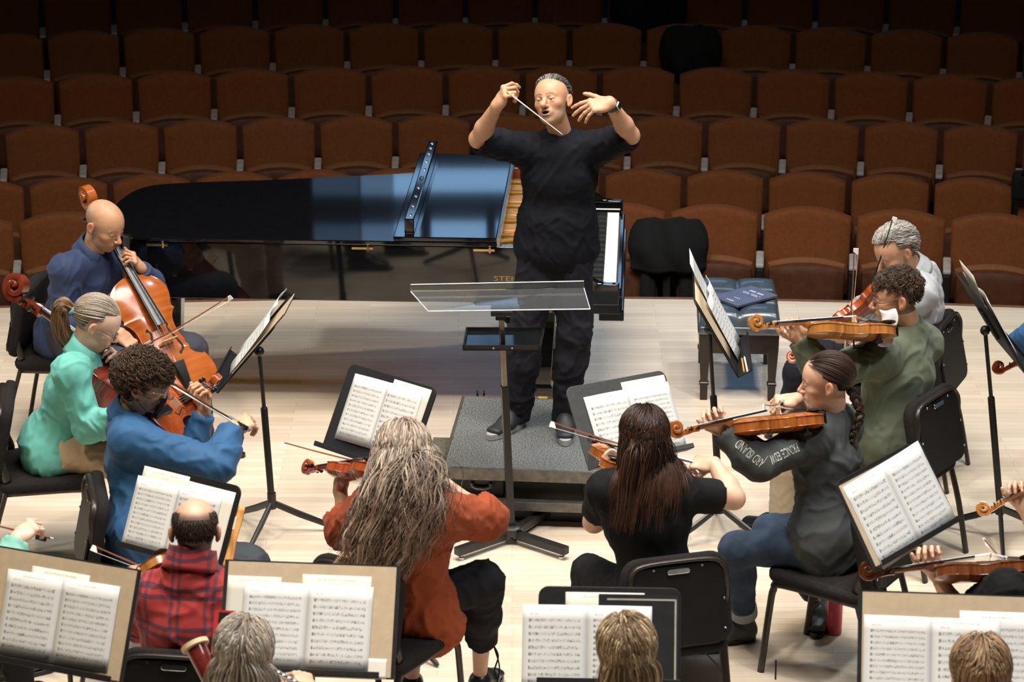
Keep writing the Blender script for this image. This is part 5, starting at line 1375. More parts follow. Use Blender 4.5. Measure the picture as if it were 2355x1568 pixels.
    for y in np.linspace(yN, yN - fbL, 8):
        f = (yN - y) / fbL; w = wN + (wE - wN) * f; zc = lerpz(y) - 0.0035 * k
        rg.append([(w * math.cos(a), y, zc + 0.004 * k * math.sin(a) - (0.0 if math.sin(a) >= 0 else 0)) for a in [PI * q / 6 for q in range(7)]] + [(-w, y, zc - 0.0045 * k), (w, y, zc - 0.0045 * k)])
    mb.rings(rg); mb.build('fingerboard', m_ebon, t, smooth=True, angle=40)
    # pegbox and scroll: a strip swept back from the nut and wound into a spiral
    ks = k if not cello else 2.05
    mb = MB(); rg = []; zc0 = zn - 0.012 * ks
    pb = catmull([(yN, zc0), (yN + 0.025 * ks, zc0 - 0.003 * ks), (yN + 0.050 * ks, zc0 - 0.010 * ks), (yN + 0.068 * ks, zc0 - 0.014 * ks)], 4)
    th_ = [0.0105 * ks, 0.0115 * ks]
    path = [(p[0], p[1], 0.0095 * ks, 0.0125 * ks - 0.0045 * ks * i / len(pb)) for i, p in enumerate(pb)]     # y, z, half width, half thickness
    cy, cz = yN + 0.088 * ks, zc0 + 0.006 * ks
    a0 = math.atan2(pb[-1][1] - cz, pb[-1][0] - cy); r0 = math.hypot(pb[-1][1] - cz, pb[-1][0] - cy)
    NS = 40
    for i in range(1, NS + 1):
        f = i / NS; a = a0 + f * 2 * PI * 1.75; r = r0 * (1 - f) ** 0.75 * 0.98 + 0.0035 * ks * f
        path.append((cy + r * math.cos(a), cz + r * math.sin(a), (0.0085 + 0.0105 * f) * ks, (0.0062 * (1 - f) + 0.0035) * ks))
    P2 = np.array([(p[0], p[1]) for p in path]); T2 = np.gradient(P2, axis=0); T2 /= np.linalg.norm(T2, axis=1, keepdims=True)
    for (y, z, w, h_), tt in zip(path, T2):
        ny, nz_ = -tt[1], tt[0]
        rg.append([(sx * w * e, y + ny * h_ * q, z + nz_ * h_ * q) for sx, q, e in ((-1, -1, 0.9), (-1, -0.6, 1), (-1, 0.7, 1), (-1, 1, 0.92), (1, 1, 0.92), (1, 0.7, 1), (1, -0.6, 1), (1, -1, 0.9))])
    mb.rings(rg); mb.ball((0, cy, cz), (0.021 * ks, 0.0055 * ks, 0.0055 * ks), 7); mb.build('scroll', wood, t, smooth=True, angle=45)
    if pegs:
        for i in range(4):
            y = yN + (0.012 + 0.014 * i) * ks; z = zc0 - 0.001 * ks * i; sx = (-1, 1, -1, 1)[i]
            mb = MB(Matrix.Translation((0, y, z)) @ Matrix.Rotation(sx * PI / 2, 4, 'Y'))
            mb.lathe([(0.0022 * ks, -0.012 * ks), (0.0032 * ks, 0.016 * ks), (0.0032 * ks, 0.020 * ks)], 8); mb.ball((0, 0, 0.029 * ks), (0.0095 * ks, 0.0035 * ks, 0.0095 * ks), 6); mb.build('peg', m_ebon, t, smooth=True)
    # bridge, strings, tailpiece, chin rest
    mb = MB(); bw = 0.021 * k if not cello else 0.045; z0 = ztop(0, yb) * 0.9
    mb.rings([[(-bw, yb - 0.003 * k, z0), (bw, yb - 0.003 * k, z0), (bw, yb + 0.003 * k, z0), (-bw, yb + 0.003 * k, z0)], [(-bw * 0.7, yb - 0.002 * k, z0 + (zb - z0) * 0.5), (bw * 0.7, yb - 0.002 * k, z0 + (zb - z0) * 0.5), (bw * 0.7, yb + 0.002 * k, z0 + (zb - z0) * 0.5), (-bw * 0.7, yb + 0.002 * k, z0 + (zb - z0) * 0.5)],
              [(-bw * 0.95, yb - 0.001 * k, zb - 0.002 * k), (bw * 0.95, yb - 0.001 * k, zb - 0.002 * k), (bw * 0.95, yb + 0.001 * k, zb - 0.002 * k), (-bw * 0.95, yb + 0.001 * k, zb - 0.002 * k)]]); mb.build('bridge', m_mapl, t)
    yt = 0.30 * L; ztp = arch + (0.012 * k if not cello else 0.03)
    mb = MB(); mb.rings([[(-w, y, z - 0.003 * k), (w, y, z - 0.003 * k), (w * 0.7, y, z + 0.005 * k), (-w * 0.7, y, z + 0.005 * k)] for y, w, z in ((0.02 * L, 0.007 * k, 0.010 * k), (0.18 * L, 0.013 * k, ztp * 0.9), (yt, 0.019 * k, ztp))]); mb.build('tailpiece', m_ebon, t, smooth=True, angle=30)
    for i in range(4):
        u = (i - 1.5) / 1.5
        mb = MB(); mb.tube([(u * wN * 0.7, yN + 0.02 * ks, zc0 + 0.01 * ks), (u * wN * 0.72, yN, zn), (u * bw * 0.75, yb, zb), (u * 0.010 * k, yt, ztp + 0.004 * k)], (0.0009 if cello else 0.0007) * (1.3 - 0.15 * i), 5); mb.build('string', m_gut, t)
    if cello:
        mb = MB(); mb.tube([(0, 0, -rib / 2), (0, -0.30, -rib / 2)], [0.006, 0.004], 8); mb.build('endpin', m_silver, t, smooth=True)
    elif chin:
        mb = MB(); mb.ball((-0.055 * k, 0.045 * k, 0.020 * k), (0.040 * k, 0.030 * k, 0.008 * k), 8); mb.box((-0.035 * k, 0.002, -rib / 2 + 0.006), (0.035 * k, 0.006, rib + 0.016)); mb.build('chin_rest', m_ebon, t, smooth=True, angle=50)
    if rest:
        mb = MB(); mb.tube(catmull([(-0.09 * k, 0.10 * k, -rib - 0.034 * k), (-0.03 * k, 0.075 * k, -rib - 0.022 * k), (0.04 * k, 0.085 * k, -rib - 0.030 * k), (0.095 * k, 0.12 * k, -rib - 0.042 * k)], 5), 0.012 * k, 8, flat=(1.3, 0.6))
        for x, y in ((-0.088 * k, 0.10 * k), (0.094 * k, 0.12 * k)): mb.tube([(x, y, -rib - 0.038 * k), (x * 1.06, y, -rib + 0.004)], 0.004 * k, 6)
        mb.build('shoulder_rest', m_ebon, t, smooth=True)
    return t, M
def bow(label, frog, tip, hair_side, col='brown', scale=1.0, dark=False):
    """frog = screw end of the stick, tip = head of the bow"""
    frog, tip = Vector(frog), Vector(tip); L = (tip - frog).length
    M = frame(frog, tip - frog, -Vector(hair_side).cross(tip - frog)) if False else None
    x = (tip - frog).normalized(); z = -(Vector(hair_side) - x * Vector(hair_side).dot(x)).normalized(); y = z.cross(x)
    M = Matrix((x, y, z)).transposed().to_4x4(); M.translation = frog
    t = thing('bow', label, 'bow', mw=M)
    wood = m_ebon if dark else varnish('bow_stick_wood', (0.15, 0.035, 0.015), (0.27, 0.075, 0.03), 4)
    n = 16; pts = [(L * i / n, 0, -0.012 * math.sin(PI * i / n) * scale) for i in range(n + 1)]
    mb = MB(); mb.tube(pts, [0.0044 - 0.0017 * i / n for i in range(n + 1)], 7); mb.build('stick', wood, t, smooth=True)
    mb = MB(); mb.rings([[(L - 0.012, -0.004, 0.002), (L - 0.012, 0.004, 0.002), (L - 0.026, 0.004, -0.021), (L - 0.026, -0.004, -0.021)], [(L + 0.002, -0.003, 0.002), (L + 0.002, 0.003, 0.002), (L + 0.004, 0.003, -0.021), (L + 0.004, -0.003, -0.021)]]); mb.build('tip_plate', m_ivory, t)
    mb = MB(); mb.box((0.055, 0, -0.013), (0.048, 0.012, 0.018)); fr = mb.build('frog', m_ebon, t, bevel=0.002)
    for sy in (-1, 1):
        mb = MB(); mb.ball((0.055, sy * 0.006, -0.013), (0.0035, 0.001, 0.0035), 5); mb.build('pearl_eye', m_gut, fr)
    mb = MB(); mb.tube([(-0.006, 0, 0), (0.012, 0, 0)], 0.0048, 8); mb.build('screw', m_gut, t, smooth=True)
    mb = MB(); mb.tube([(0.085, 0, -0.001), (0.15, 0, -0.002)], 0.0055, 8); mb.build('grip', m_gut, t, smooth=True)
    mb = MB(); mb.box(((0.075 + L - 0.012) / 2, 0, -0.021), (L - 0.087, 0.0085, 0.0012)); mb.build('bow_hair', m_hair, t)
    return t
# ================================================================ PEOPLE
SKIN = {'tan': (0.52, 0.285, 0.18), 'fair': (0.63, 0.375, 0.255), 'warm': (0.56, 0.300, 0.175), 'pale': (0.70, 0.46, 0.35)}
m_skin = vmat('skin', 0.48, bump=0.06, bscale=400, sss=0.12, var=0.05, vscale=40)
m_hairm = vmat('hair_strands', 0.42, var=0.10, vscale=90, spec=0.5)
def cloth(name, col, rough=0.85, var=0.08, bump=0.18, bscale=420, sheen=None): return mat('cloth_' + name, col, rough, var=var, vscale=14, bump=bump, bscale=bscale, sheen=(0.08 if max(col) > 0.1 else 0.0) if sheen is None else sheen, spec=0.3 if max(col) > 0.03 else 0.15)
def mids(a, b, t=0.5): return Vector(a).lerp(Vector(b), t)
DEBUG_BONES = []
def place(p):
    if isinstance(p, Vector): return p.copy()
    if len(p) == 3 and abs(p[0]) > 30 or abs(p[1]) > 30: return atY(*p)
    return Vector(p)
def unit(v): v = Vector(v); return v.normalized()
def torso_prims(J, bw, o, female=False):
    side = unit(J['SR'] - J['SL']); hside = unit(J['HR'] - J['HL'])
    ms = mids(J['SL'], J['SR']); pel = J['pel']; cc = ms.lerp(pel, 0.27); wa = ms.lerp(pel, 0.66)
    up = unit(ms - pel); fw = unit(Vector(up).cross(side)) * 1.0
    Rp = np.array((hside, unit(up.cross(hside)), up)).T
    w = 0.86 if female else 0.97
    e = 0.014 if o > 0.005 else 0
    P = [(ell(pel, ((0.172 if female else 0.165) * bw + o + e, 0.120 * bw + o + e, 0.125 + o), Rp), 0.05),
         (erc(pel, wa, hside, (0.155 * bw + o, 0.112 * bw + o), (0.142 * bw * w + o, 0.104 * bw * w + o)), 0.06),
         (erc(wa, cc, side, (0.142 * bw * w + o, 0.104 * bw * w + o), (0.160 * bw + o, 0.118 * bw + o)), 0.06),
         (erc(cc, ms.lerp(cc, 0.25), side, (0.160 * bw + o, 0.118 * bw + o), (0.140 * bw + o, 0.092 * bw + o)), 0.05)]
    N = J['neck']; nb = N - unit(J['hc'] - N) * 0.035
    for S in ('SL', 'SR'):
        P.append((rcone(J[S], nb, 0.055 * bw + o * 0.8, 0.058 * bw + o * 0.8), 0.05)); P.append((ell(J[S], (0.060 * bw + o,) * 3), 0.05))
    return P
def arm_prims(J, s, bw, o, f0=0.0, f1=2.0, loose=0.0):
    """upper arm is 0..1, forearm 1..2"""
    S, E, W = J['S' + s], J['E' + s], J['W' + s]; P = []
    ra = 0.050 * bw + o + loose; rb = 0.041 * bw + o + loose; rc = 0.0265 * bw + o + loose * 0.6
    if f1 >= 1: P.append((rcone(S, E, ra, rb), 0.03))
    else: P.append((rcone(S, S.lerp(E, f1), ra, ra + (rb - ra) * f1), 0.03))
    if f1 > 1:
        t = f1 - 1; e = E.lerp(W, t); m = E.lerp(W, min(t, 0.33))
        P.append((rcone(E, m, rb * 0.98, rb * 1.02), 0.02))
        if t > 0.33: P.append((rcone(m, e, rb * 1.02, rb * 1.02 + (rc - rb * 1.02) * (t - 0.33) / 0.67), 0.02))
    return P
def leg_prims(J, s, bw, o, f1=2.0, loose=0.0):
    H, K, A = J['H' + s], J['K' + s], J['A' + s]; P = [(rcone(H, K, 0.088 * bw + o + loose, 0.060 * bw + o + loose), 0.05)]
    if f1 > 1:
        t = f1 - 1; m = K.lerp(A, min(t, 0.35)); e = K.lerp(A, t)
        P.append((rcone(K, m, 0.060 * bw + o + loose, 0.058 * bw + o + loose), 0.03))
        if t > 0.35: P.append((rcone(m, e, 0.058 * bw + o + loose, 0.040 * bw + o + loose * 1.2), 0.03))
    return P
def field_for(prims, h, pad=0.03):
    lo = np.min([p[0][0] for p in prims], 0) - pad; hi = np.max([p[0][1] for p in prims], 0) + pad
    f = Field(lo, hi, h)
    for p, k in prims: f.put(p, k)
    return f
def cut_end(f, p, d, r=0.07):
    f.put(ell(Vector(p) + unit(d) * r, (r, r, r)), 0.004, 'sub')
def garment(name, prims, cuts, material, parent, h=0.0085, amp=0.006, seed=1.0, stretch=(1, 1, 0.7), f=11.0, col=None):
    fld = field_for(prims, h)
    for c in cuts: cut_end(fld, *c)
    V, F = fld.mesh(); V = smooth_mesh(V, F, 1, 0.5); N = vnormals(V, F)
    V = folds(V, N, amp, seed, stretch, f)
    return np_mesh(name, V, F, material, parent)
def collar_mesh(J, hM, material, parent, r0=0.060, tall=0.040, open_=24, name='collar'):
    N = J['neck']; ax = unit(J['hc'] - N); rt = unit(J['SR'] - J['SL']); fw = unit(Vector((0, 0, 1)).cross(rt)) ; fw = unit(fw - ax * fw.dot(ax)); rt = unit(fw.cross(ax))
    prof = [(r0, -0.012), (r0 + 0.002, tall * 0.5), (r0 + 0.003, tall), (r0 + 0.008, tall + 0.002), (r0 + 0.014, tall * 0.55), (r0 + 0.024, -0.004), (r0 + 0.028, -0.022)]
    vs = []; na = 40
    for i in range(na + 1):
        a = R_(open_ + (360 - 2 * open_) * i / na); ed = min(i, na - i) / na
        dirv = fw * math.cos(a) + rt * math.sin(a)
        for j, (r, z) in enumerate(prof):
            zz = z + (-0.030 * (1 - min(1, ed / 0.22)) if j >= 4 else -0.012 * (1 - min(1, ed / 0.15))) - 0.014 * math.cos(a)
            vs.append(N + dirv * (r * (1.08 if abs(math.sin(a)) > 0.7 else 1.0)) + ax * zz)
    m = len(prof); fs = [(i * m + j, i * m + j + 1, (i + 1) * m + j + 1, (i + 1) * m + j) for i in range(na) for j in range(m - 1)]
    mb = MB(); mb.add(vs, fs); return mb.build(name, material, parent, smooth=True, angle=180, world=True, solid=0.004)
def ring_mesh(c, ax, r, tube, material, parent, name, ry=1.0):
    ax = unit(ax); x = ax.cross(Vector((0, 1, 0.1))).normalized(); y = ax.cross(x)
    pts = [Vector(c) + x * (r * math.cos(2 * PI * k / 28)) + y * (r * ry * math.sin(2 * PI * k / 28)) for k in range(28)]
    mb = MB(); mb.tube(pts, tube, 8, closed=True); return mb.build(name, material, parent, smooth=True, angle=180, world=True)
def person(label, J, sp):
    J = {k: place(v) for k, v in J.items()}
    bw = sp.get('bw', 1.0); female = sp.get('female', False)
    if 'pel' not in J: J['pel'] = mids(J['HL'], J['HR']) + Vector((0, 0, 0.02))
    if 'HL' not in J:
        f = unit(sp['sitdir']); r = Vector((f.y, -f.x, 0)); J['HL'] = J['pel'] - r * 0.085; J['HR'] = J['pel'] + r * 0.085
    for s, q in (('L', -1), ('R', 1)):
        if 'K' + s not in J:
            f = unit(sp['sitdir']); r = Vector((f.y, -f.x, 0)); J['K' + s] = J['H' + s] + f * 0.44 + r * (q * 0.06); J['K' + s].z = 0.50
        if 'A' + s not in J: f = unit(sp.get('sitdir', (0, 1, 0))); J['A' + s] = J['K' + s] + f * 0.04; J['A' + s].z = 0.09
        if 'T' + s not in J: f = unit(sp.get('sitdir', (0, 1, 0))); J['T' + s] = J['A' + s] + f * 0.15; J['T' + s].z = 0.03
    F_ = unit(sp['face']); U_ = Vector(sp.get('up', (0, 0, 1))); hs = sp.get('hs', 1.0)
    Rt = F_.cross(U_).normalized(); U_ = Rt.cross(F_)
    hM = Matrix((Rt, F_, U_)).transposed().to_4x4()
    hM = Matrix.Translation(J['hc']) @ hM @ Matrix.Scale(hs, 4)
    root = thing('person', label, 'person', Vector((J['pel'].x, J['pel'].y, 0)))
    for a, b in (('SL', 'SR'), ('SL', 'EL'), ('EL', 'WL'), ('SR', 'ER'), ('ER', 'WR'), ('neck', 'hc'), ('pel', 'neck'), ('HL', 'KL'), ('KL', 'AL'), ('HR', 'KR'), ('KR', 'AR')):
        DEBUG_BONES.append((label[:34], a + b, round((J[a] - J[b]).length, 2), round(J[a].z, 2), round(J[b].z, 2)))
    # ---- skin: one mesh
    skin = np.array(SKIN[sp['skin']] if isinstance(sp['skin'], str) else sp['skin'])
    prims = torso_prims(J, bw * 0.97, -0.012, female)
    for s in 'LR': prims += arm_prims(J, s, bw * sp.get('armw', 1.0), 0.0) + leg_prims(J, s, bw, -0.008)
    if not sp.get('shoes'):
        for s in 'LR': prims.append((rcone(J['A' + s], J['T' + s], 0.034, 0.022), 0.02))
    prims.append((rcone(J['neck'] - unit(J['hc'] - J['neck']) * 0.02, J['neck'].lerp(J['hc'], 0.35), 0.057 * bw, 0.054 * bw), 0.03))
    V, F = field_for(prims, 0.0095).mesh(); V = smooth_mesh(V, F, 2, 0.5)
    C = np.tile(skin, (len(V), 1))
    parts = [(V, F, C)]
    ho = dict(sp.get('head', {})); ho['skin'] = tuple(skin)
    nl = hM.inverted() @ (J['neck'] + unit(J['hc'] - J['neck']) * 0.0)
    ho.setdefault('nr', 0.054 * bw / hs)
    V, F, C = head_mesh(nl, ho); Mn = np.array(hM); parts.append((V @ Mn[:3, :3].T + Mn[:3, 3], F, C))
    hm = {}
    for s, sg in (('L', 1), ('R', -1)):
        if s in sp.get('hands', {}):
            pose, fd, bk = sp['hands'][s]
            y = unit(fd); z = Vector(bk); x = y.cross(z).normalized(); z = x.cross(y)
            HM = Matrix((x, y, z)).transposed().to_4x4(); HM.translation = J['W' + s]
            V, F = hand_field(pose, sg, sp.get('handsc', 1.0), el=HM.inverted() @ J['E' + s]); 
            C = np.tile(skin, (len(V), 1)); tipw = smoothstep(0.10, 0.17, V[:, 1] - V[:, 2] * 0.6)[:, None]; C = C * (1 - tipw * 0.25) + tipw * 0.25 * skin * np.array((1.1, 0.72, 0.66))
            Mh = np.array(HM); parts.append((V @ Mh[:3, :3].T + Mh[:3, 3], F, C)); hm[s] = HM
    V, F, C = join(parts)
    np_mesh('body', V, F, m_skin, root, C)
    # ---- clothes
    sd = sp.get('seed', 1.0); sh = sp.get('shirt')
    if sh:
        o = sh.get('o', 0.010); P = torso_prims(J, bw, o, female); cuts = []
        for s in 'LR':
            f1 = sh['sleeve'][s] if isinstance(sh['sleeve'], dict) else sh['sleeve']
            P += arm_prims(J, s, bw * sp.get('armw', 1.0), o, f1=f1, loose=sh.get('loose', 0.004))
            if f1 >= 1: e = J['E' + s].lerp(J['W' + s], f1 - 1); d = J['W' + s] - J['E' + s]
            else: e = J['S' + s].lerp(J['E' + s], f1); d = J['E' + s] - J['S' + s]
            cuts.append((e, d))
        if sh.get('hem'): hr_ = sh.get('hemr', (0.165 * bw + o, 0.12 * bw + o)); up_ = unit(mids(J['SL'], J['SR']) - J['pel']) * (0.12 if 'hemr' in sh else 0); P.append((erc(J['pel'] + up_, J['pel'] + Vector(sh['hem']), J['HR'] - J['HL'], hr_, (hr_[0] + 0.006, hr_[1] + 0.008)), 0.05))
        shirt = garment(sh.get('name', 'shirt'), P, cuts, sh['mat'], root, 0.0085, sh.get('amp', 0.007), sd, (1, 1, 0.75), sh.get('f', 11.0))
        if sh.get('collar') == 'shirt': collar_mesh(J, hM, sh['mat'], root, 0.062 * bw + 0.006, 0.056)
        elif sh.get('collar') == 'crew':
            ax = unit(J['hc'] - J['neck']); ring_mesh(J['neck'] + ax * 0.006, ax + unit(sp['face']) * 0.25, 0.062 * bw, 0.010, sh.get('rib', sh['mat']), root, 'neckband')
        if sh.get('cuff'):
            for s in 'LR':
                f1 = sh['sleeve'][s] if isinstance(sh['sleeve'], dict) else sh['sleeve']
                if f1 > 1.2:
                    d = unit(J['W' + s] - J['E' + s]); e = J['E' + s].lerp(J['W' + s], f1 - 1)
                    mb = MB(); r_ = 0.034 * bw + o; mb.tube([e - d * 0.06, e - d * 0.055, e - d * 0.008, e - d * 0.002], [r_ * 0.97, r_ * 1.10, r_ * 1.06, r_ * 0.96], 18); mb.build('cuff', sh['mat'], root, smooth=True, angle=50, world=True)
    tr = sp.get('trousers')
    if tr:
        o = tr.get('o', 0.010); side = unit(J['HR'] - J['HL']); ms = mids(J['SL'], J['SR']); up = unit(ms - J['pel'])
        P = [(ell(J['pel'] - up * 0.02, (0.160 * bw + o, 0.112 * bw + o, 0.10), np.array((side, unit(up.cross(side)), up)).T), 0.05)]; cuts = []
        for s in 'LR':
            P += leg_prims(J, s, bw, o, tr.get('len', 1.93), tr.get('loose', 0.006)); e = J['K' + s].lerp(J['A' + s], tr.get('len', 1.93) - 1); cuts.append((e, J['A' + s] - J['K' + s], 0.09))
        garment('trousers', P, cuts, tr['mat'], root, 0.0095, tr.get('amp', 0.006), sd + 3, (1, 1, 0.8), 10.0)
    so = sp.get('shoes')
    if so:
        for s in 'LR':
            A, T = J['A' + s], J['T' + s]; d = T - A; d.z = 0; d = unit(d); r = Vector((d.y, -d.x, 0)); L = so.get('len', 0.285); g = A.copy(); g.z = so.get('z', 0.0)
            heel = g - d * 0.055; toe = heel + d * L; st = so.get('sole', 0.022)
            Pz = lambda p, z: Vector((p.x, p.y, g.z + z))
            P = [(erc(Pz(heel + d * 0.035, 0.050), Pz(heel + d * L * 0.5, 0.046), r, (0.036, 0.036), (0.041, 0.034)), 0.03), (erc(Pz(heel + d * L * 0.5, 0.044), Pz(toe - d * 0.045, 0.036), r, (0.043, 0.030), (0.042, 0.020)), 0.03),
                 (rcone(Pz(heel + d * 0.045, 0.05), Pz(heel + d * 0.055, so.get('top', 0.10)), 0.038, 0.041), 0.03), (rcone(Pz(heel + d * 0.06, 0.055), Pz(heel + d * 0.125, min(0.075, so.get('top', 0.10) * 0.72)), 0.038, 0.032), 0.03)]
            f = field_for(P, 0.006); V, F = f.mesh(); V[:, 2] = np.maximum(V[:, 2], g.z + st * 0.7); sho = np_mesh(so.get('name', 'shoe'), V, F, so['mat'], root)
            if so.get('laces'):
                mb = MB()
                for q in range(5):
                    c = Pz(heel + d * (0.115 + 0.020 * q), 0.088 - 0.0085 * q); w = 0.020 - 0.001 * q
                    mb.tube([c - r * w - Vector((0, 0, 0.010)), c + Vector((0, 0, 0.003)), c + r * w - Vector((0, 0, 0.010))], 0.0028, 5)
                mb.v = [sho.parent.matrix_basis.inverted() @ p for p in mb.v]; mb.build('laces', m_ebony, sho, smooth=True)
            ol = []
            for k in range(28):
                a = 2 * PI * k / 28; c, s_ = math.cos(a), math.sin(a); w = 0.043 * (0.86 if c < 0 else 1.02) * abs(s_) ** 0.8 * math.copysign(1, s_)
                ol.append(heel + d * (L / 2 + c * L / 2) + r * w)
            mb = MB(); mb.rings([[Pz(p, 0.0) for p in ol], [Pz(p, st) for p in ol]]); mb.v = [sho.parent.matrix_basis.inverted() @ p for p in mb.v]; mb.build('sole', so.get('solemat', m_ebony), sho, smooth=True, angle=40, bevel=0.003)
    # ---- hair
    if sp.get('hair'):
        ms = mids(J['SL'], J['SR']); up = unit(ms - J['pel']); side = unit(J['SR'] - J['SL']); fw = unit(up.cross(side)) * -1
        if fw.dot(F_) < -0.99: pass
        Rb = np.array((side, unit(side.cross(up)) * -1, up)).T
        ce = (sp.get('shirt') or {}).get('o', 0.01) + (sp.get('shirt') or {}).get('loose', 0.0) + 0.004
        col = [(A_(ms.lerp(J['pel'], 0.33)), Rb, (0.178 * bw + ce, 0.125 * bw + ce, 0.30)), (A_(ms - up * 0.01), Rb, (0.215 * bw + ce, 0.075 * bw + ce, 0.070 + ce)), (A_(J['neck'].lerp(J['hc'], 0.3)), Rb, (0.060, 0.060, 0.12))]
        for s in 'LR': col.append((A_(J['S' + s]), Rb, (0.064 + ce, 0.064 + ce, 0.064 + ce)))
        V, F, C = join([h(hM, col, J) for h in sp['hair']])
        np_mesh('hair', V, F, m_hairm, root, C)
    return root, J, hM, hm
# ---- hair styles
def m_full(d, front=0.60): return ~((d[:, 1] > 0.22) & (d[:, 2] < front)) & (d[:, 2] > -0.62) & ~((np.abs(d[:, 0]) > 0.62) & (d[:, 2] < 0.02) & (d[:, 1] > -0.30)) & ~((d[:, 1] > -0.05) & (d[:, 2] < 0.15))
def cap(mask, colr, s=1.025):
    def fn(hM, col, J):
        V, F = cap_mesh(mask, s); M = np.array(hM); return V @ M[:3, :3].T + M[:3, 3], F, np.tile(np.array(colr, float), (len(V), 1))
    return fn
def locks(**o):
    return lambda hM, col, J: grow(hM, o, col if o.get('body', False) else ())
def combed(**o): return lambda hM, col, J: pulled(hM, o)
def dirs(v, nw=0.4):
    v = np.array(v, float)
    return lambda d, n, r: n * nw + v
def tang(v, n, k=0.12):
    v = v - n * (v * n).sum(1, keepdims=True); v /= np.maximum(np.linalg.norm(v, axis=1, keepdims=True), 1e-6); return v + n * k
def dir_down(d, n, r): return tang(np.stack([np.sign(d[:, 0]) * 0.30, -0.75 + 0 * d[:, 0], -0.35 + 0 * d[:, 0]], 1), n)
def dir_part(px, side=0.7, back=-0.35, dn=-0.35, k=0.15): return lambda d, n, r: tang(np.stack([np.tanh((d[:, 0] - px) * 6) * side, back + 0 * d[:, 0], dn + 0 * d[:, 0]], 1), n, k)
def glasses(hM, root, material, r=0.021):
    mb = MB(hM)
    for s in (-1, 1):
        pts = [(s * 0.032 + r * 1.1 * math.cos(a), 0.104 - 0.004 * abs(math.cos(a)), -0.004 + r * 0.85 * math.sin(a)) for a in [2 * PI * k / 18 for k in range(18)]]
        mb.tube(pts, 0.0016, 6, closed=True); mb.tube([(s * 0.054, 0.099, 0.0), (s * 0.072, 0.06, 0.003), (s * 0.079, 0.0, 0.006), (s * 0.079, -0.02, -0.006)], 0.0016, 6)
    mb.tube([(-0.010, 0.105, 0.0), (0, 0.108, 0.003), (0.010, 0.105, 0.0)], 0.0015, 6)
    return mb.build('glasses', material, root, smooth=True, angle=180, world=True)
# ================================================================ THE CONDUCTOR
m_navyk = cloth('black_navy_knit', (0.0075, 0.008, 0.012), 0.85); m_char = cloth('charcoal_trousers', (0.015, 0.015, 0.021), 0.8)
m_sneak = mat('black_sneaker', (0.016, 0.016, 0.018), 0.6, bump=0.2); m_sole = mat('grey_rubber_sole', (0.34, 0.34, 0.33), 0.6)
YC = 12.02
root, J, hM, hh = person('conductor in a dark crew-neck sweater with both arms raised, on the podium', {
    'hc': (1270, 232, YC - 0.02), 'neck': (1290, 312, YC + 0.03), 'SL': (1366, 342, YC), 'SR': (1212, 346, YC), 'EL': (1450, 312, YC - 0.15), 'ER': (1100, 320, YC - 0.15),
    'WL': (1402, 236, YC - 0.30), 'WR': (1143, 243, YC - 0.30), 'pel': (1280, 566, YC + 0.02), 'HL': (1315, 592, YC), 'HR': (1243, 592, YC),
    'KL': (1322, 762, YC - 0.03), 'KR': (1208, 762, YC - 0.03), 'AL': (1300, 956, YC - 0.0), 'AR': (1192, 950, YC + 0.03), 'TL': (1300, 992, YC - 0.20), 'TR': (1146, 980, YC - 0.10)}, dict(
    skin='warm', face=(-0.40, -0.86, 0.32), up=(-0.20, 0.10, 1), hs=1.00, bw=0.98, armw=1.08, seed=2.0, handsc=1.05,
    head=dict(h=0.0030, nose=1.25, mouth=0.0065, brow=(0.13, 0.08, 0.055), gaze=(0.0, -0.004), open=(-0.0030, -0.0088), lip=(0.42, 0.17, 0.13), jaw=1.02,
              stubble=(0.34, 0.26, 0.21, 0.30), scalp=(lambda V: smoothstep(0.02, -0.03, V[:, 1]) * (V[:, 2] > -0.03) * (np.abs(V[:, 0]) < 0.0765) * smoothstep(0.125, 0.10, V[:, 2]), (0.16, 0.12, 0.10), 0.6)),
    hands={'R': ('pinch', (0.40, -0.28, 0.80), (-0.74, -0.38, 0.45)), 'L': ('open', (-0.88, -0.22, -0.10), (0.08, -0.52, 0.85))},
    shirt=dict(name='sweater', mat=m_navyk, sleeve=0.90, collar='crew', o=0.014, loose=0.012, amp=0.009, f=9, hem=(0, 0, 0.02), hemr=(0.188, 0.150)),
    trousers=dict(mat=m_char, loose=0.012, len=2.03, amp=0.012), shoes=dict(mat=m_sneak, name='sneaker', z=0.301, solemat=m_sole, sole=0.032, len=0.30, top=0.115, laces=True),
    hair=[cap(lambda d: (d[:, 1] < 0.55 * smoothstep(0.50, 0.74, d[:, 2]) + 0.02) & (d[:, 2] > -0.42) & ~((np.abs(d[:, 0]) > 0.6) & (d[:, 2] < 0.05) & (d[:, 1] > -0.25)), (0.12, 0.105, 0.095), 1.03),
          locks(n=4200, mask=lambda d: (d[:, 1] < 0.60 * smoothstep(0.45, 0.70, d[:, 2]) + 0.10) & (d[:, 2] > -0.45) & ~((np.abs(d[:, 0]) > 0.6) & (d[:, 2] < 0.10) & (d[:, 1] > -0.30)) & ~((d[:, 1] > 0.05) & (d[:, 2] < 0.30)), length=0.036, steps=6, dir=lambda d, n, r: tang(np.tile(np.array((0.25, -0.85, -0.25)), (len(d), 1)), n, 0.30), mess=0.10,
                grav=0.04, r=0.0017, lift=0.016, hug=0.010, cols=((0.085, 0.075, 0.068), (0.17, 0.155, 0.145)), mix=((0.30, 0.29, 0.28), 0.30), seed=3)]))
w0 = J['WL']; ax = unit(J['EL'] - J['WL']); wc = w0 + ax * 0.022
mb = MB(); pts = []; m_watch = mat('dark_watch_strap', (0.03, 0.032, 0.03), 0.6); x_ = ax.cross(Vector((0, 0, 1))).normalized(); y_ = ax.cross(x_)
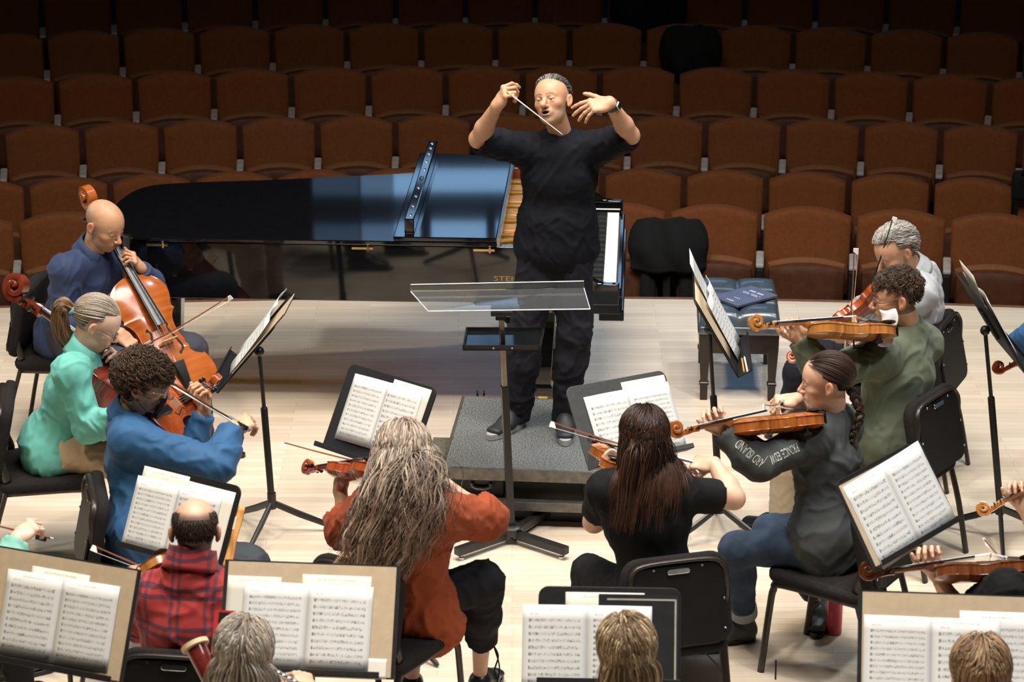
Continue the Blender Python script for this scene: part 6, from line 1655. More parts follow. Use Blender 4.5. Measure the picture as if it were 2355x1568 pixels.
for k in range(24): pts.append(wc + x_ * (0.034 * math.cos(2 * PI * k / 24)) + y_ * (0.031 * math.sin(2 * PI * k / 24)))
rg = [[p - ax * 0.012, p + ax * 0.012, p + ax * 0.012 + (p - wc).normalized() * 0.003, p - ax * 0.012 + (p - wc).normalized() * 0.003] for p in pts]
mb.rings(rg, closed=True); wb = mb.build('wristwatch', m_watch, root, world=True, smooth=True, angle=40)
nrm = unit(Vector((0.35, -0.75, 0.55))); nrm = unit(nrm - ax * nrm.dot(ax)); sd_ = ax.cross(nrm)
Rm = Matrix((ax, sd_, nrm)).transposed()
mb = MB(); mb.box(wc + nrm * 0.039, (0.036, 0.030, 0.010), Rm); mb.v = [root.matrix_basis.inverted() @ p for p in mb.v]; cs_ = mb.build('case', m_silver, wb, bevel=0.004)
mb = MB(); mb.box(wc + nrm * 0.0446, (0.031, 0.025, 0.001), Rm); mb.v = [root.matrix_basis.inverted() @ p for p in mb.v]; mb.build('dial', m_ebony, wb, bevel=0.0003)
HM = hh['L']; mb = MB(HM); q = 0.010 * -1.0; mb.tube([(-0.012 * 1.05 + 0.0105 * math.cos(2 * PI * k / 14), 0.108 - 0.0, -0.008 + 0.0105 * math.sin(2 * PI * k / 14)) for k in range(14)], 0.0015, 6, closed=True); mb.build('ring', m_brass, root, smooth=True, world=True)
a, b = atY(1182, 223, YC - 0.36), atY(1293, 309, YC - 0.46)
t = thing('baton', 'thin white conducting baton held in the conductor raised hand', 'baton', a)
d_ = unit(b - a); mb = MB(); mb.tube([a - d_ * 0.02, b], [0.0034, 0.0016], 8); mb.build('shaft', mat('white_baton_paint', (0.80, 0.77, 0.70), 0.4), t, smooth=True, world=True)
mb = MB(); mb.tube([a - d_ * 0.045, a - d_ * 0.036, a - d_ * 0.02, a - d_ * 0.006], [0.003, 0.0055, 0.005, 0.0032], 10); mb.build('handle', m_mapl, t, smooth=True, world=True)

# ================================================================ helpers for the seated players
def seat_pel(ch, back=-0.03, side=0.0, z=0.575):
    f = Matrix.Rotation(ch.rotation_euler.z, 3, 'Z') @ Vector((side, back, 0)); return ch.location + f + Vector((0, 0, z))
def sitdir(ch): return Matrix.Rotation(ch.rotation_euler.z, 3, 'Z') @ Vector((0, 1, 0))
m_blk = cloth('black_top', (0.010, 0.010, 0.011), 0.85); m_blkt = cloth('black_trousers', (0.012, 0.012, 0.014), 0.8)
m_shoeb = mat('black_leather_shoe', (0.012, 0.012, 0.012), 0.35)

# ================================================================ BALD CELLIST
m_navy2 = cloth('navy_shirt', (0.030, 0.046, 0.110), 0.7); m_slate = cloth('slate_trousers', (0.040, 0.042, 0.058), 0.8)
YB = 12.52
pb_ = seat_pel(chair_bald, 0.0)
root, J, hM, hh = person('bald cellist in a navy button shirt, seated at the far left', {
    'hc': (240, 516, YB), 'neck': (214, 578, YB + 0.03), 'SL': (272, 616, YB + 0.20), 'SR': (152, 622, YB - 0.10), 'ER': (150, 742, YB - 0.12), 'WR': (276, 766, YB - 0.30),
    'EL': (352, 668, YB + 0.16), 'WL': (324, 616, YB + 0.02), 'pel': pb_, 'KL': (436, 806, YB - 0.10), 'KR': (300, 850, YB - 0.42)}, dict(
    skin='warm', face=(0.78, -0.52, -0.42), up=(0.28, -0.2, 1), hs=1.04, bw=1.06, seed=5.0, sitdir=sitdir(chair_bald),
    head=dict(h=0.0030, brow=(0.20, 0.12, 0.07), jaw=1.0, stubble=(0.36, 0.23, 0.16, 0.35), gaze=(0, -0.003), open=(-0.0012, -0.0085),
              scalp=(lambda V: smoothstep(0.030, -0.01, V[:, 1]) * smoothstep(0.085, 0.045, V[:, 2]) * (V[:, 2] > -0.05) * (np.abs(V[:, 0]) < 0.0775), (0.26, 0.18, 0.115), 0.62)),
    hands={'R': ('bow', (0.62, -0.25, -0.55), (0.45, -0.45, 0.70)), 'L': ('stop', (-0.30, -0.45, 0.75), (0.75, -0.10, 0.55))},
    shirt=dict(mat=m_navy2, sleeve=1.9, collar='shirt', cuff=True, o=0.014, loose=0.012, amp=0.010, f=8),
    trousers=dict(mat=m_slate, loose=0.014), shoes=dict(mat=m_shoeb)))
instrument('cello', 'orange cello played by the bald cellist', 'cello', atY(447, 930, YB - 0.36), atY(203, 458, YB + 0.16), (0.50, -0.72, 0.42), 0.74, 'cello', cello=True)
bow('cello bow drawn by the bald cellist', atY(290, 815, YB - 0.44), atY(529, 680, YB - 0.50), (0.35, 0.2, -0.9))

# ================================================================ PONYTAILED CELLIST IN AQUA
m_aqua = cloth('aqua_shirt', (0.135, 0.440, 0.375), 0.75); m_khaki = cloth('khaki_trousers', (0.48, 0.35, 0.22), 0.85)
YA = 11.08
root, J, hM, hh = person('woman with a grey-brown ponytail in an aqua shirt, seated with a cello', {
    'hc': (222, 742, YA), 'neck': (192, 808, YA + 0.00), 'SL': (240, 842, YA + 0.22), 'SR': (162, 856, YA - 0.12), 'ER': (205, 985, YA - 0.14), 'WR': (285, 960, YA - 0.28),
    'EL': (262, 900, YA + 0.20), 'WL': (256, 838, YA + 0.10), 'pel': seat_pel(chair_aqua, 0.02)}, dict(
    skin='pale', face=(0.86, 0.10, -0.55), up=(0.50, 0, 0.9), hs=1.02, bw=0.95, female=True, seed=8.0, sitdir=sitdir(chair_aqua),
    hands={'L': ('stop', (0.3, -0.5, 0.75), (0.70, 0.4, 0.45)), 'R': ('bow', (0.7, -0.3, -0.5), (0.3, -0.4, 0.8))},
    shirt=dict(mat=m_aqua, sleeve={'L': 1.9, 'R': 1.9}, collar='shirt', o=0.016, loose=0.012, amp=0.011, f=8, hem=(0, 0, -0.05)),
    trousers=dict(mat=m_khaki, loose=0.016, amp=0.009), shoes=dict(mat=m_shoeb),
    hair=[cap(m_full, (0.16, 0.12, 0.085), 1.03), combed(n=4200, mask=m_full, tie=(0, -0.93, -0.36), r=0.0018, lift=0.016, cols=((0.36, 0.31, 0.25), (0.19, 0.125, 0.07)), seed=4),
          lambda hM, col, J: bundle(catmull([hM @ Vector((0, -0.105, 0.0)), hM @ Vector((0, -0.165, 0.01)), hM @ Vector((0, -0.20, 0.02)) + Vector((-0.0, 0, -0.07)), hM @ Vector((0, -0.20, 0.02)) + Vector((0.005, 0, -0.165)), hM @ Vector((0, -0.19, 0.02)) + Vector((0.03, 0, -0.25))], 6), 900, np.interp(np.linspace(0, 1, 25), [0, 0.12, 0.4, 0.8, 1], [0.022, 0.018, 0.036, 0.040, 0.014]), 0.0017, ((0.22, 0.125, 0.06), (0.20, 0.10, 0.045)), 5)]))
q = hM @ Vector((0, -0.118, 0.0)); ring_mesh(q, hM.to_3x3() @ Vector((0, -1, 0.15)), 0.021, 0.011, cloth('teal_scrunchie', (0.14, 0.32, 0.36), 0.8), root, 'hair_tie')
glasses(hM, root, mat('thin_metal_frame', (0.25, 0.18, 0.14), 0.3, 0.8))
instrument('cello', 'dark cherry cello of the woman in aqua, its scroll behind her ponytail', 'cello', atY(440, 1034, YA - 0.24), atY(84, 706, YA + 0.30), (0.78, -0.12, 0.60), 0.74, 'cherry', cello=True)

# ================================================================ CURLY-HAIRED VIOLIST IN BLUE
m_blue = cloth('blue_shirt', (0.022, 0.088, 0.200), 0.7); m_dksl = cloth('dark_slate_trousers', (0.045, 0.05, 0.06), 0.85)
YL = 10.20
root, J, hM, hh = person('curly-haired man in a blue shirt and black face mask playing a viola', {
    'hc': (330, 878, YL), 'neck': (300, 955, YL + 0.02), 'SL': (348, 985, YL + 0.22), 'SR': (300, 1012, YL - 0.14), 'ER': (500, 1072, YL - 0.22), 'WR': (534, 985, YL - 0.06),
    'EL': (432, 1030, YL + 0.24), 'WL': (470, 942, YL + 0.26), 'pel': seat_pel(chair_blue, 0.02), 'KR': atZ(572, 1302, 0.49), 'KL': atZ(492, 1230, 0.49)}, dict(
    skin='warm', face=(0.94, -0.05, -0.30), up=(0.30, -0.10, 1), hs=1.04, bw=1.08, seed=11.0, sitdir=(0.99, -0.05, 0),
    head=dict(brow=(0.05, 0.03, 0.02)),
    hands={'R': ('bow', (0.55, 0.35, 0.15), (0.10, -0.45, 0.85)), 'L': ('stop', (0.10, -0.10, 0.95), (0.75, 0.55, 0.1))},
    shirt=dict(mat=m_blue, sleeve={'L': 1.82, 'R': 1.86}, collar='shirt', cuff=True, o=0.016, loose=0.012, amp=0.011, f=7.5, hem=(0, 0, -0.02)),
    trousers=dict(mat=m_dksl, loose=0.012), shoes=dict(mat=m_shoeb),
    hair=[cap(m_full, (0.035, 0.02, 0.012), 1.08), locks(n=6500, mask=lambda d: m_full(d, 0.42), length=0.095, steps=18, dir=dirs((0, -0.1, 0.0), 0.8), mess=0.45, grav=0.14, curl=0.0085, wlen=0.042, r=0.0014, lift=0.036, hug=0.018, clump=330, pull=0.85, cols=((0.040, 0.022, 0.012), (0.085, 0.045, 0.022)), mix=((0.16, 0.09, 0.045), 0.18), seed=6)]))
mb = MB(hM)
def maskf(u, v):
    a = (u - 0.5) * 1.5; z = -0.022 - 0.085 * v; r = 0.062 + 0.012 * math.sin(PI * v)
    return (r * math.sin(a) * 1.02, 0.042 + 0.075 * math.cos(a) - 0.018 * v ** 2 - 0.006, z - 0.012 * abs(u - 0.5) * (0.5 - v))
mb.grid(maskf, 16, 8); mk = mb.build('face_mask', cloth('mask_black', (0.010, 0.010, 0.011)), root, smooth=True, world=True, solid=0.003)
mb = MB(hM)
for s in (-1, 1):
    for z in (-0.024, -0.10): mb.tube([(s * 0.044, 0.090, z), (s * 0.070, 0.045, z * 0.75 - 0.010), (s * 0.080, 0.0, z * 0.35 - 0.01), (s * 0.083, -0.02, -0.012)], 0.0013, 5)
mb.v = [root.matrix_basis.inverted() @ p for p in mb.v]; mb.build('ear_loop', m_ebony, mk)
glasses(hM, root, mat('clear_frame', (0.55, 0.52, 0.50), 0.2, 0.2))
instrument('viola', 'orange viola held by the curly-haired man in blue, strings showing', 'viola', atY(352, 966, YL - 0.02), atY(486, 880, YL + 0.58), (0.30, -0.72, 0.62), 0.41, 'red')
bow('viola bow in the hand of the curly-haired man in blue', atY(577, 986, YL - 0.12), atY(368, 862, YL + 0.36), (-0.2, 0.5, -0.8), dark=True)

# ================================================================ BALDING MAN IN RED PLAID
def plaid():
    m, nt, b = _nodes('red_plaid_flannel'); N, L = nt.nodes, nt.links; t = NT(nt)
    tc = N.new('ShaderNodeTexCoord'); mp = N.new('ShaderNodeMapping'); mp.inputs['Rotation'].default_value = (0, 0, R_(8)); L.new(tc.outputs['Object'], mp.inputs[0])
    nz = N.new('ShaderNodeTexNoise'); nz.inputs['Scale'].default_value = 6; L.new(tc.outputs['Object'], nz.inputs['Vector'])
    sp = N.new('ShaderNodeSeparateXYZ'); L.new(mp.outputs[0], sp.inputs[0])
    wob = t.m('MULTIPLY', t.m('SUBTRACT', nz.outputs['Fac'], 0.5), 0.03)
    def line(x, per, w, off): 
        f = t.m('FRACT', t.m('ADD', t.m('DIVIDE', t.m('ADD', x, wob), per), off)); return t.m('LESS_THAN', f, w)
    vx = t.m('MAXIMUM', line(sp.outputs[0], 0.125, 0.11, 0.30), line(sp.outputs[0], 0.125, 0.11, 0.08)); hz = t.m('MAXIMUM', line(sp.outputs[2], 0.135, 0.11, 0.62), line(sp.outputs[2], 0.135, 0.12, 0.40))
    n2 = N.new('ShaderNodeTexNoise'); n2.inputs['Scale'].default_value = 9; L.new(tc.outputs['Object'], n2.inputs['Vector'])
    red = t.mix(n2.outputs['Fac'], (0.30, 0.018, 0.018), (0.40, 0.035, 0.028))
    c = t.mix(t.m('MULTIPLY', vx, 0.62), red, (0.030, 0.018, 0.040)); c = t.mix(t.m('MULTIPLY', hz, 0.72), c, (0.022, 0.015, 0.034))
    L.new(c, b.inputs['Base Color']); b.inputs['Roughness'].default_value = 0.9; b.inputs['Sheen Weight'].default_value = 0.15
    return m
YP = 8.70
sides = lambda d: (d[:, 2] < 0.50 - 0.25 * (d[:, 1] < -0.6)) & (d[:, 1] < 0.25) & (d[:, 2] > -0.66) & ~((np.abs(d[:, 0]) > 0.62) & (d[:, 2] < 0.05) & (d[:, 1] > -0.28))
root, J, hM, hh = person('man with a bald crown in a red plaid shirt, seen from behind', {
    'hc': (448, 1222, YP), 'neck': (440, 1296, YP - 0.03), 'SL': (352, 1372, YP - 0.02), 'SR': (532, 1380, YP - 0.05), 'EL': (318, 1432, YP + 0.14), 'WL': (296, 1372, YP + 0.24),
    'ER': (610, 1420, YP + 0.08), 'WR': (560, 1370, YP + 0.28), 'pel': seat_pel(chair_plaid, 0.0)}, dict(
    skin='fair', face=(-0.10, 0.97, -0.30), up=(0, 0.3, 1), hs=1.02, bw=1.05, seed=14.0, sitdir=sitdir(chair_plaid),
    head=dict(scalp=(lambda V: smoothstep(0.085, 0.055, V[:, 2]) * (V[:, 1] < 0.03) * (V[:, 2] > -0.06) * (np.abs(V[:, 0]) < 0.078), (0.05, 0.03, 0.02), 0.8), stubble=(0.06, 0.035, 0.025, 0.9)),
    hands={'L': ('stop', (0.0, 0.15, 0.95), (-0.8, 0.4, 0.1)), 'R': ('bow', (-0.6, 0.5, 0.1), (0, -0.4, 0.9))},
    shirt=dict(mat=plaid(), sleeve=1.85, collar='shirt', o=0.018, loose=0.012, amp=0.012, f=7, hem=(0, 0, -0.08)), trousers=dict(mat=m_blkt), shoes=dict(mat=m_shoeb),
    hair=[cap(sides, (0.03, 0.018, 0.012), 1.015), locks(n=4500, mask=sides, length=0.016, steps=4, dir=dirs((0, -0.3, -0.9), 0.22), grav=0.1, r=0.0014, lift=0.004, cols=((0.03, 0.018, 0.012), (0.05, 0.03, 0.018)), seed=8)]))
instrument('violin', 'golden violin held by the man in red plaid', 'violin', atY(406, 1284, YP + 0.16), atY(222, 1374, YP + 0.06), (-0.1, 0.70, 0.68), 0.37, 'golden')
bow('violin bow resting across the violin of the man in red plaid', atY(610, 1402, YP + 0.22), atY(214, 1254, YP + 0.36), (0.1, -0.5, -0.85))

# ================================================================ LONG WAVY HAIR, RUST SHIRT
m_rust = cloth('rust_shirt', (0.270, 0.052, 0.015), 0.85)
YW = 9.40
root, J, hM, hh = person('woman with very long wavy grey-blonde hair in a rust shirt, seen from behind', {
    'hc': (926, 1042, YW), 'neck': (930, 1125, YW - 0.03), 'SL': (862, 1172, YW + 0.05), 'SR': (1008, 1190, YW - 0.06), 'EL': (800, 1215, YW + 0.16), 'WL': (782, 1128, YW + 0.30),
    'ER': (1114, 1192, YW + 0.12), 'WR': (1006, 1098, YW + 0.14), 'pel': seat_pel(chair_long, 0.10), 'KR': (1112, 1336, YW + 0.10), 'AR': atZ(1104, 1548, 0.10), 'TR': atZ(1128, 1560, 0.03),
    'KL': (955, 1392, YW + 0.30), 'AL': atZ(948, 1556, 0.10), 'TL': atZ(940, 1550, 0.03)}, dict(
    skin='fair', face=(-0.40, 0.88, -0.25), up=(0, 0.2, 1), hs=1.02, bw=0.95, female=True, seed=17.0, sitdir=sitdir(chair_long),
    hands={'L': ('stop', (0.10, 0.2, 0.95), (-0.75, 0.5, -0.1)), 'R': ('bow', (-0.8, 0.3, 0.1), (0, -0.45, 0.85))},
    shirt=dict(mat=m_rust, sleeve={'L': 1.1, 'R': 1.08}, o=0.028, loose=0.022, amp=0.013, f=9, hem=(0.075, 0.0, -0.11), hemr=(0.205, 0.128)),
    trousers=dict(mat=m_blkt, loose=0.012, len=1.62, amp=0.010), shoes=dict(mat=m_shoeb, top=0.07, len=0.25),
    hair=[cap(m_full, (0.20, 0.15, 0.12), 1.04),
          locks(n=6500, mask=lambda d: m_full(d, 0.45), length=lambda d, r: r.uniform(0.42, 0.58, len(d)), steps=26, dir=dir_down, mess=0.10, grav=0.22, jit=0.03, wave=0.012, wlen=0.135, r=0.0022, lift=0.028, hug=0.020, hugz=0.0, contrast=0.5, gvec=(-0.38, -0.10, -1.0), body=True, clump=200, pull=0.8,
                cols=((0.33, 0.27, 0.225), (0.29, 0.17, 0.10)), mix=((0.58, 0.47, 0.35), 0.30), seed=9),
          locks(n=1800, mask=lambda d: m_full(d, 0.45), length=lambda d, r: r.uniform(0.42, 0.60, len(d)), steps=24, dir=dir_down, mess=0.14, grav=0.20, jit=0.05, wave=0.014, wlen=0.12, r=0.0019, lift=0.018, hug=0.014, hugz=0.0, gvec=(-0.38, -0.10, -1.0), body=True, clump=120, pull=0.7,
                cols=((0.14, 0.095, 0.07), (0.14, 0.07, 0.04)), seed=10)]))
for k, s in enumerate(((1, 0.02), (1, 0.035))):
    p = J['KR'].lerp(J['AR'], 0.66) + Vector((0.05, -0.02, 0)); mb = MB(); mb.tube(catmull([p, p + Vector((0.02, -0.02, -0.04 - 0.02 * k)), p + Vector((0.005 + 0.02 * k, -0.03, -0.10)), p + Vector((0.015, -0.03, -0.14 - 0.02 * k))], 5), 0.0035, 6); mb.build('drawstring', m_blkt, root, smooth=True, world=True)
instrument('violin', 'red-brown violin of the long-haired woman, its pegbox seen from behind', 'violin', atY(890, 1082, YW + 0.06), atY(706, 1074, YW + 0.50), (0.30, 0.50, 0.80), 0.36, 'red')
bow('violin bow of the long-haired woman pointing left past her music stand', atY(1000, 1092, YW + 0.15), atY(648, 1016, YW + 0.50), (0.05, -0.5, -0.85))

# ================================================================ DARK LONG HAIR, BLACK TOP
YD = 9.58
root, J, hM, hh = person('woman with long dark hair in a black short-sleeved top, seen from behind', {
    'hc': (1480, 1004, YD), 'neck': (1474, 1082, YD - 0.04), 'SL': (1396, 1126, YD - 0.02), 'SR': (1560, 1136, YD - 0.06), 'EL': (1366, 1200, YD + 0.16), 'WL': (1412, 1108, YD + 0.32),
    'ER': (1688, 1146, YD + 0.05), 'WR': (1642, 1066, YD + 0.18), 'pel': seat_pel(chair_dark, 0.02)}, dict(
    skin='fair', face=(-0.30, 0.92, -0.15), up=(0, 0.15, 1), hs=1.03, bw=0.97, female=True, armw=1.12, seed=20.0, sitdir=sitdir(chair_dark),
    hands={'R': ('bow', (-0.85, 0.35, -0.10), (0.1, -0.35, 0.92)), 'L': ('stop', (0.05, 0.2, 0.95), (-0.6, 0.7, 0))},
    shirt=dict(name='top', mat=m_blk, sleeve={'L': 0.60, 'R': 0.62}, o=0.010, loose=0.012, amp=0.006, f=7, hem=(0, 0, -0.04)), trousers=dict(mat=m_blkt), shoes=dict(mat=m_shoeb),
    hair=[cap(m_full, (0.03, 0.012, 0.008), 1.04),
          locks(n=8000, mask=lambda d: m_full(d, 0.45), length=lambda d, r: r.uniform(0.30, 0.40, len(d)) - 0.09 * (d[:, 0] > 0.25), steps=20, dir=dir_part(0.05, 0.55, -0.45, -0.3), mess=0.04, grav=0.45, jit=0.010, wave=0.003, wlen=0.20, r=0.0017, lift=0.020, hug=0.014, hugz=-0.03, gvec=(-0.16, -0.05, -1.0), body=True, clump=150, pull=0.35,
                cols=((0.026, 0.011, 0.008), (0.070, 0.030, 0.017)), mix=((0.10, 0.045, 0.025), 0.16), seed=11)]))
mb = MB(); e_ = hM @ Vector((0.080, -0.01, -0.035))
for k in range(5): mb.ball(e_ + Vector((0.004 * math.sin(k * 2), -0.012, -0.012 * k)), (0.006, 0.004, 0.006), 5)
mb.build('earring', m_brass, root, smooth=True, world=True)
instrument('violin', 'amber violin of the dark-haired woman, its scroll before the open part', 'violin', atY(1452, 1078, YD + 0.06), atY(1366, 1002, YD + 0.58), (0.25, 0.35, 0.9), 0.36, 'amber')
bow('violin bow of the dark-haired woman reaching left over the podium', atY(1642, 1074, YD + 0.18), atY(1268, 970, YD + 0.34), (0.1, -0.5, -0.85))
p = atY(1428, 1040, YD + 0.16); t = thing('chin_cloth', 'white cloth draped at the left shoulder of the dark-haired woman', 'cloth', p); m_white = cloth('white_cotton', (0.74, 0.72, 0.70), 0.85)
def drape(w, h, k=0): return lambda u, v: ((u - 0.5) * w * (1 - 0.25 * v), 0.03 * math.sin(5 * u + k) * (0.4 + v) - 0.02, -v * h + 0.02 * math.sin(7 * u + k))
mb = MB(); mb.grid(drape(0.14, 0.13), 14, 10); mb.build('cloth', m_white, t, smooth=True, solid=0.004)

# ================================================================ WOMAN WITH A BRAID
m_sweat = cloth('charcoal_sweatshirt', (0.052, 0.056, 0.056), 0.9); m_jean = cloth('indigo_jeans', (0.030, 0.048, 0.085), 0.85, var=0.3); m_cuffj = cloth('pale_denim_cuff', (0.30, 0.32, 0.34), 0.85)
m_boot = mat('olive_black_boot', (0.050, 0.056, 0.047), 0.5, var=0.3, bump=0.2)
YR = 10.16
root, J, hM, hh = person('woman with a dark braid in a charcoal sweatshirt and jeans playing a viola', {
    'hc': (1902, 876, YR), 'neck': (1916, 952, YR + 0.02), 'SL': (1862, 1012, YR - 0.14), 'SR': (1938, 978, YR + 0.17), 'EL': (1748, 1066, YR - 0.28), 'WL': (1666, 994, YR - 0.24),
    'ER': (1868, 985, YR + 0.34), 'WR': (1832, 918, YR + 0.14), 'pel': seat_pel(chair_braid, 0.06), 'KL': atZ(1694, 1262, 0.51), 'AL': atZ(1712, 1425, 0.10), 'TL': atZ(1668, 1462, 0.03),
    'KR': atZ(1770, 1222, 0.51), 'AR': atZ(1884, 1382, 0.09), 'TR': atZ(1880, 1425, 0.05)}, dict(
    skin='fair', face=(-0.96, 0.16, -0.14), up=(-0.1, 0, 1), hs=1.02, bw=0.96, female=True, seed=23.0, sitdir=sitdir(chair_braid),
    head=dict(h=0.0030, brow=(0.09, 0.05, 0.03), jaw=0.95),
    hands={'L': ('stop', (-0.45, 0.10, 0.85), (-0.05, 0.95, 0.25)), 'R': ('bow', (-0.92, -0.15, -0.05), (0, -0.25, 0.95))},
    shirt=dict(name='sweatshirt', mat=m_sweat, sleeve={'L': 1.93, 'R': 1.70}, collar='crew', o=0.018, loose=0.016, amp=0.012, f=7, hem=(0.02, 0, -0.07)),
    trousers=dict(name='jeans', mat=m_jean, loose=0.004, len=1.86, amp=0.004), shoes=dict(name='boot', mat=m_boot, top=0.155, len=0.26),
    hair=[cap(m_full, (0.035, 0.018, 0.012), 1.02), combed(n=4200, mask=m_full, tie=(0.10, -0.80, -0.62), r=0.0019, lift=0.013, cols=((0.042, 0.020, 0.014), (0.050, 0.022, 0.014)), seed=12)]))
# braid: three strands plaited down the back
b0 = hM @ Vector((0.01, -0.092, -0.045)); b1 = J['neck'] + Vector((0.075, -0.075, -0.10)); b2 = b1 + Vector((0.045, -0.035, -0.16)); bp_ = np.array(catmull([b0, b0.lerp(b1, 0.5) + Vector((0.035, -0.01, 0.01)), b1, b2], 16)); nb_ = len(bp_)
mb = MB(); V_, F_2, C_2 = [], [], []
for k in range(3):
    ph = 2 * PI * k / 3; pts = []
    for i, p in enumerate(bp_):
        a = i / nb_ * 2 * PI * 3.6 + ph; w = 0.014 * (1 - 0.45 * i / nb_); pts.append(np.array(p) + np.array((0.5, -0.86, 0)) * 0.006 * math.sin(2 * a) + np.array((0.86, 0.5, 0.0)) * w * math.sin(a))
    V_.append(bundle(pts, 60, np.full(nb_, 0.0115) * (1 - 0.5 * np.linspace(0, 1, nb_)), 0.0026, ((0.040, 0.020, 0.013), (0.09, 0.05, 0.03)), 20 + k, 0.3, 0.0008))
tail = [Vector(bp_[-1]) + Vector((0.012 * i, -0.004 * i, -0.022 * i)) for i in range(5)]; V_.append(bundle(tail, 120, np.array((0.008, 0.015, 0.018, 0.015, 0.008)), 0.0022, ((0.08, 0.045, 0.028), (0.14, 0.085, 0.05)), 30))
np_mesh('braid', *[x for x in join(V_)[:2]], m_hairm, root, join(V_)[2])
mb = MB()
for s in 'L':
    d = unit(J['A' + s] - J['K' + s]); e = J['K' + s].lerp(J['A' + s], 0.80); mb.tube([e, e + d * 0.003, e + d * 0.052, e + d * 0.055], [0.056, 0.0605, 0.0605, 0.056], 20)
mb.build('jean_cuff', m_cuffj, root, smooth=True, angle=50, world=True)
# lettering down the sleeve
vs, fs = text_mesh('PRINCE EDWARD ISLAND', 0.038); x1 = max(v.x for v in vs); y1 = max(v.y for v in vs)
S_, E_, W_ = J['SL'], J['EL'], J['WL']; la = (E_ - S_).length; lb = (W_ - E_).length
def sleeve_pt(s, t):
    """s metres from the shoulder along the arm, t across the sleeve"""
    if s < la: a, b, u = S_, E_, s / la; r = 0.050 + (0.041 - 0.050) * u
    else: a, b, u = E_, W_, min(1, (s - la) / lb); r = 0.041 - 0.013 * max(0, u - 0.33) / 0.67
    r = r * 0.96 + 0.018 + 0.016 + 0.0045; ax = unit(b - a); out = Vector((0.0, -0.93, 0.36)); out = unit(out - ax * out.dot(ax)); sd = unit(ax.cross(out)); an = t / r
    return a.lerp(b, u) + out * (r * math.cos(an)) + sd * (r * math.sin(an))
from mathutils.bvhtree import BVHTree
sw_ = next(c for c in root.children if c.name.startswith('sweatshirt')); bv = BVHTree.FromPolygons([root.matrix_basis @ v.co for v in sw_.data.vertices], [tuple(p.vertices) for p in sw_.data.polygons])
def on_cloth(s, t):
    p = sleeve_pt(s, t); a = S_.lerp(E_, s / la) if s < la else E_.lerp(W_, (s - la) / lb); d = unit(a - p); h = bv.ray_cast(p - d * 0.06, d)
    return (h[0] - d * 0.0016) if h[0] is not None else p
s0 = la * 0.42; sl = (la + lb * 0.70) - s0; sgn = -1
mb = MB(); mb.add([on_cloth(s0 + v.x / x1 * sl, sgn * (v.y - y1 / 2) * 1.45) for v in vs], fs); mb.build('sleeve_lettering', cloth('pale_print', (0.50, 0.52, 0.46), 0.85), root, world=True)
instrument('viola', 'amber viola held level by the woman with the braid', 'viola', atY(1884, 955, YR - 0.12), atY(1552, 988, YR - 0.36), (-0.02, 0.42, 0.90), 0.405, 'amber', rest=True)
bow('viola bow of the woman with the braid', atY(1802, 921, YR + 0.12), atY(1756, 930, YR - 0.58), (0.0, -0.4, -0.9))

# ================================================================ MAN IN OLIVE SWEATSHIRT
m_olv = cloth('olive_sweatshirt', (0.120, 0.138, 0.092), 0.9); m_olvr = cloth('olive_rib', (0.075, 0.092, 0.060), 0.9); m_beige = cloth('beige_trousers', (0.50, 0.42, 0.31), 0.85)
YG = 11.28
root, J, hM, hh = person('man with short dark curls and glasses in an olive sweatshirt playing a viola', {
    'hc': (2062, 682, YG), 'neck': (2088, 752, YG + 0.04), 'SL': (2022, 822, YG - 0.16), 'SR': (2124, 790, YG + 0.15), 'EL': (1896, 862, YG - 0.26), 'WL': (1840, 782, YG - 0.24),
    'ER': (2052, 872, YG + 0.34), 'WR': (2004, 794, YG + 0.06), 'pel': seat_pel(chair_green, 0.02)}, dict(
    skin='warm', face=(-0.98, 0.02, -0.14), up=(-0.08, 0, 1), hs=1.05, bw=1.06, seed=26.0, sitdir=sitdir(chair_green),
    head=dict(h=0.0030, brow=(0.05, 0.03, 0.02), stubble=(0.22, 0.13, 0.09, 0.25), scalp=(lambda V: smoothstep(0.025, -0.005, V[:, 1]) * (V[:, 2] > -0.065) * (np.abs(V[:, 0]) < 0.0775), (0.05, 0.03, 0.02), 0.75)),
    hands={'L': ('stop', (-0.42, 0.05, 0.88), (0.10, 0.95, 0.20)), 'R': ('bow', (-0.90, -0.20, -0.15), (0, -0.30, 0.95))},
    shirt=dict(name='sweatshirt', mat=m_olv, rib=m_olvr, sleeve={'L': 1.94, 'R': 1.90}, collar='crew', o=0.018, loose=0.016, amp=0.011, f=7, hem=(0, 0, -0.06)), trousers=dict(mat=m_beige), shoes=dict(mat=m_shoeb),
    hair=[cap(lambda d: m_full(d, 0.5), (0.035, 0.02, 0.012), 1.03), locks(n=3200, mask=lambda d: m_full(d, 0.45) & (d[:, 2] < 0.42), length=0.020, steps=4, dir=dirs((0, -0.5, -0.6), 0.3), grav=0.06, r=0.0015, lift=0.006, cols=((0.04, 0.023, 0.014), (0.06, 0.035, 0.02)), seed=14),
          locks(n=4500, mask=lambda d: (d[:, 2] > 0.26) & m_full(d, 0.40), length=0.062, steps=12, dir=dirs((0.2, 0.45, 0.0), 0.55), mess=0.30, grav=0.12, curl=0.0065, wlen=0.045, r=0.0013, lift=0.024, hug=0.010, clump=170, pull=0.85, cols=((0.045, 0.025, 0.014), (0.10, 0.055, 0.028)), mix=((0.15, 0.085, 0.045), 0.15), seed=15)]))
glasses(hM, root, mat('dark_tortoise_frame', (0.06, 0.03, 0.018), 0.25))
instrument('viola', 'golden viola held level by the man in the olive sweatshirt', 'viola', atY(2052, 758, YG - 0.22), atY(1734, 742, YG - 0.40), (0.02, 0.47, 0.88), 0.41, 'golden', rest=True)
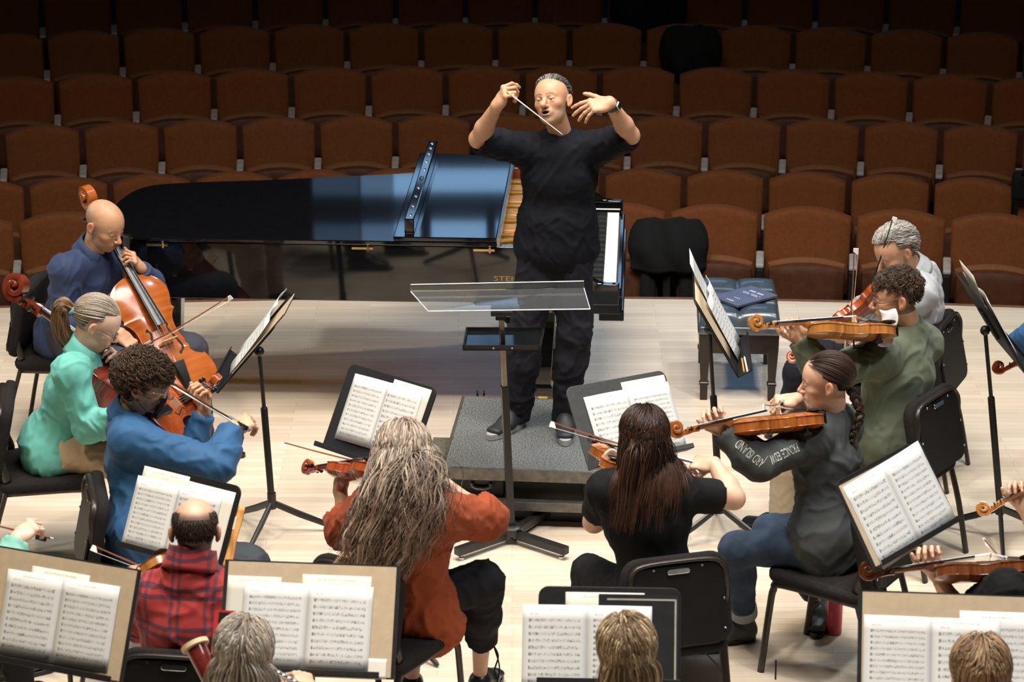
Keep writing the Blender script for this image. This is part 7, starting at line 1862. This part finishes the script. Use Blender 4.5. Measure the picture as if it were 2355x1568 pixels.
bow('upright viola bow of the man in the olive sweatshirt', atY(1940, 838, YG - 0.02), atY(1964, 572, YG - 0.06), (0.9, -0.3, 0.0))
p = atY(2042, 742, YG - 0.24); t = thing('chin_cloth', 'white cloth over the chin rest of the viola of the man in olive', 'cloth', p)
mb = MB(); mb.grid(lambda u, v: ((u - 0.5) * 0.075 + 0.012 * math.sin(6 * v), -0.03 - 0.015 * math.sin(5 * u) + 0.05 * (1 - v), 0.025 + 0.03 * (1 - v) - v * 0.125), 12, 12); mb.build('cloth', m_white, t, smooth=True, solid=0.004)

# ================================================================ GREY-HAIRED MAN
m_pale = cloth('pale_grey_shirt', (0.44, 0.44, 0.45), 0.75)
YH = 12.14
root, J, hM, hh = person('grey-haired man in a pale grey shirt playing a violin, partly hidden', {
    'hc': (2062, 576, YH), 'neck': (2102, 628, YH + 0.04), 'SL': (2112, 680, YH - 0.14), 'SR': (2120, 640, YH + 0.20), 'EL': (2010, 776, YH - 0.22), 'WL': (1932, 776, YH - 0.12),
    'ER': (2030, 720, YH + 0.42), 'WR': (1968, 704, YH + 0.16), 'pel': seat_pel(chair_grey, 0.06)}, dict(
    skin='warm', face=(-0.80, -0.30, -0.52), up=(-0.4, -0.1, 1), hs=1.05, bw=1.04, seed=29.0, sitdir=sitdir(chair_grey),
    head=dict(h=0.0034, brow=(0.40, 0.36, 0.32)),
    hands={'L': ('stop', (-0.55, 0.10, 0.70), (0.1, 0.9, 0.3)), 'R': ('relax', (-0.6, -0.3, -0.3), (0, -0.3, 0.9))},
    shirt=dict(mat=m_pale, sleeve={'L': 1.30, 'R': 1.8}, collar='shirt', o=0.016, loose=0.016, amp=0.012, f=7.5), trousers=dict(mat=m_char), shoes=dict(mat=m_shoeb),
    hair=[cap(lambda d: m_full(d, 0.62), (0.36, 0.33, 0.29), 1.025), locks(n=8000, mask=lambda d: m_full(d, 0.58), length=0.070, steps=10, dir=lambda d, n, r: tang(np.tile(np.array((0.35, -0.75, -0.1)), (len(d), 1)), n, 0.32), mess=0.20, grav=0.10, wave=0.004, wlen=0.07, r=0.0012, lift=0.024, hug=0.010, clump=130, pull=0.45, cols=((0.40, 0.36, 0.31), (0.52, 0.48, 0.43)), mix=((0.66, 0.63, 0.58), 0.35), seed=16)]))
instrument('violin', 'red-brown violin of the grey-haired man sloping down to its scroll', 'violin', atY(2046, 652, YH - 0.22), atY(1862, 792, YH - 0.30), (0.05, 0.72, 0.70), 0.36, 'red')
bow('violin bow of the grey-haired man pointing steeply up', atY(1958, 762, YH + 0.02), atY(2054, 499, YH - 0.10), (0.7, -0.3, -0.3), dark=True)

# ================================================================ HEADS ALONG THE BOTTOM
m_flan = cloth('grey_knit', (0.20, 0.20, 0.21)); m_wht = cloth('white_blouse', (0.66, 0.65, 0.62))
def low_player(label, px, py, z, Y, shirt, hair, skin='fair', face=(0.0, 0.97, -0.2), hands=None, extra=None, hs=1.04, seed=40.0):
    hc = atY(px, py, Y); k = {'hc': hc, 'neck': hc + Vector((0.0, -0.02, -0.145)), 'SL': hc + Vector((-0.175, 0.0, -0.215)), 'SR': hc + Vector((0.175, 0.0, -0.215)), 'pel': Vector((hc.x, hc.y - 0.10, 0.57)),
         'EL': hc + Vector((-0.25, 0.08, -0.48)), 'ER': hc + Vector((0.25, 0.08, -0.48)), 'WL': hc + Vector((-0.12, 0.30, -0.42)), 'WR': hc + Vector((0.14, 0.30, -0.42))}
    if extra: k.update(extra)
    return person(label, k, dict(skin=skin, face=face, hs=hs, bw=0.95, female=True, seed=seed, sitdir=(0, 1, 0), hands=hands or {}, shirt=dict(mat=shirt, sleeve=1.85, collar='crew'), trousers=dict(mat=m_blkt), shoes=dict(mat=m_shoeb), hair=hair))
def bob(c0, c1, mixc, n=5200, ln=(0.20, 0.27), seed=41, lift=0.024, part=0.0, root_=None, wave=0.003):
    return [cap(m_full, root_ or tuple(x * 0.6 for x in c0), 1.04),
            locks(n=n, mask=lambda d: m_full(d, 0.45), length=lambda d, r: r.uniform(ln[0], ln[1], len(d)), steps=16, dir=dir_part(part, 0.75, -0.25, -0.2), mess=0.05, grav=0.55, jit=0.012, wave=wave, wlen=0.15, r=0.0018, lift=lift, hug=0.016, hugz=-0.055, contrast=0.4, body=False, clump=130, pull=0.5, cols=(c0, c1), mix=(mixc, 0.32), seed=seed)]
low_player('grey-blonde head with long straight hair at the bottom, holding a flute', 562, 1502, 1.12, 7.88, m_flan, bob((0.40, 0.34, 0.275), (0.22, 0.155, 0.10), (0.56, 0.50, 0.43), ln=(0.28, 0.40), seed=42, part=0.15), seed=40.0, hs=1.04,
           hands={'R': ('bow', (-0.35, 0.75, 0.3), (0.3, 0.2, 0.9))}, extra={'WR': atY(712, 1590, 8.06), 'ER': atY(740, 1680, 7.85)}, face=(0.12, 0.95, -0.25))
low_player('blonde-streaked bobbed head at the bottom before the black stand', 1441, 1498, 1.12, 7.86, m_blk, bob((0.20, 0.125, 0.065), (0.50, 0.36, 0.20), (0.66, 0.52, 0.33), seed=43, part=-0.2, root_=(0.15, 0.09, 0.045)), seed=42.0, face=(-0.08, 0.97, -0.2))
low_player('light brown head of hair at the bottom right corner', 2254, 1545, 1.12, 7.72, m_wht, bob((0.28, 0.17, 0.09), (0.36, 0.23, 0.125), (0.48, 0.33, 0.19), ln=(0.28, 0.38), seed=44), seed=44.0, hs=1.03)
a, b = atY(640, 1548, 8.02), atY(712, 1585, 8.10); t = thing('flute', 'silver flute held by the grey-blonde player at the bottom', 'flute', a)
d_ = unit(b - a); mb = MB(); mb.tube([a - d_ * 0.10, b + d_ * 0.40], 0.0095, 12); mb.build('tube', m_chrome, t, smooth=True, world=True)
for k in range(8):
    q = a + d_ * (0.0 + 0.028 * k) + Vector((0, -0.006, 0.010)); mb = MB(); mb.ball(q, (0.009, 0.009, 0.004), 5); mb.build('key', m_chrome, t, smooth=True, world=True)
# bassoon bell and long joint
a, b = atY(446, 1478, 8.02), atY(520, 1640, 7.86); d_ = unit(a - b); t = thing('bassoon', 'dark red bassoon with a cream bell ring rising at the bottom', 'bassoon', b); m_bas = mat('maroon_bassoon_wood', (0.13, 0.018, 0.014), 0.2, coat=0.4)
mb = MB(); mb.tube([b - d_ * 0.55, b, b.lerp(a, 0.5), a - d_ * 0.02], [0.022, 0.026, 0.031, 0.037], 20); mb.build('bell_joint', m_bas, t, smooth=True, world=True)
mb = MB(); mb.tube([a - d_ * 0.022, a - d_ * 0.018, a - d_ * 0.002, a], [0.040, 0.049, 0.049, 0.042], 24); mb.build('bell_ring', mat('cream_ring', (0.62, 0.48, 0.28), 0.45), t, smooth=True, angle=50, world=True)
mb = MB(); o_ = Vector((0.044, -0.01, 0)); mb.tube([b + o_, b.lerp(a, 0.85) + o_], 0.004, 8); mb.build('key_rod', m_chrome, t, smooth=True, world=True)

# ================================================================ PLAYERS CUT BY THE FRAME
def side_player(label, base, face, shirt, W, E, S, hand, s='L', skin='fair', sleeve=1.9, seed=50.0, hair=None, trous=None):
    base = Vector(base); f = unit((face[0], face[1], 0)); r = Vector((f.y, -f.x, 0)); q = -1 if s == 'L' else 1
    o = 'R' if s == 'L' else 'L'
    k = {'pel': base + Vector((0, 0, 0.57)), 'neck': base + f * 0.04 + Vector((0, 0, 1.06)), 'hc': base + f * 0.09 + Vector((0, 0, 1.20)), 'S' + s: S, 'S' + o: base - r * (q * 0.18) + Vector((0, 0, 1.0)), 'E' + s: E, 'W' + s: W,
         'E' + o: base - r * (q * 0.26) + f * 0.10 + Vector((0, 0, 0.76)), 'W' + o: base - r * (q * 0.12) + f * 0.30 + Vector((0, 0, 0.82))}
    return person(label, k, dict(skin=skin, face=face, seed=seed, bw=0.98, sitdir=f, hands={s: hand}, shirt=dict(mat=shirt, sleeve=sleeve, collar='crew', o=0.014, loose=0.014, amp=0.010), trousers=dict(mat=trous or m_blkt), shoes=dict(mat=m_shoeb),
                       hair=hair or [cap(m_full, (0.06, 0.035, 0.02), 1.04)]))
YK = 9.02
S_, E_, W_ = atY(2318, 1352, YK - 0.10), atY(2210, 1420, YK - 0.02), atY(2152, 1318, YK + 0.06)
side_player('player in black cut by the right edge, left hand on a viola neck', (2.33, YK + 0.02, 0), (-0.95, 0.25, -0.1), m_blk, W_, E_, S_, ('stop', (-0.25, 0.1, 0.93), (0.15, 0.92, 0.2)), seed=52.0, sleeve=1.05)
instrument('viola', 'brown viola at the right edge under the steeply turned stand', 'viola', atY(2392, 1300, YK - 0.02), atY(2046, 1312, YK + 0.02), (0.0, 0.55, 0.83), 0.40, 'brown', rest=True)
bow('viola bow crossing the viola at the right edge', atY(2318, 1296, YK + 0.16), atY(2262, 1238, YK + 0.62), (0.3, 0, -0.9))
YS = 10.15
S_, E_, W_ = atY(2470, 1180, YS - 0.05), atY(2400, 1245, YS), atY(2352, 1165, YS + 0.04)
side_player('player beyond the right edge whose left hand fingers a violin', (2.80, YS + 0.05, 0), (-0.95, 0.2, -0.1), m_blk, W_, E_, S_, ('stop', (-0.20, 0.1, 0.95), (0.15, 0.92, 0.2)), seed=54.0, sleeve=0.9)
instrument('violin', 'golden violin scroll reaching in from the right edge above the stand foot', 'violin', atY(2560, 1050, YS + 0.02), atY(2268, 1168, YS + 0.02), (0.2, 0.50, 0.80), 0.36, 'golden')
YT = 11.75
S_, E_, W_ = atY(2480, 760, YT), atY(2350, 790, YT - 0.10), atY(2425, 745, YT - 0.28)
side_player('player in a blue shirt beyond the right edge, sleeve just showing', (3.15, YT, 0), (-0.95, -0.1, -0.1), m_blue, W_, E_, S_, ('stop', (-0.3, 0.1, 0.9), (0.1, 0.9, 0.3)), seed=56.0)
instrument('violin', 'orange violin scroll at the right edge below the tall stand', 'violin', atY(2575, 770, YT - 0.30), atY(2318, 840, YT - 0.34), (0.05, 0.6, 0.8), 0.36, 'red')
m_teal = cloth('teal_cuff_shirt', (0.22, 0.48, 0.40), 0.8); YQ = 9.70
S_, E_, W_ = atY(-85, 1275, YQ - 0.15), atY(10, 1325, YQ - 0.12), atY(40, 1236, YQ + 0.0)
side_player('player with a teal cuff reaching in from the left edge with a bow', (-2.52, YQ - 0.12, 0), (0.9, 0.4, -0.1), m_teal, W_, E_, S_, ('bow', (0.62, 0.45, 0.40), (-0.05, -0.45, 0.88)), s='R', skin='pale', seed=58.0, sleeve=1.80)
bow('bow held by the teal-cuffed hand at the left edge', atY(122, 1238, YQ + 0.10), atY(-230, 1140, YQ + 0.40), (0.0, -0.4, -0.9))
